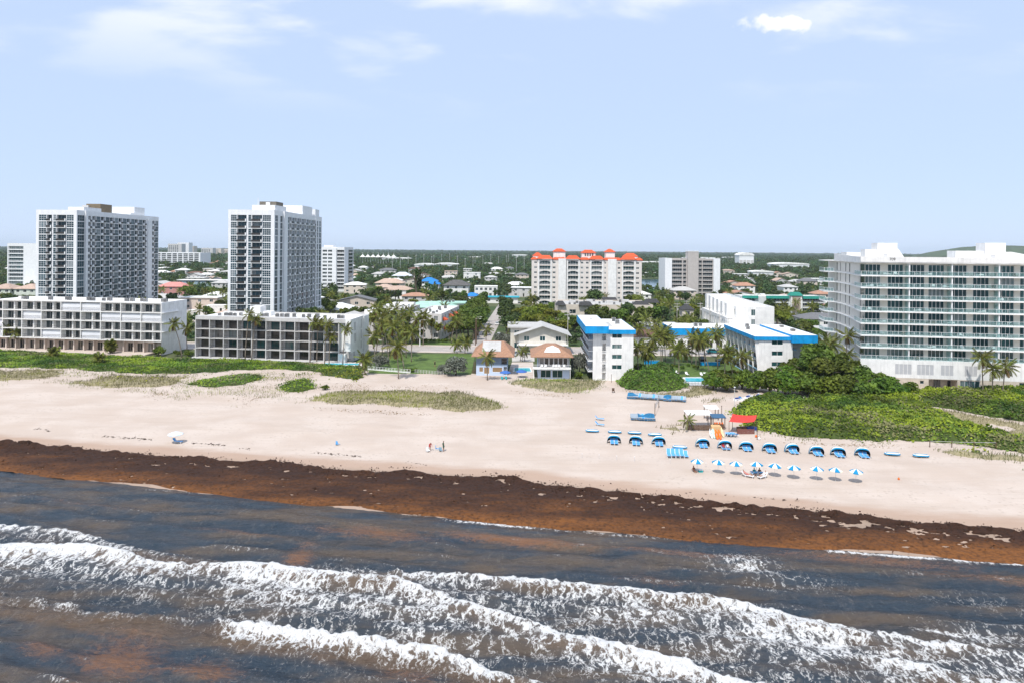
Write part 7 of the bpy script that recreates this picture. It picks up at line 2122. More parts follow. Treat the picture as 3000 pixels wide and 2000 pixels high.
# beach hire stand
def stand():
    P = lambda x, y: G(x, y)
    def canopy(x0, x1, ym, h, d, mat, label, name='shade_canopy'):
        a, b = P(x0, ym), P(x1, ym); w = b.x - a.x
        T = thing(name, label, 'canopy', a)
        for x in (0.1, w - 0.1):
            for y in (0.1, d - 0.1):
                MB().box(x - .06, x + .06, y - .06, y + .06, -0.2, h).build('post', BROWNW, T)
        m = MB(); m.hexa([(-.1, -.1, h - .15), (w + .1, -.1, h - .15), (w + .1, d + .1, h + .1), (-.1, d + .1, h + .1), (-.1, -.1, h - .05), (w + .1, -.1, h - .05), (w + .1, d + .1, h + .2), (-.1, d + .1, h + .2)]); m.build('roof', mat, T)
        return T
    canopy(2014, 2086, 1252, 2.6, 2.6, ROOFW, 'long white-roofed shade shelter of the beach hire stand')
    canopy(2070, 2107, 1232, 2.5, 2.2, ROOFW, 'small white-roofed shelter behind the beach hire stand')
    T = canopy(2088, 2126, 1258, 2.4, 2.0, M('dark_blue_panel', (0.02, 0.09, 0.18), rough=0.3), 'dark blue panelled roof over the hire counter')
    m = MB(); m.box(0.2, 2.2, 0.15, 0.6, 0, 1.05); m.build('counter', BROWNW, T)
    m = MB()
    for i, (x, c) in enumerate(((0.4, 0), (0.8, 0), (1.3, 0), (1.8, 0))): m.box(x, x + .25, .2, .5, 1.05, 1.35)
    m.build('goods', ORANGE, T)
    # red shade sail
    c = [atY(2146, 1226, 131), atY(2217, 1232, 131), atY(2210, 1247, 127.5), atY(2136, 1247, 127.5)]
    zs = [2.9, 2.7, 2.3, 2.3]
    base = P(2140, 1262)
    T = thing('shade_sail', 'red shade sail stretched between posts at the beach hire stand', 'shade sail', base)
    n = 10; m = MB(); C = [Vector((q.x, q.y, z)) - base for q, z in zip(c, zs)]
    grid = [[(C[0] * (1 - u) + C[1] * u) * (1 - v) + (C[3] * (1 - u) + C[2] * u) * v + Vector((0, 0, -0.9 * u * (1 - u) * 0.8 - 0.5 * v * (1 - v))) for u in [i / n for i in range(n + 1)]] for v in [j / n for j in range(n + 1)]]
    for j in range(n):
        for i in range(n): m.poly([grid[j][i], grid[j][i + 1], grid[j + 1][i + 1], grid[j + 1][i]])
    m.build('sail', REDC, T, True)
    for q in C: MB().tube([(q.x, q.y, -base.z - 0.4 + float(gz(base.x + q.x, base.y + q.y))), (q.x, q.y, q.z + 0.15)], 0.05, 5).build('post', BROWNW, T)
    # fences
    for x0, x1, y, mat, lab in ((2015, 2077, 1259, BROWNW, 'brown slatted screen fence left of the hire stand'), (2160, 2211, 1271, M('reddish_boards', (0.20, 0.08, 0.065)), 'reddish board fence below the red shade sail')):
        a, b = P(x0, y), P(x1, y); w = b.x - a.x
        T = thing('screen_fence', lab, 'fence', a)
        for k in range(5):
            m = MB(); m.box(0, w, -.02, .02, 0.05 + k * .19, 0.22 + k * .19); m.build('board', mat, T)
        for i in range(5): m = MB(); m.box(w * i / 4 - .05, w * i / 4 + .05, .025, .12, -.3, 1.05); m.build('post', BROWNW, T)
    # stall box under a tan tarpaulin
    a = P(2084, 1268)
    T = thing('covered_stall', 'storage rack covered by a tan tarpaulin with boards leaning on it', 'stall', a)
    m = MB(); m.hexa([(0, 0, -.02), (2.1, 0, -.02), (2.0, 1.4, -.02), (.1, 1.4, -.02), (.12, .15, 1.15), (1.98, .15, 1.15), (1.9, 1.3, 1.3), (.2, 1.3, 1.3)]); m.build('cover', TANC, T)
    # kayaks and boards leaning
    def board(x, y, mat, label, L=2.5, w=.3, rot=0.0, group=None, nm='kayak'):
        p = P(x, y); T = thing(nm, label, nm, p, group, rot)
        m = MB(); N = 10
        R_ = []
        for i in range(N + 1):
            t = i / N; ww = w * math.sin(math.pi * (0.06 + 0.88 * t)) ** 0.6; yy = 1.5 * t; zz = 0.02 + 1.35 * t * (1 if nm == 'kayak' else 1)
            R_.append([Vector((ww * math.cos(a), yy - .09 * math.sin(a), zz + .12 * math.sin(a) + .02)) for a in [j * math.pi / 4 for j in range(8)]])
        for i in range(N):
            for j in range(8): m.poly([R_[i][j], R_[i][(j + 1) % 8], R_[i + 1][(j + 1) % 8], R_[i + 1][j]])
        m.poly(R_[0][::-1]); m.poly(R_[-1]); m.build('hull', mat, T, True)
        m = MB(); q0, q1 = R_[4], R_[6]
        m.hexa([q0[0] * .6 + q0[4] * .4 + Vector((0, -.13, .1)), q0[0] * .4 + q0[4] * .6 + Vector((0, -.13, .1)), q1[0] * .4 + q1[4] * .6 + Vector((0, -.13, .1)), q1[0] * .6 + q1[4] * .4 + Vector((0, -.13, .1)), q0[0] * .6 + q0[4] * .4 + Vector((0, -.1, .08)), q0[0] * .4 + q0[4] * .6 + Vector((0, -.1, .08)), q1[0] * .4 + q1[4] * .6 + Vector((0, -.1, .08)), q1[0] * .6 + q1[4] * .4 + Vector((0, -.1, .08))]); m.build('deck_panel', GREY if mat is not PLAST else TEALP, T)
    board(2087, 1284, PLAST, 'white board with a teal deck leaning on the tan-covered rack', .3, .28, nm='paddle_board', group=None)
    board(2094.5, 1284, M('pale_teal_board', (0.45, 0.72, 0.68)), 'pale teal board leaning on the tan-covered rack', nm='paddle_board')
    board(2103, 1287, ORANGE, 'orange kayak leaning on the tan-covered rack', group='leaning orange kayaks'); board(2112, 1287, ORANGE, 'orange kayak leaning on the tan-covered rack', group='leaning orange kayaks')
    board(2120, 1281, YELLOW, 'pale yellow board leaning beside the orange kayaks', w=.22, nm='paddle_board')
    # folded blue chairs stack
    for i in range(6):
        p = P(2130 + i * 5.2, 1277 + (i % 2) * 1.5)
        T = lounger(p, 0.1 * i - .3, 'blue lounger folded upright in the bunch beside the kayaks', 'bunch of folded loungers', True, 'stored_lounger'); T.rotation_euler.x = -0.5; T.scale = (1, .7, 1.1)
    boxthing('equipment_cart', 'dark equipment cart parked under the red shade sail', 'cart', P(2172, 1264), [('body', BROWNW, [(-.8, .8, -.4, .4, .35, .95)]), ('axle', DARK, [(-.7, -.6, -.5, .5, -.02, .35), (.6, .7, -.5, .5, -.02, .35)]), ('handle', GREY, [(.8, 1.3, -.05, .05, .8, .86)])], .2)
    boxthing('covered_crate', 'crate under a navy cover below the red shade sail', 'crate', P(2200, 1263), [('crate', GREYW, [(-.9, .9, -.4, .4, -.02, .35)]), ('cover', NAVY, [(-.95, .95, -.45, .45, .351, .9)])], .1)
    for x, y, h in ((2081, 1279, 2.6), (2114, 1235, 3.2), (2218, 1287, 2.5), (2152, 1195, 4.6), (1788 + 3, 1119, 2.0)):
        T = thing('post', {2081: 'brown post at the near corner of the hire stand', 2114: 'tall bare post behind the hire stand', 2218: 'brown post at the far end of the hire stand', 2152: 'slim lamp post standing in the dune shrubs', 1791: 'short wooden marker post beside the middle hotel block'}[int(x)], 'post', P(x, y))
        MB().tube([(0, 0, -.3), (0, 0, h)], 0.06, 6).build('shaft', BROWNW if x != 2152 else GREYW, T)
        m = MB(); (m.ball((0, 0, h), .22, 0, 8, 5, (1, 1, .5)) if x == 2152 else m.box(-.09, .09, -.09, .09, h, h + .06)); m.build('lamp_head' if x == 2152 else 'cap', PLAST if x == 2152 else BROWNW, T)
    p = P(2216, 1280); T = thing('buoy', 'orange buoy hanging at the far end of the hire stand', 'buoy', p); MB().ball((0, 0, .22), .25).build('float', ORANGE, T, True); MB().tube([(0, 0, .4), (0, 0, .75)], .03, 5).build('rope', GREYW, T)
    p = P(2224, 1287); T = thing('buoy', 'white buoy lying by the brown end post', 'buoy', p); MB().ball((0, 0, .22), .28).build('float', PLAST, T, True); MB().tube([(0, 0, .4), (.1, 0, .6)], .03, 5).build('rope', GREYW, T)
    # jet skis under the trees
    for k, (x, y) in enumerate(((2165, 1172), (2195, 1166), (2222, 1162))):
        p = P(x, y); T = thing('jet_ski', ['white and blue jet ski parked at the shrub edge', 'white jet ski half under the shrubs', 'white jet ski deepest under the shrubs'][k], 'jet ski', p, None, 0.5 + .2 * k)
        m = MB(); m.hexa([(-1.3, -.45, -.03), (1.0, -.4, -.03), (1.0, .4, -.03), (-1.3, .45, -.03), (-1.3, -.55, .45), (1.5, -.12, .55), (1.5, .12, .55), (-1.3, .55, .45)]); m.build('hull', PLAST, T)
        m = MB(); m.box(-1.1, .1, -.2, .2, .45, .72); m.build('seat', NAVY, T); m = MB(); m.hexa([(.1, -.25, .45), (.9, -.15, .5), (.9, .15, .5), (.1, .25, .45), (.15, -.2, .95), (.5, -.1, .8), (.5, .1, .8), (.15, .2, .95)]); m.build('cowl', PLAST if k else SKYB, T)
        m = MB(); m.tube([(.2, -.4, .98), (.2, .4, .98)], .03, 5); m.build('handlebar', DARK, T)
stand()
# fences: white fence before the lawn, rope fence on the right
def fence(px, n, h, label, mat, rails, name='fence', r=0.05):
    a, b = G(*px[0]), G(*px[1])
    T = thing(name, label, 'fence', a); d = b - a
    for i in range(n + 1):
        q = d * (i / n); g = float(gz(a.x + q.x, a.y + q.y)) - a.z
        MB().box(q.x - r, q.x + r, q.y - r, q.y + r, g - 0.3, g + h).build('post', mat, T)
    for z in rails:
        MB().tube([Vector((0, 0, z)), d * 0.5 + Vector((0, 0, z - (0.06 if mat is BROWNW else 0))), d + Vector((0, 0, z))], 0.03, 4).build('rail', mat if mat is not BROWNW else GREYW, T)
    return T, d
T, d = fence([(1078, 1082), (1202, 1092)], 14, 1.05, 'white picket fence on a low white wall in front of the lawn', PLAST, (0.95, 0.5, 0.2))
m_ = MB(); pr = Vector((-d.y, d.x, 0)).normalized() * 0.2; m_.hexa([Vector((0, 0, -.2)) - pr, d + Vector((0, 0, -.2)) - pr, d + Vector((0, 0, -.2)) + pr, Vector((0, 0, -.2)) + pr, Vector((0, 0, .25)) - pr, d + Vector((0, 0, .25)) - pr, d + Vector((0, 0, .25)) + pr, Vector((0, 0, .25)) + pr]); m_.build('low_wall', WHITE, T)
fence([(1216, 1091), (1300, 1098)], 10, 0.95, 'thin pale wire fence continuing in front of the lawn', GREYW, (0.9, 0.6, 0.3))
fence([(2724, 1309), (2918, 1314)], 3, 1.2, 'rope fence on brown posts at the edge of the right dune', BROWNW, (1.1,))
fence([(2000, 1127), (2110, 1132)], 12, 1.1, 'slim dark rail fence in front of the hotel pool', DARK, (1.05, 0.55), r=0.02)
for k, (x, y) in enumerate([(1705, 1340), (1755, 1343), (1807, 1347), (1859, 1350), (1963, 1357), (2068, 1368), (2124, 1372), (2180, 1381)]):
    p = G(x, y); T = thing('marker_stake', 'thin white stake in the open sand seaward of the cabanas', 'stake', p, 'row of thin white stakes')
    MB().tube([(0, 0, -.2), (0, 0, .75)], .03, 5).build('shaft', GREYW, T); MB().box(-.05, .05, -.02, .02, .6, .78).build('cap', PLAST, T)
p = G(2633, 1404); T = thing('marker_float', 'small orange float lying alone on open sand', 'float', p); MB().ball((0, 0, .15), .17, 0, 8, 6).build('float', ORANGE, T, True); MB().box(-.02, .02, -.02, .02, .3, .42).build('ring', DARK, T)
p = G(1797, 1149); boxthing('wooden_chair', 'small brown wooden chair at the path beside the middle hotel block', 'chair', p, [('seat', BROWNW, [(-.3, .3, -.3, .3, .4, .46)]), ('leg', BROWNW, [(-.3, -.24, -.3, -.24, -.02, .4), (.24, .3, -.3, -.24, -.02, .4), (-.3, -.24, .24, .3, -.02, .4), (.24, .3, .24, .3, -.02, .4)]), ('backrest', BROWNW, [(-.3, .3, .25, .3, .46, 1.05)])])
# hotel pool furniture, courtyard walls and screens
for x, y in ((2013, 1098), (2056, 1100), (2067, 1100), (2084, 1100), (1983, 1094), (1974, 1092)):
    lounger(gp(x, y, .1), 0.05 * (x % 5), 'white lounger facing the hotel pool', 'white loungers by the hotel pool', False)
for k, (x0, x1, y) in enumerate(((1888, 1932, 1066), (2052, 2108, 1070))):
    a, b = gp(x0, y, 0), gp(x1, y, 0); T = thing('garden_wall', ['bright blue garden wall nearer the middle hotel block', 'bright blue garden wall nearer the right hotel block'][k], 'wall', a)
    MB().box(0, b.x - a.x, 0, .25, -.05, 1.05).build('panel', BLUEF, T); MB().box(-.05, b.x - a.x + .05, -.03, .28, 1.05, 1.12).build('coping', BLUEL, T)
a = gp(1928, 1084, 0); boxthing('screen_board', 'pale blue board standing on the courtyard lawn', 'screen', a, [('panel', M('pale_cyan_panel', (0.35, 0.68, 0.85)), [(0, 2.4, 0, .12, .1, 1.35)]), ('foot', GREYW, [(.2, .35, -.2, .3, -.05, .1), (2.05, 2.2, -.2, .3, -.05, .1)])])
# vehicles
def car(p, rot, col, label, group=None):
    key = 'carbody' + col.name
    if key not in CACHE:
        def pr(pts, w0, w1, m=0):
            b = MB(); n = len(pts)
            L_ = [(x, -w0 if z < .75 else -w1, z) for x, z in pts]; R_ = [(x, -y, z) for x, y, z in L_]
            b.poly(L_); b.poly(R_[::-1])
            for i in range(n): j = (i + 1) % n; b.poly([L_[i], L_[j], R_[j], R_[i]])
            return b
        body = pr([(-2.2, .35), (2.2, .35), (2.25, .62), (2.1, .84), (1.1, .95), (-1.9, 1.0), (-2.2, .9)], .9, .86).mesh('body', col)
        roof = pr([(1.0, .95), (.35, 1.43), (-1.2, 1.46), (-1.85, .99)], .8, .66)
        g = roof.mesh('cabin_glass', GL)
        rf = MB(); rf.hexa([(.3, -.6, 1.44), (-1.2, -.6, 1.465), (-1.2, .6, 1.465), (.3, .6, 1.44), (.25, -.55, 1.49), (-1.15, -.55, 1.51), (-1.15, .55, 1.51), (.25, .55, 1.49)])
        wh = MB(); wh.tube([(0, -.11, 0), (0, .11, 0)], .33, 12)
        CACHE[key] = (body, g, rf.mesh('roof', col), CACHE.get('wheelm') or wh.mesh('wheel', DARK))
    T = thing('parked_car', label, 'car', p, group, rot)
    b, g, r_, w = CACHE[key]
    place('body', b, T, (0, 0, 0)); place('cabin_glass', g, T, (0, 0, 0)); place('roof', r_, T, (0, 0, 0))
    for x in (-1.4, 1.4):
        for y in (-.82, .82): place('wheel', w, T, (x, y, .33))
CARW = M('white_car_paint', (0.75, 0.75, 0.75), rough=.25, var=.02); CARB = M('black_car_paint', (0.02, 0.02, 0.022), rough=.25, var=.02); CARS = M('silver_car_paint', (0.38, 0.39, 0.40), rough=.25, var=.02); CARR = M('dark_red_car_paint', (0.22, 0.03, 0.02), rough=.25, var=.02); CARBL = M('teal_car_paint', (0.02, 0.16, 0.19), rough=.25, var=.02)
for x, y, rot, c, lab, gr in ((1545, 1027, .2, CARW, 'white car in the small car park between the beach houses', 'white cars between the beach houses'), (1552, 1037, .1, CARW, 'white car in the small car park between the beach houses', 'white cars between the beach houses'), (1508, 1041, 1.4, CARS, 'silver car half behind the west beach house', None), (2058, 1056, 1.5, CARB, 'black car on the coastal road nose-on behind the palms', None), (2108, 1062, 1.5, CARB, 'black car near the right hotel block', None), (2090, 1034, 0, CARBL, 'teal car on the far lane of the coastal road', None), (2118, 1034, 0, CARR, 'dark red car on the far lane of the coastal road', None), (1462, 985, 1.5, CARW, 'white car parked along the inland street', 'white cars on the inland street'), (1457, 952, 1.5, CARW, 'white car parked along the inland street', 'white cars on the inland street'), (1440, 882, 1.5, CARS, 'silver car far down the inland street', None)):
    car(gp(x, y, .02), rot, c, lab, gr)
# utility and lamp poles
def pole(x, y, h, label, cross=True, mat=None, Y=None, group=None, lamp=False):
    p = gp(x, y, 0) if Y is None else Vector(((x - 1500) / 2000 * Y, Y, 0))
    T = thing('utility_pole' if cross else 'lamp_post', label, 'pole' if cross else 'lamp post', p, group)
    MB().tube([(0, 0, -.4), (0, 0, h)], [.17, .11], 7).build('shaft', mat or CONC, T)
    if cross:
        for z in (h - .5, h - 1.6): MB().box(-1.2, 1.2, -.07, .07, z, z + .14).build('crossarm', GREYW, T)
        m = MB()
        for z in (h - .36, h - 1.46):
            for xx in (-1.1, -.5, .5, 1.1): m.box(xx - .05, xx + .05, -.05, .05, z, z + .25)
        m.build('insulator', GREY, T); m = MB(); m.tube([(.35, -.2, h - 3.2), (.35, -.2, h - 2.3)], .22, 8); m.box(0, .35, -.06, .02, h - 2.9, h - 2.75); m.build('transformer', GREYW, T)
    else:
        m = MB(); m.tube([(0, 0, h - .05), (.7, -.3, h + .25), (1.5, -.6, h + .2)], .045, 5); m.build('arm', CONC, T); m = MB(); m.box(1.35, 2.0, -.75, -.5, h + .1, h + .24); m.build('lamp_head', GREYW, T)
pole(1663, 1008, 12, 'concrete power pole with two crossarms behind the east beach house')
pole(1230, 1014, 9, 'white street lamp in front of the townhouse with coral awnings', False, PLAST)
pole(1515, 1020, 8.5, 'pale street lamp beside the chalet', False, PLAST)
for k, (x, Y, h) in enumerate(((1985, 300, 11), (2053, 290, 12), (2013, 310, 11.5), (2081, 280, 11), (2110, 245, 12.5), (2135, 236, 11))):
    pole(x, 0, h, 'wooden power pole standing among the trees behind the hotel', True, None, Y, 'power poles behind the hotel')
for k, (x, Y) in enumerate(((1395, 240), (1398, 246))): pole(x, 0, 9.5, 'slim timber pole at the corner of the inland street', False, BROWNW, Y, 'corner poles')
for k in range(26):
    Y = 900 + 60 * (k % 9); x = 1150 + k * 20 + (k * 37 % 17)
    p = Vector(((x - 1500) / 2000 * Y, Y, 0)); T = thing('light_mast', 'slim pale mast rising out of the distant woods', 'mast', p, 'masts in the distant woods')
    MB().tube([(0, 0, -.3), (0, 0, 20 + k % 5)], .22, 5).build('shaft', GREYW, T); MB().box(-1, 1, -.2, .2, 20 + k % 5, 20.6 + k % 5).build('lamp_head', GREYW, T)

# ------------------------------------------------------------------ dune vegetation
VN = 'dune vine'
cover('dune_vines', 'bright green vines covering the dune in front of the two left apartment buildings', 'dune vines',
      [(-60, 1022), (120, 1030), (300, 1041), (570, 1051), (720, 1055), (890, 1064), (1000, 1070), (1075, 1074), (1080, 1094), (930, 1092), (840, 1085), (700, 1086), (560, 1094), (430, 1098), (330, 1092), (200, 1082), (-60, 1080)], LF_VINE, 14.0, 0.20, 0.55, base=SOILG, feather=3.2, ragged=2.6, mix=((LF_OAT, 0.60, 5), (LF_SEAGR, 0.60, 6)))
cover('dune_grass', 'olive dune grass at the foot of the left vines, nearest the first apartment building', 'dune grass', [(-60, 1082), (195, 1084), (185, 1104), (80, 1114), (-60, 1122)], LF_OAT, 12, 0.42, 0.4, 'blade', SOILO, None, 3.5, 3.0, ((LF_VINE, 0.60, 5),))
cover('dune_grass', 'olive dune grass patch below the vines, bordered by a sandy gap', 'dune grass', [(160, 1127), (250, 1112), (330, 1097), (560, 1101), (540, 1120), (450, 1138), (350, 1140), (220, 1131)], LF_OAT, 12, 0.42, 0.45, 'blade', SOILO, None, 3.5, 3.0, ((LF_VINE, 0.58, 5),))
cover('dune_vines', 'low green vine patch on the dune running towards the rounded green mound', 'dune vines', [(525, 1121), (600, 1112), (640, 1102), (700, 1098), (775, 1098), (782, 1112), (700, 1130), (600, 1140), (535, 1128)], LF_VINE, 9, 0.22, 0.6, base=SOILG, feather=2.6, ragged=2.2, mix=((LF_OAT, 0.56, 4), (LF_SEAGR, 0.62, 5)))
cover('dune_vines', 'rounded green vine mound on open sand beside a small bright bush', 'dune vines', [(805, 1140), (840, 1118), (900, 1108), (945, 1130), (900, 1149), (840, 1150)], LF_VINE, 10, 0.22, 1.1, base=SOILG, feather=2.2, ragged=1.8, mix=((LF_SEAGR, 0.55, 3),))
cover('dune_vines', 'patchy vines where the dune meets the fence of the lawn', 'dune vines', [(930, 1078), (1060, 1082), (1075, 1100), (1040, 1118), (990, 1106), (940, 1100)], LF_VINE, 6, 0.24, 0.7, base=SOILG, patch=(0.45, 4))
cover('dune_grass', 'thin grass strip lying on the sand left of the large grass patch', 'dune grass', [(690, 1160), (800, 1156), (880, 1163), (850, 1174), (790, 1171)], LF_VINE, 7, 0.22, 0.2, 'blade')
for k, (x, y, w, h) in enumerate(((465, 1150, 32, 8), (530, 1167, 32, 8), (683, 1191, 12, 4), (1030, 1120, 14, 4), (385, 1148, 20, 4))):
    cover('grass_tuft', ['grass tuft nearest the olive grass patch on the left beach', 'grass tuft on the left beach, lower of the two large tufts', 'tiny green tuft alone on the sand', 'low tuft at the edge of the sandy slope by the fence', 'sparse tuft under the olive grass patch'][k], 'grass', [(x - w, y), (x - w * .5, y - h), (x + w * .5, y - h), (x + w, y), (x + w * .5, y + h * .6), (x - w * .5, y + h * .6)], LF_VINE if k in (2, 3) else LF_OAT, 10, 0.4, 0.25, 'blade', None, None, 0.6, 0.6)
cover('dune_grass', 'large spindle-shaped patch of olive dune grass in the middle of the beach', 'dune grass',
      [(860, 1181), (900, 1166), (968, 1149), (1070, 1144), (1206, 1145), (1342, 1147), (1410, 1160), (1470, 1181), (1485, 1197), (1440, 1208), (1342, 1206), (1240, 1198), (1104, 1188), (968, 1183), (900, 1180)], LF_OAT, 18, 0.40, 0.55, 'blade', SOILO, None, 3.2, 2.4, ((LF_VINE, 0.64, 7),))
cover('dune_grass', 'yellowish dune grass in front of the east beach house', 'dune grass', [(1485, 1117), (1546, 1110), (1700, 1112), (1780, 1112), (1760, 1140), (1702, 1152), (1625, 1153), (1549, 1137), (1492, 1125)], LF_OAT, 15, 0.42, 0.6, 'blade', SOILO, None, 2.6, 2.0, ((LF_VINE, 0.60, 5),))
cover('scrub_mound', 'dense olive green scrub mound in front of the hotel lawn', 'scrub', [(1800, 1121), (1850, 1108), (1900, 1100), (1990, 1102), (2024, 1126), (2005, 1143), (1917, 1149), (1829, 1141)], LF_SEAGR, 16, 0.24, 3.6, base=SOILG)
cover('dune_grass', 'pale dry grass around the scrub mound before the hotel pool', 'dune grass', [(1800, 1145), (1900, 1152), (2005, 1146), (2030, 1132), (2105, 1134), (2090, 1160), (2010, 1166), (1900, 1157)], LF_OAT, 13, 0.45, 0.3, 'blade', SOILO)
cover('dune_grass', 'pale grass tongue behind the hire stand shelters', 'dune grass', [(2060, 1176), (2090, 1165), (2130, 1160), (2140, 1168), (2110, 1178), (2075, 1184)], LF_OAT, 11, 0.45, 0.3, 'blade', SOILO)
cover('dune_grass', 'ragged dry grass left of the hire stand fence', 'dune grass', [(1915, 1252), (1950, 1244), (2000, 1238), (2015, 1252), (2010, 1266), (1975, 1270), (1940, 1258)], LF_OAT, 11, 0.45, 0.3, 'blade', SOILO, (0.42, 3))
cover('dune_vines', 'bright green vines over the dune slope below the sea grape thicket', 'dune vines',
      [(2140, 1205), (2180, 1180), (2230, 1160), (2350, 1170), (2500, 1165), (2690, 1148), (2800, 1146), (3080, 1140), (3080, 1250), (2920, 1225), (2800, 1200), (2720, 1192), (2760, 1215), (2860, 1250), (2990, 1290), (3080, 1310), (3080, 1345), (2900, 1316), (2700, 1292), (2500, 1290), (2350, 1282), (2225, 1266), (2155, 1235)], LF_VINE, 15, 0.24, 1.9, base=SOILG, feather=2.6, ragged=2.0, mix=((LF_OAT, 0.66, 7), (LF_SEAGR, 0.61, 8)))
cover('dune_grass', 'dry straw grass in the sandy gully crossing the right dune', 'dune grass', [(2725, 1193), (2800, 1203), (2920, 1228), (3080, 1254), (3080, 1305), (2990, 1287), (2860, 1248), (2760, 1212)], LF_OAT, 9, 0.4, 0.3, 'blade', SOILO, (0.40, 4))
cover('dune_grass', 'dry grass fringe along the foot of the right dune vines', 'dune grass', [(2225, 1268), (2350, 1284), (2500, 1293), (2640, 1295), (2640, 1302), (2500, 1300), (2350, 1293), (2230, 1285)], LF_OAT, 9, 0.4, 0.2, 'blade', None, (0.45, 3))
cover('dune_grass', 'olive grass bank seaward of the rope fence', 'dune grass', [(2745, 1316), (2830, 1320), (2950, 1330), (3080, 1335), (3080, 1358), (2900, 1348), (2790, 1332)], LF_OAT, 12, 0.45, 0.5, 'blade', SOILO)
cover('dune_vines', 'small green vine clump on the grass bank by the rope fence', 'dune vines', [(2815, 1318), (2870, 1316), (2890, 1330), (2850, 1338), (2820, 1330)], LF_VINE, 9, 0.25, 0.7, base=SOILG)
cover('beach_creeper', 'sparse creeper runners on the sand at the right edge', 'creeper', [(2900, 1375), (2960, 1362), (3080, 1368), (3080, 1392), (2980, 1382)], LF_VINE, 3, 0.22, 0.1, 'leaf', None, (0.45, 2))
cover('beach_creeper', 'thin creeper tufts on the sand just seaward of the end cabanas', 'creeper', [(2500, 1302), (2580, 1298), (2660, 1304), (2720, 1312), (2640, 1316), (2540, 1310)], LF_OAT, 4, 0.25, 0.1, 'blade', None, (0.45, 2))
cover('dune_grass', 'thin scattered olive grass and runners on the sandy left dune', 'dune grass', [(-60, 1085), (200, 1084), (420, 1096), (600, 1094), (800, 1090), (960, 1098), (1020, 1120), (900, 1158), (700, 1170), (480, 1160), (330, 1150), (180, 1134), (-60, 1128)], LF_OAT, 5.0, 0.32, 0.15, 'blade', None, (0.50, 5), 3.0, 2.5, ((LF_VINE, 0.52, 6),))
cover('dune_vines', 'scattered green runners creeping seaward off the left vine belt', 'dune vines', [(200, 1090), (420, 1098), (700, 1088), (930, 1094), (990, 1112), (860, 1120), (640, 1112), (420, 1122), (260, 1108)], LF_VINE, 4.0, 0.2, 0.15, 'leaf', None, (0.55, 4), 3.0, 2.5)
loose_weed()
# wrack: small dark scraps of dry weed on the upper beach
def wrack():
    rg = np.random.default_rng(77); V, Q, k = [], [], 0
    lines = [((100, 1255), (150, 1262), 20), ((295, 1276), (445, 1287), 70), ((560, 1297), (660, 1303), 50), ((920, 1325), (1060, 1336), 60), ((1180, 1352), (1260, 1360), 12), ((700, 1312), (735, 1314), 10), ((1560, 1410), (1700, 1425), 14), ((2000, 1440), (2400, 1470), 25)]
    C = []
    for a, b, n in lines:
        for i in range(n):
            t = rg.random(); p = G(a[0] + (b[0] - a[0]) * t, a[1] + (b[1] - a[1]) * t + rg.normal() * 1.4); C.append((p.x, p.y, p.z + .03))
    for (x, y, n, s) in ((1135, 1150, 60, 25),):
        pass
    C = np.array(C); N = unit(rg.normal(size=(len(C), 3)) * .25 + np.array([0, 0, 1]))
    V, Q = cards(C, N, rg.uniform(.08, .38, len(C)), rg, .35)
    me = mesh_np('dry_wrack', V, Q, M('dried_seaweed', (0.075, 0.05, 0.035), var=.2))
    tag(link(bpy.data.objects.new('dry_wrack', me)), 'thin dark scraps of dried seaweed in lines on the upper beach', 'seaweed scraps', kind='stuff')
    # twigs and leaf litter on the sandy dune slopes
    C = []
    for poly, n in (([(860, 1185), (1104, 1195), (1340, 1214), (1340, 1225), (1100, 1215), (860, 1200)], 260), ([(600, 1150), (780, 1150), (860, 1170), (700, 1200)], 150), ([(980, 1120), (1080, 1115), (1090, 1140), (960, 1145)], 260), ([(1050, 1130), (1400, 1120), (1400, 1150), (1050, 1140)], 160), ([(440, 1140), (560, 1150), (500, 1180), (400, 1160)], 90), ([(1480, 1140), (1700, 1160), (1690, 1172), (1490, 1150)], 140), ([(2240, 1290), (2700, 1305), (2700, 1320), (2300, 1300)], 160)):
        for i in range(n):
            w = rg.dirichlet(np.ones(len(poly))); x = sum(w * [q[0] for q in poly]); y = sum(w * [q[1] for q in poly]); p = G(x, y); C.append((p.x, p.y, p.z + .03))
    C = np.array(C); N = unit(rg.normal(size=(len(C), 3)) * .5 + np.array([0, 0, 1]))
    V, Q = cards(C, N, rg.uniform(.06, .26, len(C)), rg, .4)
    me = mesh_np('leaf_litter', V, Q, M('dry_litter', (0.26, 0.18, 0.10), var=.3))
    tag(link(bpy.data.objects.new('leaf_litter', me)), 'scattered dry twigs and leaves on the sandy dune slopes', 'leaf litter', kind='stuff')
wrack()

# ------------------------------------------------------------------ individual shrubs and trees
pr = random.Random(4)
def at_px(key, x, y, sc, label, name, cat, group=None, sz=None, dz=0.0):
    p = G(x, y); p.z += dz
    return plant(key, p, sc, label, cat, group, name, None, sz, pr)
SG = [(2090, 1133, 1.05), (2130, 1136, 1.05), (2175, 1130, 1.1), (2110, 1120, 1.0), (2215, 1138, 1.15), (2255, 1142, 1.2), (2300, 1146, 1.25), (2345, 1150, 1.2), (2390, 1152, 1.25), (2435, 1156, 1.3), (2480, 1158, 1.25), (2525, 1160, 1.3), (2570, 1162, 1.25), (2615, 1162, 1.1), (2655, 1160, 0.95),
      (2300, 1125, 1.3), (2350, 1126, 1.45), (2400, 1124, 1.5), (2450, 1128, 1.4), (2500, 1134, 1.4), (2550, 1140, 1.35), (2600, 1148, 1.1), (2420, 1140, 1.3), (2370, 1138, 1.2), (2320, 1108, 1.4), (2270, 1124, 1.2), (2470, 1116, 1.1)]
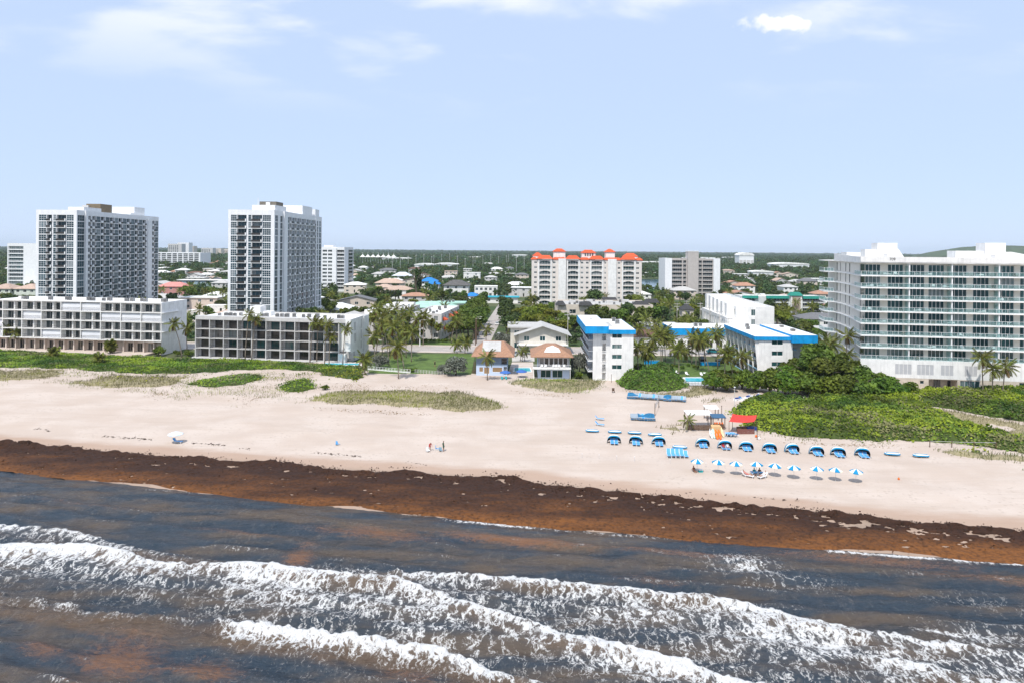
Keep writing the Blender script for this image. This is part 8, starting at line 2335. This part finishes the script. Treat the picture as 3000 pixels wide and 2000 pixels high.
for x, y, s in SG:
    at_px('seagrape', x, y + 8, s * 1.34, f'{"large" if s > 1.2 else "smaller"} sea grape bush of the thicket below the {"right hotel block" if x < 2400 else "wide condominium"}', 'sea_grape_bush', 'shrub', f'{"large" if s > 1.2 else "smaller"} thicket bushes below the {"right hotel block" if x < 2400 else "wide condominium"}')
plant('broad', gp(2398, 1130, 0), 1.42, 'tall round leafy tree rising from the sea grape thicket', 'tree', None, 'leafy_tree', 1, None, pr)
for x_, y_, s_ in ((2440, 1134, 1.22), (2482, 1142, 1.02), (2528, 1150, .86), (2365, 1136, 1.05), (2420, 1146, 1.1), (2572, 1154, .72)): plant('broad', gp(x_, y_, 0), s_, 'leafy tree on the crest of the sea grape thicket', 'tree', 'crest trees of the thicket', 'leafy_tree', None, None, pr)
plant('broad', gp(2345, 1122, 0), 0.8, 'leafy tree against the right hotel block, behind the thicket', 'tree', None, 'leafy_tree', 2, None, pr)
for k, (x, y, s) in enumerate(((2600, 1275, 0.9), (2640, 1278, .8), (2560, 1270, .7), (2265, 1205, .9), (2290, 1212, .8), (2700, 1270, .7), (2520, 1240, .7), (2770, 1262, .7), (2900, 1290, .7), (2960, 1230, .9), (2840, 1190, .8))):
    at_px('shrub', x, y, s * 1.3, 'dark leafy shrub poking out of the dune vines', 'dune_shrub', 'shrub', 'dark shrubs in the right dune vines', dz=0.5)
for k, (x, y, s) in enumerate(((2310, 1196, .75), (2345, 1210, .6), (2390, 1190, .8), (2430, 1215, .65), (2480, 1200, .75), (2530, 1212, .6), (2575, 1192, .75), (2620, 1225, .55), (2660, 1205, .6), (2250, 1225, .6), (2215, 1205, .65), (2460, 1250, .5), (2350, 1250, .5), (2780, 1170, .6), (2870, 1175, .7), (2940, 1190, .6), (2710, 1180, .6), (2985, 1170, .7))):
    at_px('seagrape', x, y, s, 'dark sea grape bush standing out of the bright dune vines', 'sea_grape_bush', 'shrub', 'sea grape bushes in the dune vines', dz=0.3)
at_px('shrub', 953, 1141, 1.0, 'small bright green bush alone beside the rounded vine mound', 'dune_shrub', 'shrub'); at_px('shrub', 1038, 1112, .8, 'small green bush on the sandy slope below the fence', 'dune_shrub', 'shrub')
at_px('shrub', 1692, 1108, 1.5, 'clipped round green bush beside the middle hotel block', 'round_bush', 'shrub')
at_px('silver', 1335, 1098, 1.35, 'large silver-grey buttonwood bush between lawn and west beach house', 'silver_bush', 'shrub', None, 1.6)
at_px('silver', 1300, 1094, .8, 'smaller silver-grey bush against the large one', 'silver_bush', 'shrub'); at_px('silver', 1112, 1078, 1.1, 'silver-grey bush at the lawn edge below the palms', 'silver_bush', 'shrub', None, 1.3)
at_px('silver', 1697, 1094, .95, 'tall silver-grey bush between the east beach house and the hotel', 'silver_bush', 'shrub', None, 2.0)
at_px('silver', 1470, 1010, 1.3, 'silver-grey bush at the foot of the inland street', 'silver_bush', 'shrub', None, 1.5); at_px('silver', 1500, 1012, 1.2, 'silver-grey bush beside the chalet', 'silver_bush', 'shrub', None, 1.4)
at_px('seagrape', 465, 1042, .95, 'dense green bush at the corner of the long white flats', 'corner_bush', 'shrub'); at_px('seagrape', 520, 1042, .6, 'low green hedge bush between the two left apartment buildings', 'corner_bush', 'shrub', 'bushes between the left buildings'); at_px('seagrape', 552, 1044, .7, 'low green hedge bush between the two left apartment buildings', 'corner_bush', 'shrub', 'bushes between the left buildings')
for k, (x, y, s) in enumerate(((95, 1020, .8), (180, 1024, .7), (225, 1026, .8), (240, 1028, .6))): at_px('silver', x, y, s, 'grey-green shrub in front of the pinkish ground floor', 'silver_bush', 'shrub', 'grey-green shrubs at the flats')
for k, (x, y, s) in enumerate(((2120, 1096, .9), (2150, 1100, 1.1), (2180, 1106, 1.2), (2205, 1112, 1.0))): at_px('limeshrub', x, y, s, 'yellow-green bush along the side of the right hotel block', 'yellow_green_bush', 'shrub', 'yellow-green bushes by the right hotel block')
for k, x in enumerate((1930, 1945, 1958, 1970, 1984, 2000, 2018, 2032, 2044)): at_px('shrub', x, 1074 + (k % 3) * 3, .8, 'dark hedge shrub in the hotel courtyard', 'hedge_shrub', 'shrub', 'courtyard hedge shrubs')
at_px('seagrape', 1873, 1090, .9, 'dark bush against the right corner of the middle hotel block', 'corner_bush', 'shrub')
for x in range(1212, 1330, 12): at_px('shrub', x, 1002, 1.0, 'clipped hedge shrub in front of the coral-awning townhouses', 'hedge_shrub', 'shrub', 'townhouse hedge')
for k, x in enumerate((1215, 1208, 1196)): at_px('shrub', x, 1088 + k, .9, 'dark shrub at the corner of the lawn fence', 'hedge_shrub', 'shrub', 'lawn corner shrubs')

# palms
PB = 'wind-blown coconut palm leaning in front of the grid-fronted flats'
for bx, by, tx, ty in ((718, 1054, 729, 922), (737, 1054, 748, 936), (908, 1062, 918, 945), (928, 1060, 932, 948), (951, 1068, 957, 952), (964, 1068, 968, 985), (1004, 1068, 1012, 962)):
    palm_px(bx, by, tx, ty, PB, 'palms before the grid-fronted flats', wind=.9, nf=15, sc=.78, r=.14)
palm_px(933, 0, 937, 920, 'coconut palm rising behind the grid-fronted flats', Y=236, wind=.8, nf=15, sc=.9)
palm_px(533, 1047, 508, 950, 'coconut palm bent over beside the long white flats', wind=.8, nf=16, sc=.85); palm_px(548, 1040, 545, 962, 'coconut palm between the two left apartment buildings', wind=.7, nf=15, sc=.85)
for bx, by, tx, ty in ((28, 1024, 20, 965), (55, 1026, 48, 975)): palm_px(bx, by, tx, ty, 'coconut palm before the long white flats', 'palms before the long white flats', wind=.4, nf=16, sc=.85)
palm_px(1168, 1109, 1161, 1018, 'tall yellowing coconut palm on the sand in front of the lawn', nf=19, sc=1.1, dry=5)
palm_px(1069, 1097, 1066, 1052, 'short yellowing coconut palm at the fence by the grid-fronted flats', nf=16, sc=.95, dry=5)
palm_px(1428, 1113, 1426, 1046, 'coconut palm standing in front of the west beach house', nf=17, sc=.85, dry=2, wind=.8)
for bx, by, tx, ty in ((1190, 1048, 1188, 965), (1184, 1082, 1150, 955), (1140, 1070, 1122, 950), (1098, 1052, 1092, 985), (1120, 1048, 1118, 930), (1205, 1060, 1208, 975), (1160, 1040, 1170, 938)):
    palm_px(bx, by, tx, ty, 'coconut palm in the cluster at the left end of the lawn', 'lawn end palm cluster', nf=16, sc=1.0, dry=3)
for bx, by, tx, ty in ((1265, 998, 1263, 945), (1286, 1000, 1284, 958), (1223, 1005, 1226, 952), (1192, 1008, 1190, 930), (1316, 1002, 1315, 962), (1095, 1000, 1095, 928), (1075, 1005, 1075, 935), (1340, 1000, 1335, 955), (1322, 1000, 1326, 960)):
    palm_px(bx, by, tx, ty, 'fan palm standing before the white townhouses', 'fan palms by the townhouses', fan=True, nf=22, dry=7, sc=1.15, r=.16, name='fan_palm')
for bx, by, tx, ty in ((1330, 1032, 1335, 1008), (1362, 1036, 1364, 1003), (1424, 1005, 1424, 965)): palm_px(bx, by, tx, ty, 'low coconut palm near the corner of the inland street', 'street corner palms', nf=15, sc=.9)
palm_px(1500, 1022, 1502, 960, 'coconut palm with dry lower fronds left of the chalet', nf=15, sc=.85, dry=4)
for k, (bx, by, tx, ty) in enumerate(((1525, 1058, 1524, 1032), (1537, 1058, 1537, 1030), (1530, 1060, 1531, 1026))): palm_px(bx, by, tx, ty, 'small palm of the clump between the beach houses', 'palm clump between the beach houses', nf=12, sc=.6, dry=0, r=.1)
# courtyard palms between the hotel blocks
CP = [(1870, 1100, 1866, 1018), (1892, 1088, 1890, 1030), (1900, 1092, 1898, 1032), (1906, 1090, 1912, 995), (1936, 1068, 1937, 985), (1940, 1066, 1944, 990), (1949, 1060, 1944, 972), (1977, 1072, 1976, 1020), (1989, 1098, 1989, 1026), (2014, 1060, 2010, 1030), (2027, 1066, 2028, 985), (2039, 1074, 2038, 995), (2050, 1066, 2042, 1005), (2066, 1072, 2055, 985), (2078, 1092, 2048, 996), (2103, 1080, 2096, 975), (2108, 1052, 2100, 985), (2123, 1105, 2125, 1030), (2148, 1108, 2132, 1040), (2172, 1110, 2172, 1045), (1963, 1045, 1962, 992), (2064, 1040, 2064, 1000), (1920, 1030, 1922, 975), (1875, 1015, 1873, 962), (1923, 1010, 1922, 950), (2005, 1000, 2006, 945)]
for bx, by, tx, ty in CP:
    wh = 'beside the hotel pool' if by > 1095 else ('on the hotel courtyard lawn near the garden walls' if by > 1063 else 'along the coastal road behind the hotel courtyard')
    palm_px(bx, by, tx, ty, f'{"tall" if by - ty > 80 else "short"} coconut palm {wh}', f'{"tall" if by - ty > 80 else "short"} palms {wh}', nf=17, sc=.95, dry=2, wind=.4)
palm_px(2432, 1080, 2432, 1010, 'coconut palm with an orange trunk by the corner of the wide condominium', Y=178, nf=17, sc=1.0); palm_px(2478, 1060, 2482, 985, 'coconut palm close against the wide condominium', Y=178, nf=15, sc=.9); palm_px(2490, 1085, 2480, 1040, 'lower coconut palm close against the wide condominium', Y=174, nf=15, sc=.85); palm_px(2410, 1060, 2412, 1000, 'coconut palm between the right hotel block and the wide condominium', Y=196, nf=15, sc=.95)
for bx, by, tx, ty in ((2880, 1142, 2876, 1050), (2908, 1143, 2908, 1082), (2937, 1142, 2946, 1075)): palm_px(bx, by, tx, ty, 'coconut palm before the white podium of the condominium', 'palms before the podium', Y=163 - (bx - 2880) * .03, nf=17, sc=.9, dry=1)
for k, (x, Y, top) in enumerate(((1085, 236, 925), (1102, 232, 908), (1112, 246, 902), (1132, 240, 915), (1146, 236, 930), (1163, 244, 905), (1178, 240, 920), (1200, 246, 912), (1214, 240, 935), (1236, 244, 940), (1248, 240, 925), (1150, 222, 960), (1110, 220, 970), (1175, 218, 985), (1345, 250, 930), (1330, 246, 942))):
    palm_px(x, 0, x + pr.uniform(-8, 8), top, 'coconut palm crowded before the white townhouses', 'palms crowded before the townhouses', Y=Y, nf=15, sc=1.0, dry=2, wind=.4)
# fan palms on the left dune
for bx, by, tx, ty in ((157, 1050, 157, 1030), (292, 1068, 290, 1048), (323, 1040, 322, 1010), (330, 1040, 326, 1015)): palm_px(bx, by, tx, ty, 'shaggy fan palm on the green dune before the long white flats', 'fan palms on the left dune', fan=True, nf=24, dry=9, sc=1.25, r=.2, name='fan_palm', wind=.1)
palm_px(2025, 1262 - 2, 2014, 1232, 'young coconut palm at the corner of the hire stand', nf=12, sc=.55, dry=0, r=.09, name='coconut_palm')
palm_px(2440, 1160, 2300 + 0, 1150, 'x', None) if False else None

# named trees of the middle distance
def tree_at(x, Y, key, sc, label, group=None, name='leafy_tree', sz=None):
    X = (x - 1500) / 2000 * Y
    taken(X - 2.2 * sc, X + 2.2 * sc, Y - 2.2 * sc, Y + 2.2 * sc)
    return plant(key, Vector((X, Y, 0)), sc, label, 'tree', group, name, None, sz, pr)
for k, (x, Y, sc) in enumerate(((1375, 262, 1.1), (1392, 275, 1.2), (1372, 285, 1.2), (1395, 300, 1.2), (1405, 318, 1.25), (1380, 315, 1.2), (1412, 340, 1.3), (1395, 345, 1.2), (1360, 300, 1.1), (1350, 275, 1.0), (1418, 370, 1.3), (1402, 268, 1.15), (1408, 290, 1.25), (1412, 305, 1.2), (1388, 255, 1.0), (1360, 258, .9))):
    tree_at(x, Y, 'broad', sc, 'round green street tree on the left side of the inland street', 'street trees, left side')
for k, (x, Y, sc) in enumerate(((1488, 262, 1.0), (1492, 280, 1.1), (1484, 300, 1.1), (1490, 325, 1.2), (1478, 350, 1.2), (1505, 270, 1.0))): tree_at(x, Y, 'dark', sc, 'dark green tree on the right side of the inland street', 'street trees, right side')
for k, (x, Y, sc) in enumerate(((1560, 290, 1.2), (1590, 300, 1.25), (1615, 290, 1.1), (1545, 280, 1.0), (1580, 275, 1.0), (1600, 275, .9), (1530, 300, 1.1))): tree_at(x, Y, 'lime', sc, 'spreading yellow-green tree behind the chalet', 'yellow-green trees behind the chalet')
for k, (x, Y, sc, kk) in enumerate(((1745, 300, 1.2, 'broad'), (1770, 290, 1.2, 'broad'), (1810, 285, 1.3, 'broad'), (1840, 292, 1.3, 'dark'), (1885, 285, 1.4, 'broad'), (1910, 292, 1.35, 'broad'), (1862, 278, 1.1, 'broad'), (1720, 275, .9, 'broad'), (1690, 280, 1.0, 'broad'), (1660, 275, .9, 'broad'), (1640, 268, .8, 'lime'))): tree_at(x, Y, kk, sc, 'leafy tree in the row between the middle hotel block and the dark-mansard complex', 'trees before the dark-mansard complex')
tree_at(1745, 372, 'dark', 1.5, 'big dark round tree in front of the coral-roofed block'); tree_at(1222, 450, 'column', 1.15, 'tall dark column-shaped conifer, taller of the close pair', None, 'column_conifer', 1.68); tree_at(1230, 455, 'column', 1.0, 'tall dark column-shaped conifer, shorter of the close pair', None, 'column_conifer', 1.6)
for k, (x, Y) in enumerate(((1970, 470), (2010, 470), (2048, 470), (2090, 468))): tree_at(x, Y, 'broad', .75, 'clipped round tree at the foot of the taupe-shaft tower', 'clipped trees at the taupe-shaft tower', sz=.6)
for k in range(9): tree_at(1075 + k * 12, 425 + (k % 3) * 6, 'pine', .85, 'feathery casuarina in the row below the third tower', 'casuarina row', 'casuarina')
for k, (x, Y) in enumerate(((2365, 262), (2345, 270), (2385, 275), (2330, 262))): tree_at(x, Y, 'broad', .9, 'leafy tree between the slate roof and the wide condominium', 'trees left of the wide condominium')
# the wooded neighbourhood: about 300 single trees, nearest first, then woodland
def free(X, Y, m=2.0): return not any(a - m < X < b + m and c - m < Y < d + m for a, b, c, d in EX)
road = lambda X, Y: abs(Y - rc(X)) < 9
cnt, tr = 0, 0
LBL = {'broad': ('leafy green tree', 'leafy_tree'), 'dark': ('dark green tree', 'dark_tree'), 'palm': ('slender palm', 'slender_palm'), 'lime': ('yellow-green tree', 'yellow_green_tree'), 'pine': ('conical dark conifer', 'conifer')}
spots = []
while cnt < 430 and tr < 8000:
    tr += 1
    Y = 240 + 230 * pr.random(); X = (pr.uniform(-30, 2500) - 1500) / 2000 * Y
    if road(X, Y) or not free(X, Y, 1.5) or any((X - a) ** 2 + (Y - b) ** 2 < 14 for a, b in spots): continue
    if Y > 435 and Y < 452: continue
    spots.append((X, Y)); cnt += 1
    k = pr.choices(['broad', 'dark', 'palm', 'lime', 'pine'], [4, 3, 4, 1.2, .5])[0]
    lab, nm_ = LBL[k]; sc = pr.uniform(.6, 1.12); lm = near_of(X, Y)
    sz_ = 'low' if sc < .7 else ('tall' if sc > .86 else 'middling')
    plant(k, Vector((X, Y, 0)), sc, f'{sz_} {lab} growing nearest the {lm}', 'tree' if k != 'palm' else 'palm tree', f'{sz_} {lab}s nearest the {lm}', nm_, None, None, pr)

# ------------------------------------------------------------------ far woodland: one mass to the horizon
def clump_mesh(seed, mat, n=110, leaf=1.0, zs=1.0):
    rg = np.random.default_rng(seed)
    lc = unit(rg.normal(size=(7, 3))) * rg.random((7, 1)) * np.array([3.2, 3.2, 1.6]); k = rg.integers(0, 7, n)
    d = unit(rg.normal(size=(n, 3))); d[:, 2] = np.abs(d[:, 2]) * 1.0 - 0.15
    P = lc[k] + d * rg.uniform(1.4, 2.6, n)[:, None]; P[:, 2] = P[:, 2] * zs + 5.0
    N = unit(d + .6 * rg.normal(size=(n, 3)) + np.array([0, 0, .4]))
    V, Q = cards(P, N, leaf * rg.uniform(.7, 1.3, n), rg)
    v = np.clip(rg.random(n) * .5 + rg.random(7)[k] * .5, 0, 1)
    return mesh_np('woodland_tree', V, Q, mat, {'v': ('FACE', v)})
wood = bpy.data.collections.new('woodland_trees')
for i, (s, m_, zs) in enumerate(((1, LF_FAR, 1.0), (2, LF_FAR, 1.25), (3, LF_DARK, 1.5), (4, LF_BROAD, .9), (5, LF_FAR, .8))):
    wood.objects.link(bpy.data.objects.new(f'woodland_tree_{i}', clump_mesh(900 + s, m_, zs=zs)))
def woodland(name, label, pts, scl, seed):
    me = bpy.data.meshes.new(name); pts = np.asarray(pts, 'f4')
    me.vertices.add(len(pts)); me.vertices.foreach_set('co', pts.ravel())
    a = me.attributes.new('size', 'FLOAT', 'POINT'); a.data.foreach_set('value', np.asarray(scl, 'f4'))
    o = link(bpy.data.objects.new(name, me)); tag(o, label, 'woodland', kind='stuff')
    ng = bpy.data.node_groups.new(name, 'GeometryNodeTree')
    ng.interface.new_socket('Geometry', in_out='INPUT', socket_type='NodeSocketGeometry'); ng.interface.new_socket('Geometry', in_out='OUTPUT', socket_type='NodeSocketGeometry')
    n, l = ng.nodes, ng.links
    gi, go = n.new('NodeGroupInput'), n.new('NodeGroupOutput')
    ci = n.new('GeometryNodeCollectionInfo'); ci.inputs['Collection'].default_value = wood; ci.inputs['Separate Children'].default_value = True; ci.inputs['Reset Children'].default_value = True
    ip = n.new('GeometryNodeInstanceOnPoints'); ip.inputs['Pick Instance'].default_value = True
    rv = n.new('FunctionNodeRandomValue'); rv.data_type = 'FLOAT_VECTOR'; rv.inputs['Max'].default_value = (0, 0, 6.283); rv.inputs['Seed'].default_value = seed
    ri = n.new('FunctionNodeRandomValue'); ri.data_type = 'INT'; ri.inputs[4].default_value = 0; ri.inputs[5].default_value = 4; ri.inputs['Seed'].default_value = seed + 1
    na = n.new('GeometryNodeInputNamedAttribute'); na.data_type = 'FLOAT'; na.inputs['Name'].default_value = 'size'
    l.new(gi.outputs[0], ip.inputs['Points']); l.new(ci.outputs[0], ip.inputs['Instance']); l.new(rv.outputs['Value'], ip.inputs['Rotation']); l.new(ri.outputs[2], ip.inputs['Instance Index']); l.new(na.outputs[0], ip.inputs['Scale'])
    l.new(ip.outputs[0], go.inputs[0])
    o.modifiers.new('trees', 'NODES').node_group = ng
    return o
rgw = np.random.default_rng(5)
def scatter(y0, y1, n, s0, s1, low=0.0):
    Y = np.sqrt(rgw.uniform(y0 * y0, y1 * y1, n)); X = rgw.uniform(-.80, .80, n) * Y
    ex = np.array(EX); keep = np.ones(n, bool)
    for a, b, c, d in EX: keep &= ~((X > a - s0 * 2.2) & (X < b + s0 * 2.2) & (Y > c - s0 * 2.2) & (Y < d + s0 * 2.2))
    keep &= np.abs(Y - (231.5 - .035 * X)) > 10
    keep &= ~((np.abs(Y - 443) < 6) & (X > -200))
    keep &= Y > frontY(X) + 25
    keep &= vnoise(X / 38, Y / 38, 8) > .18
    X, Y = X[keep], Y[keep]
    s = rgw.uniform(s0, s1, len(X))
    return np.stack([X, Y, np.full(len(X), -low) - s * 2.0 * 0], 1), s
A, sa = scatter(238, 700, 6500, .30, .58); A[:, 2] -= sa * 1.8
B0, sb0 = scatter(470, 1000, 7000, .55, .95)
B, sb = scatter(950, 1700, 12000, .8, 1.3)
C, sc_ = scatter(1600, 4200, 15000, 1.3, 2.2); C[:, 2] -= 3
D, sd_ = scatter(4000, 9000, 6000, 2.4, 3.6); D[:, 2] -= 9
woodland('undergrowth', 'low green undergrowth filling gardens between houses and trees inland', A, sa, 11)
woodland('woodland', 'far green woodland reaching to the horizon behind the buildings', np.concatenate([B0, B, C, D]), np.concatenate([sb0, sb, sc_, sd_]), 21)

# ------------------------------------------------------------------ haze in the air
if True:
    b = MB(); b.box(-9500, 9500, -400, 9800, -8.0, 90)
    m, nd, lk = newmat('thin_sea_haze')
    out = nd.new('ShaderNodeOutputMaterial'); v = nd.new('ShaderNodeVolumePrincipled')
    v.inputs['Color'].default_value = (0.78, 0.90, 1.0, 1); v.inputs['Density'].default_value = 0.000055; v.inputs['Anisotropy'].default_value = 0.0
    lk.new(v.outputs[0], out.inputs['Volume'])
    hz_o = b.build('haze', m); tag(hz_o, kind='stuff')
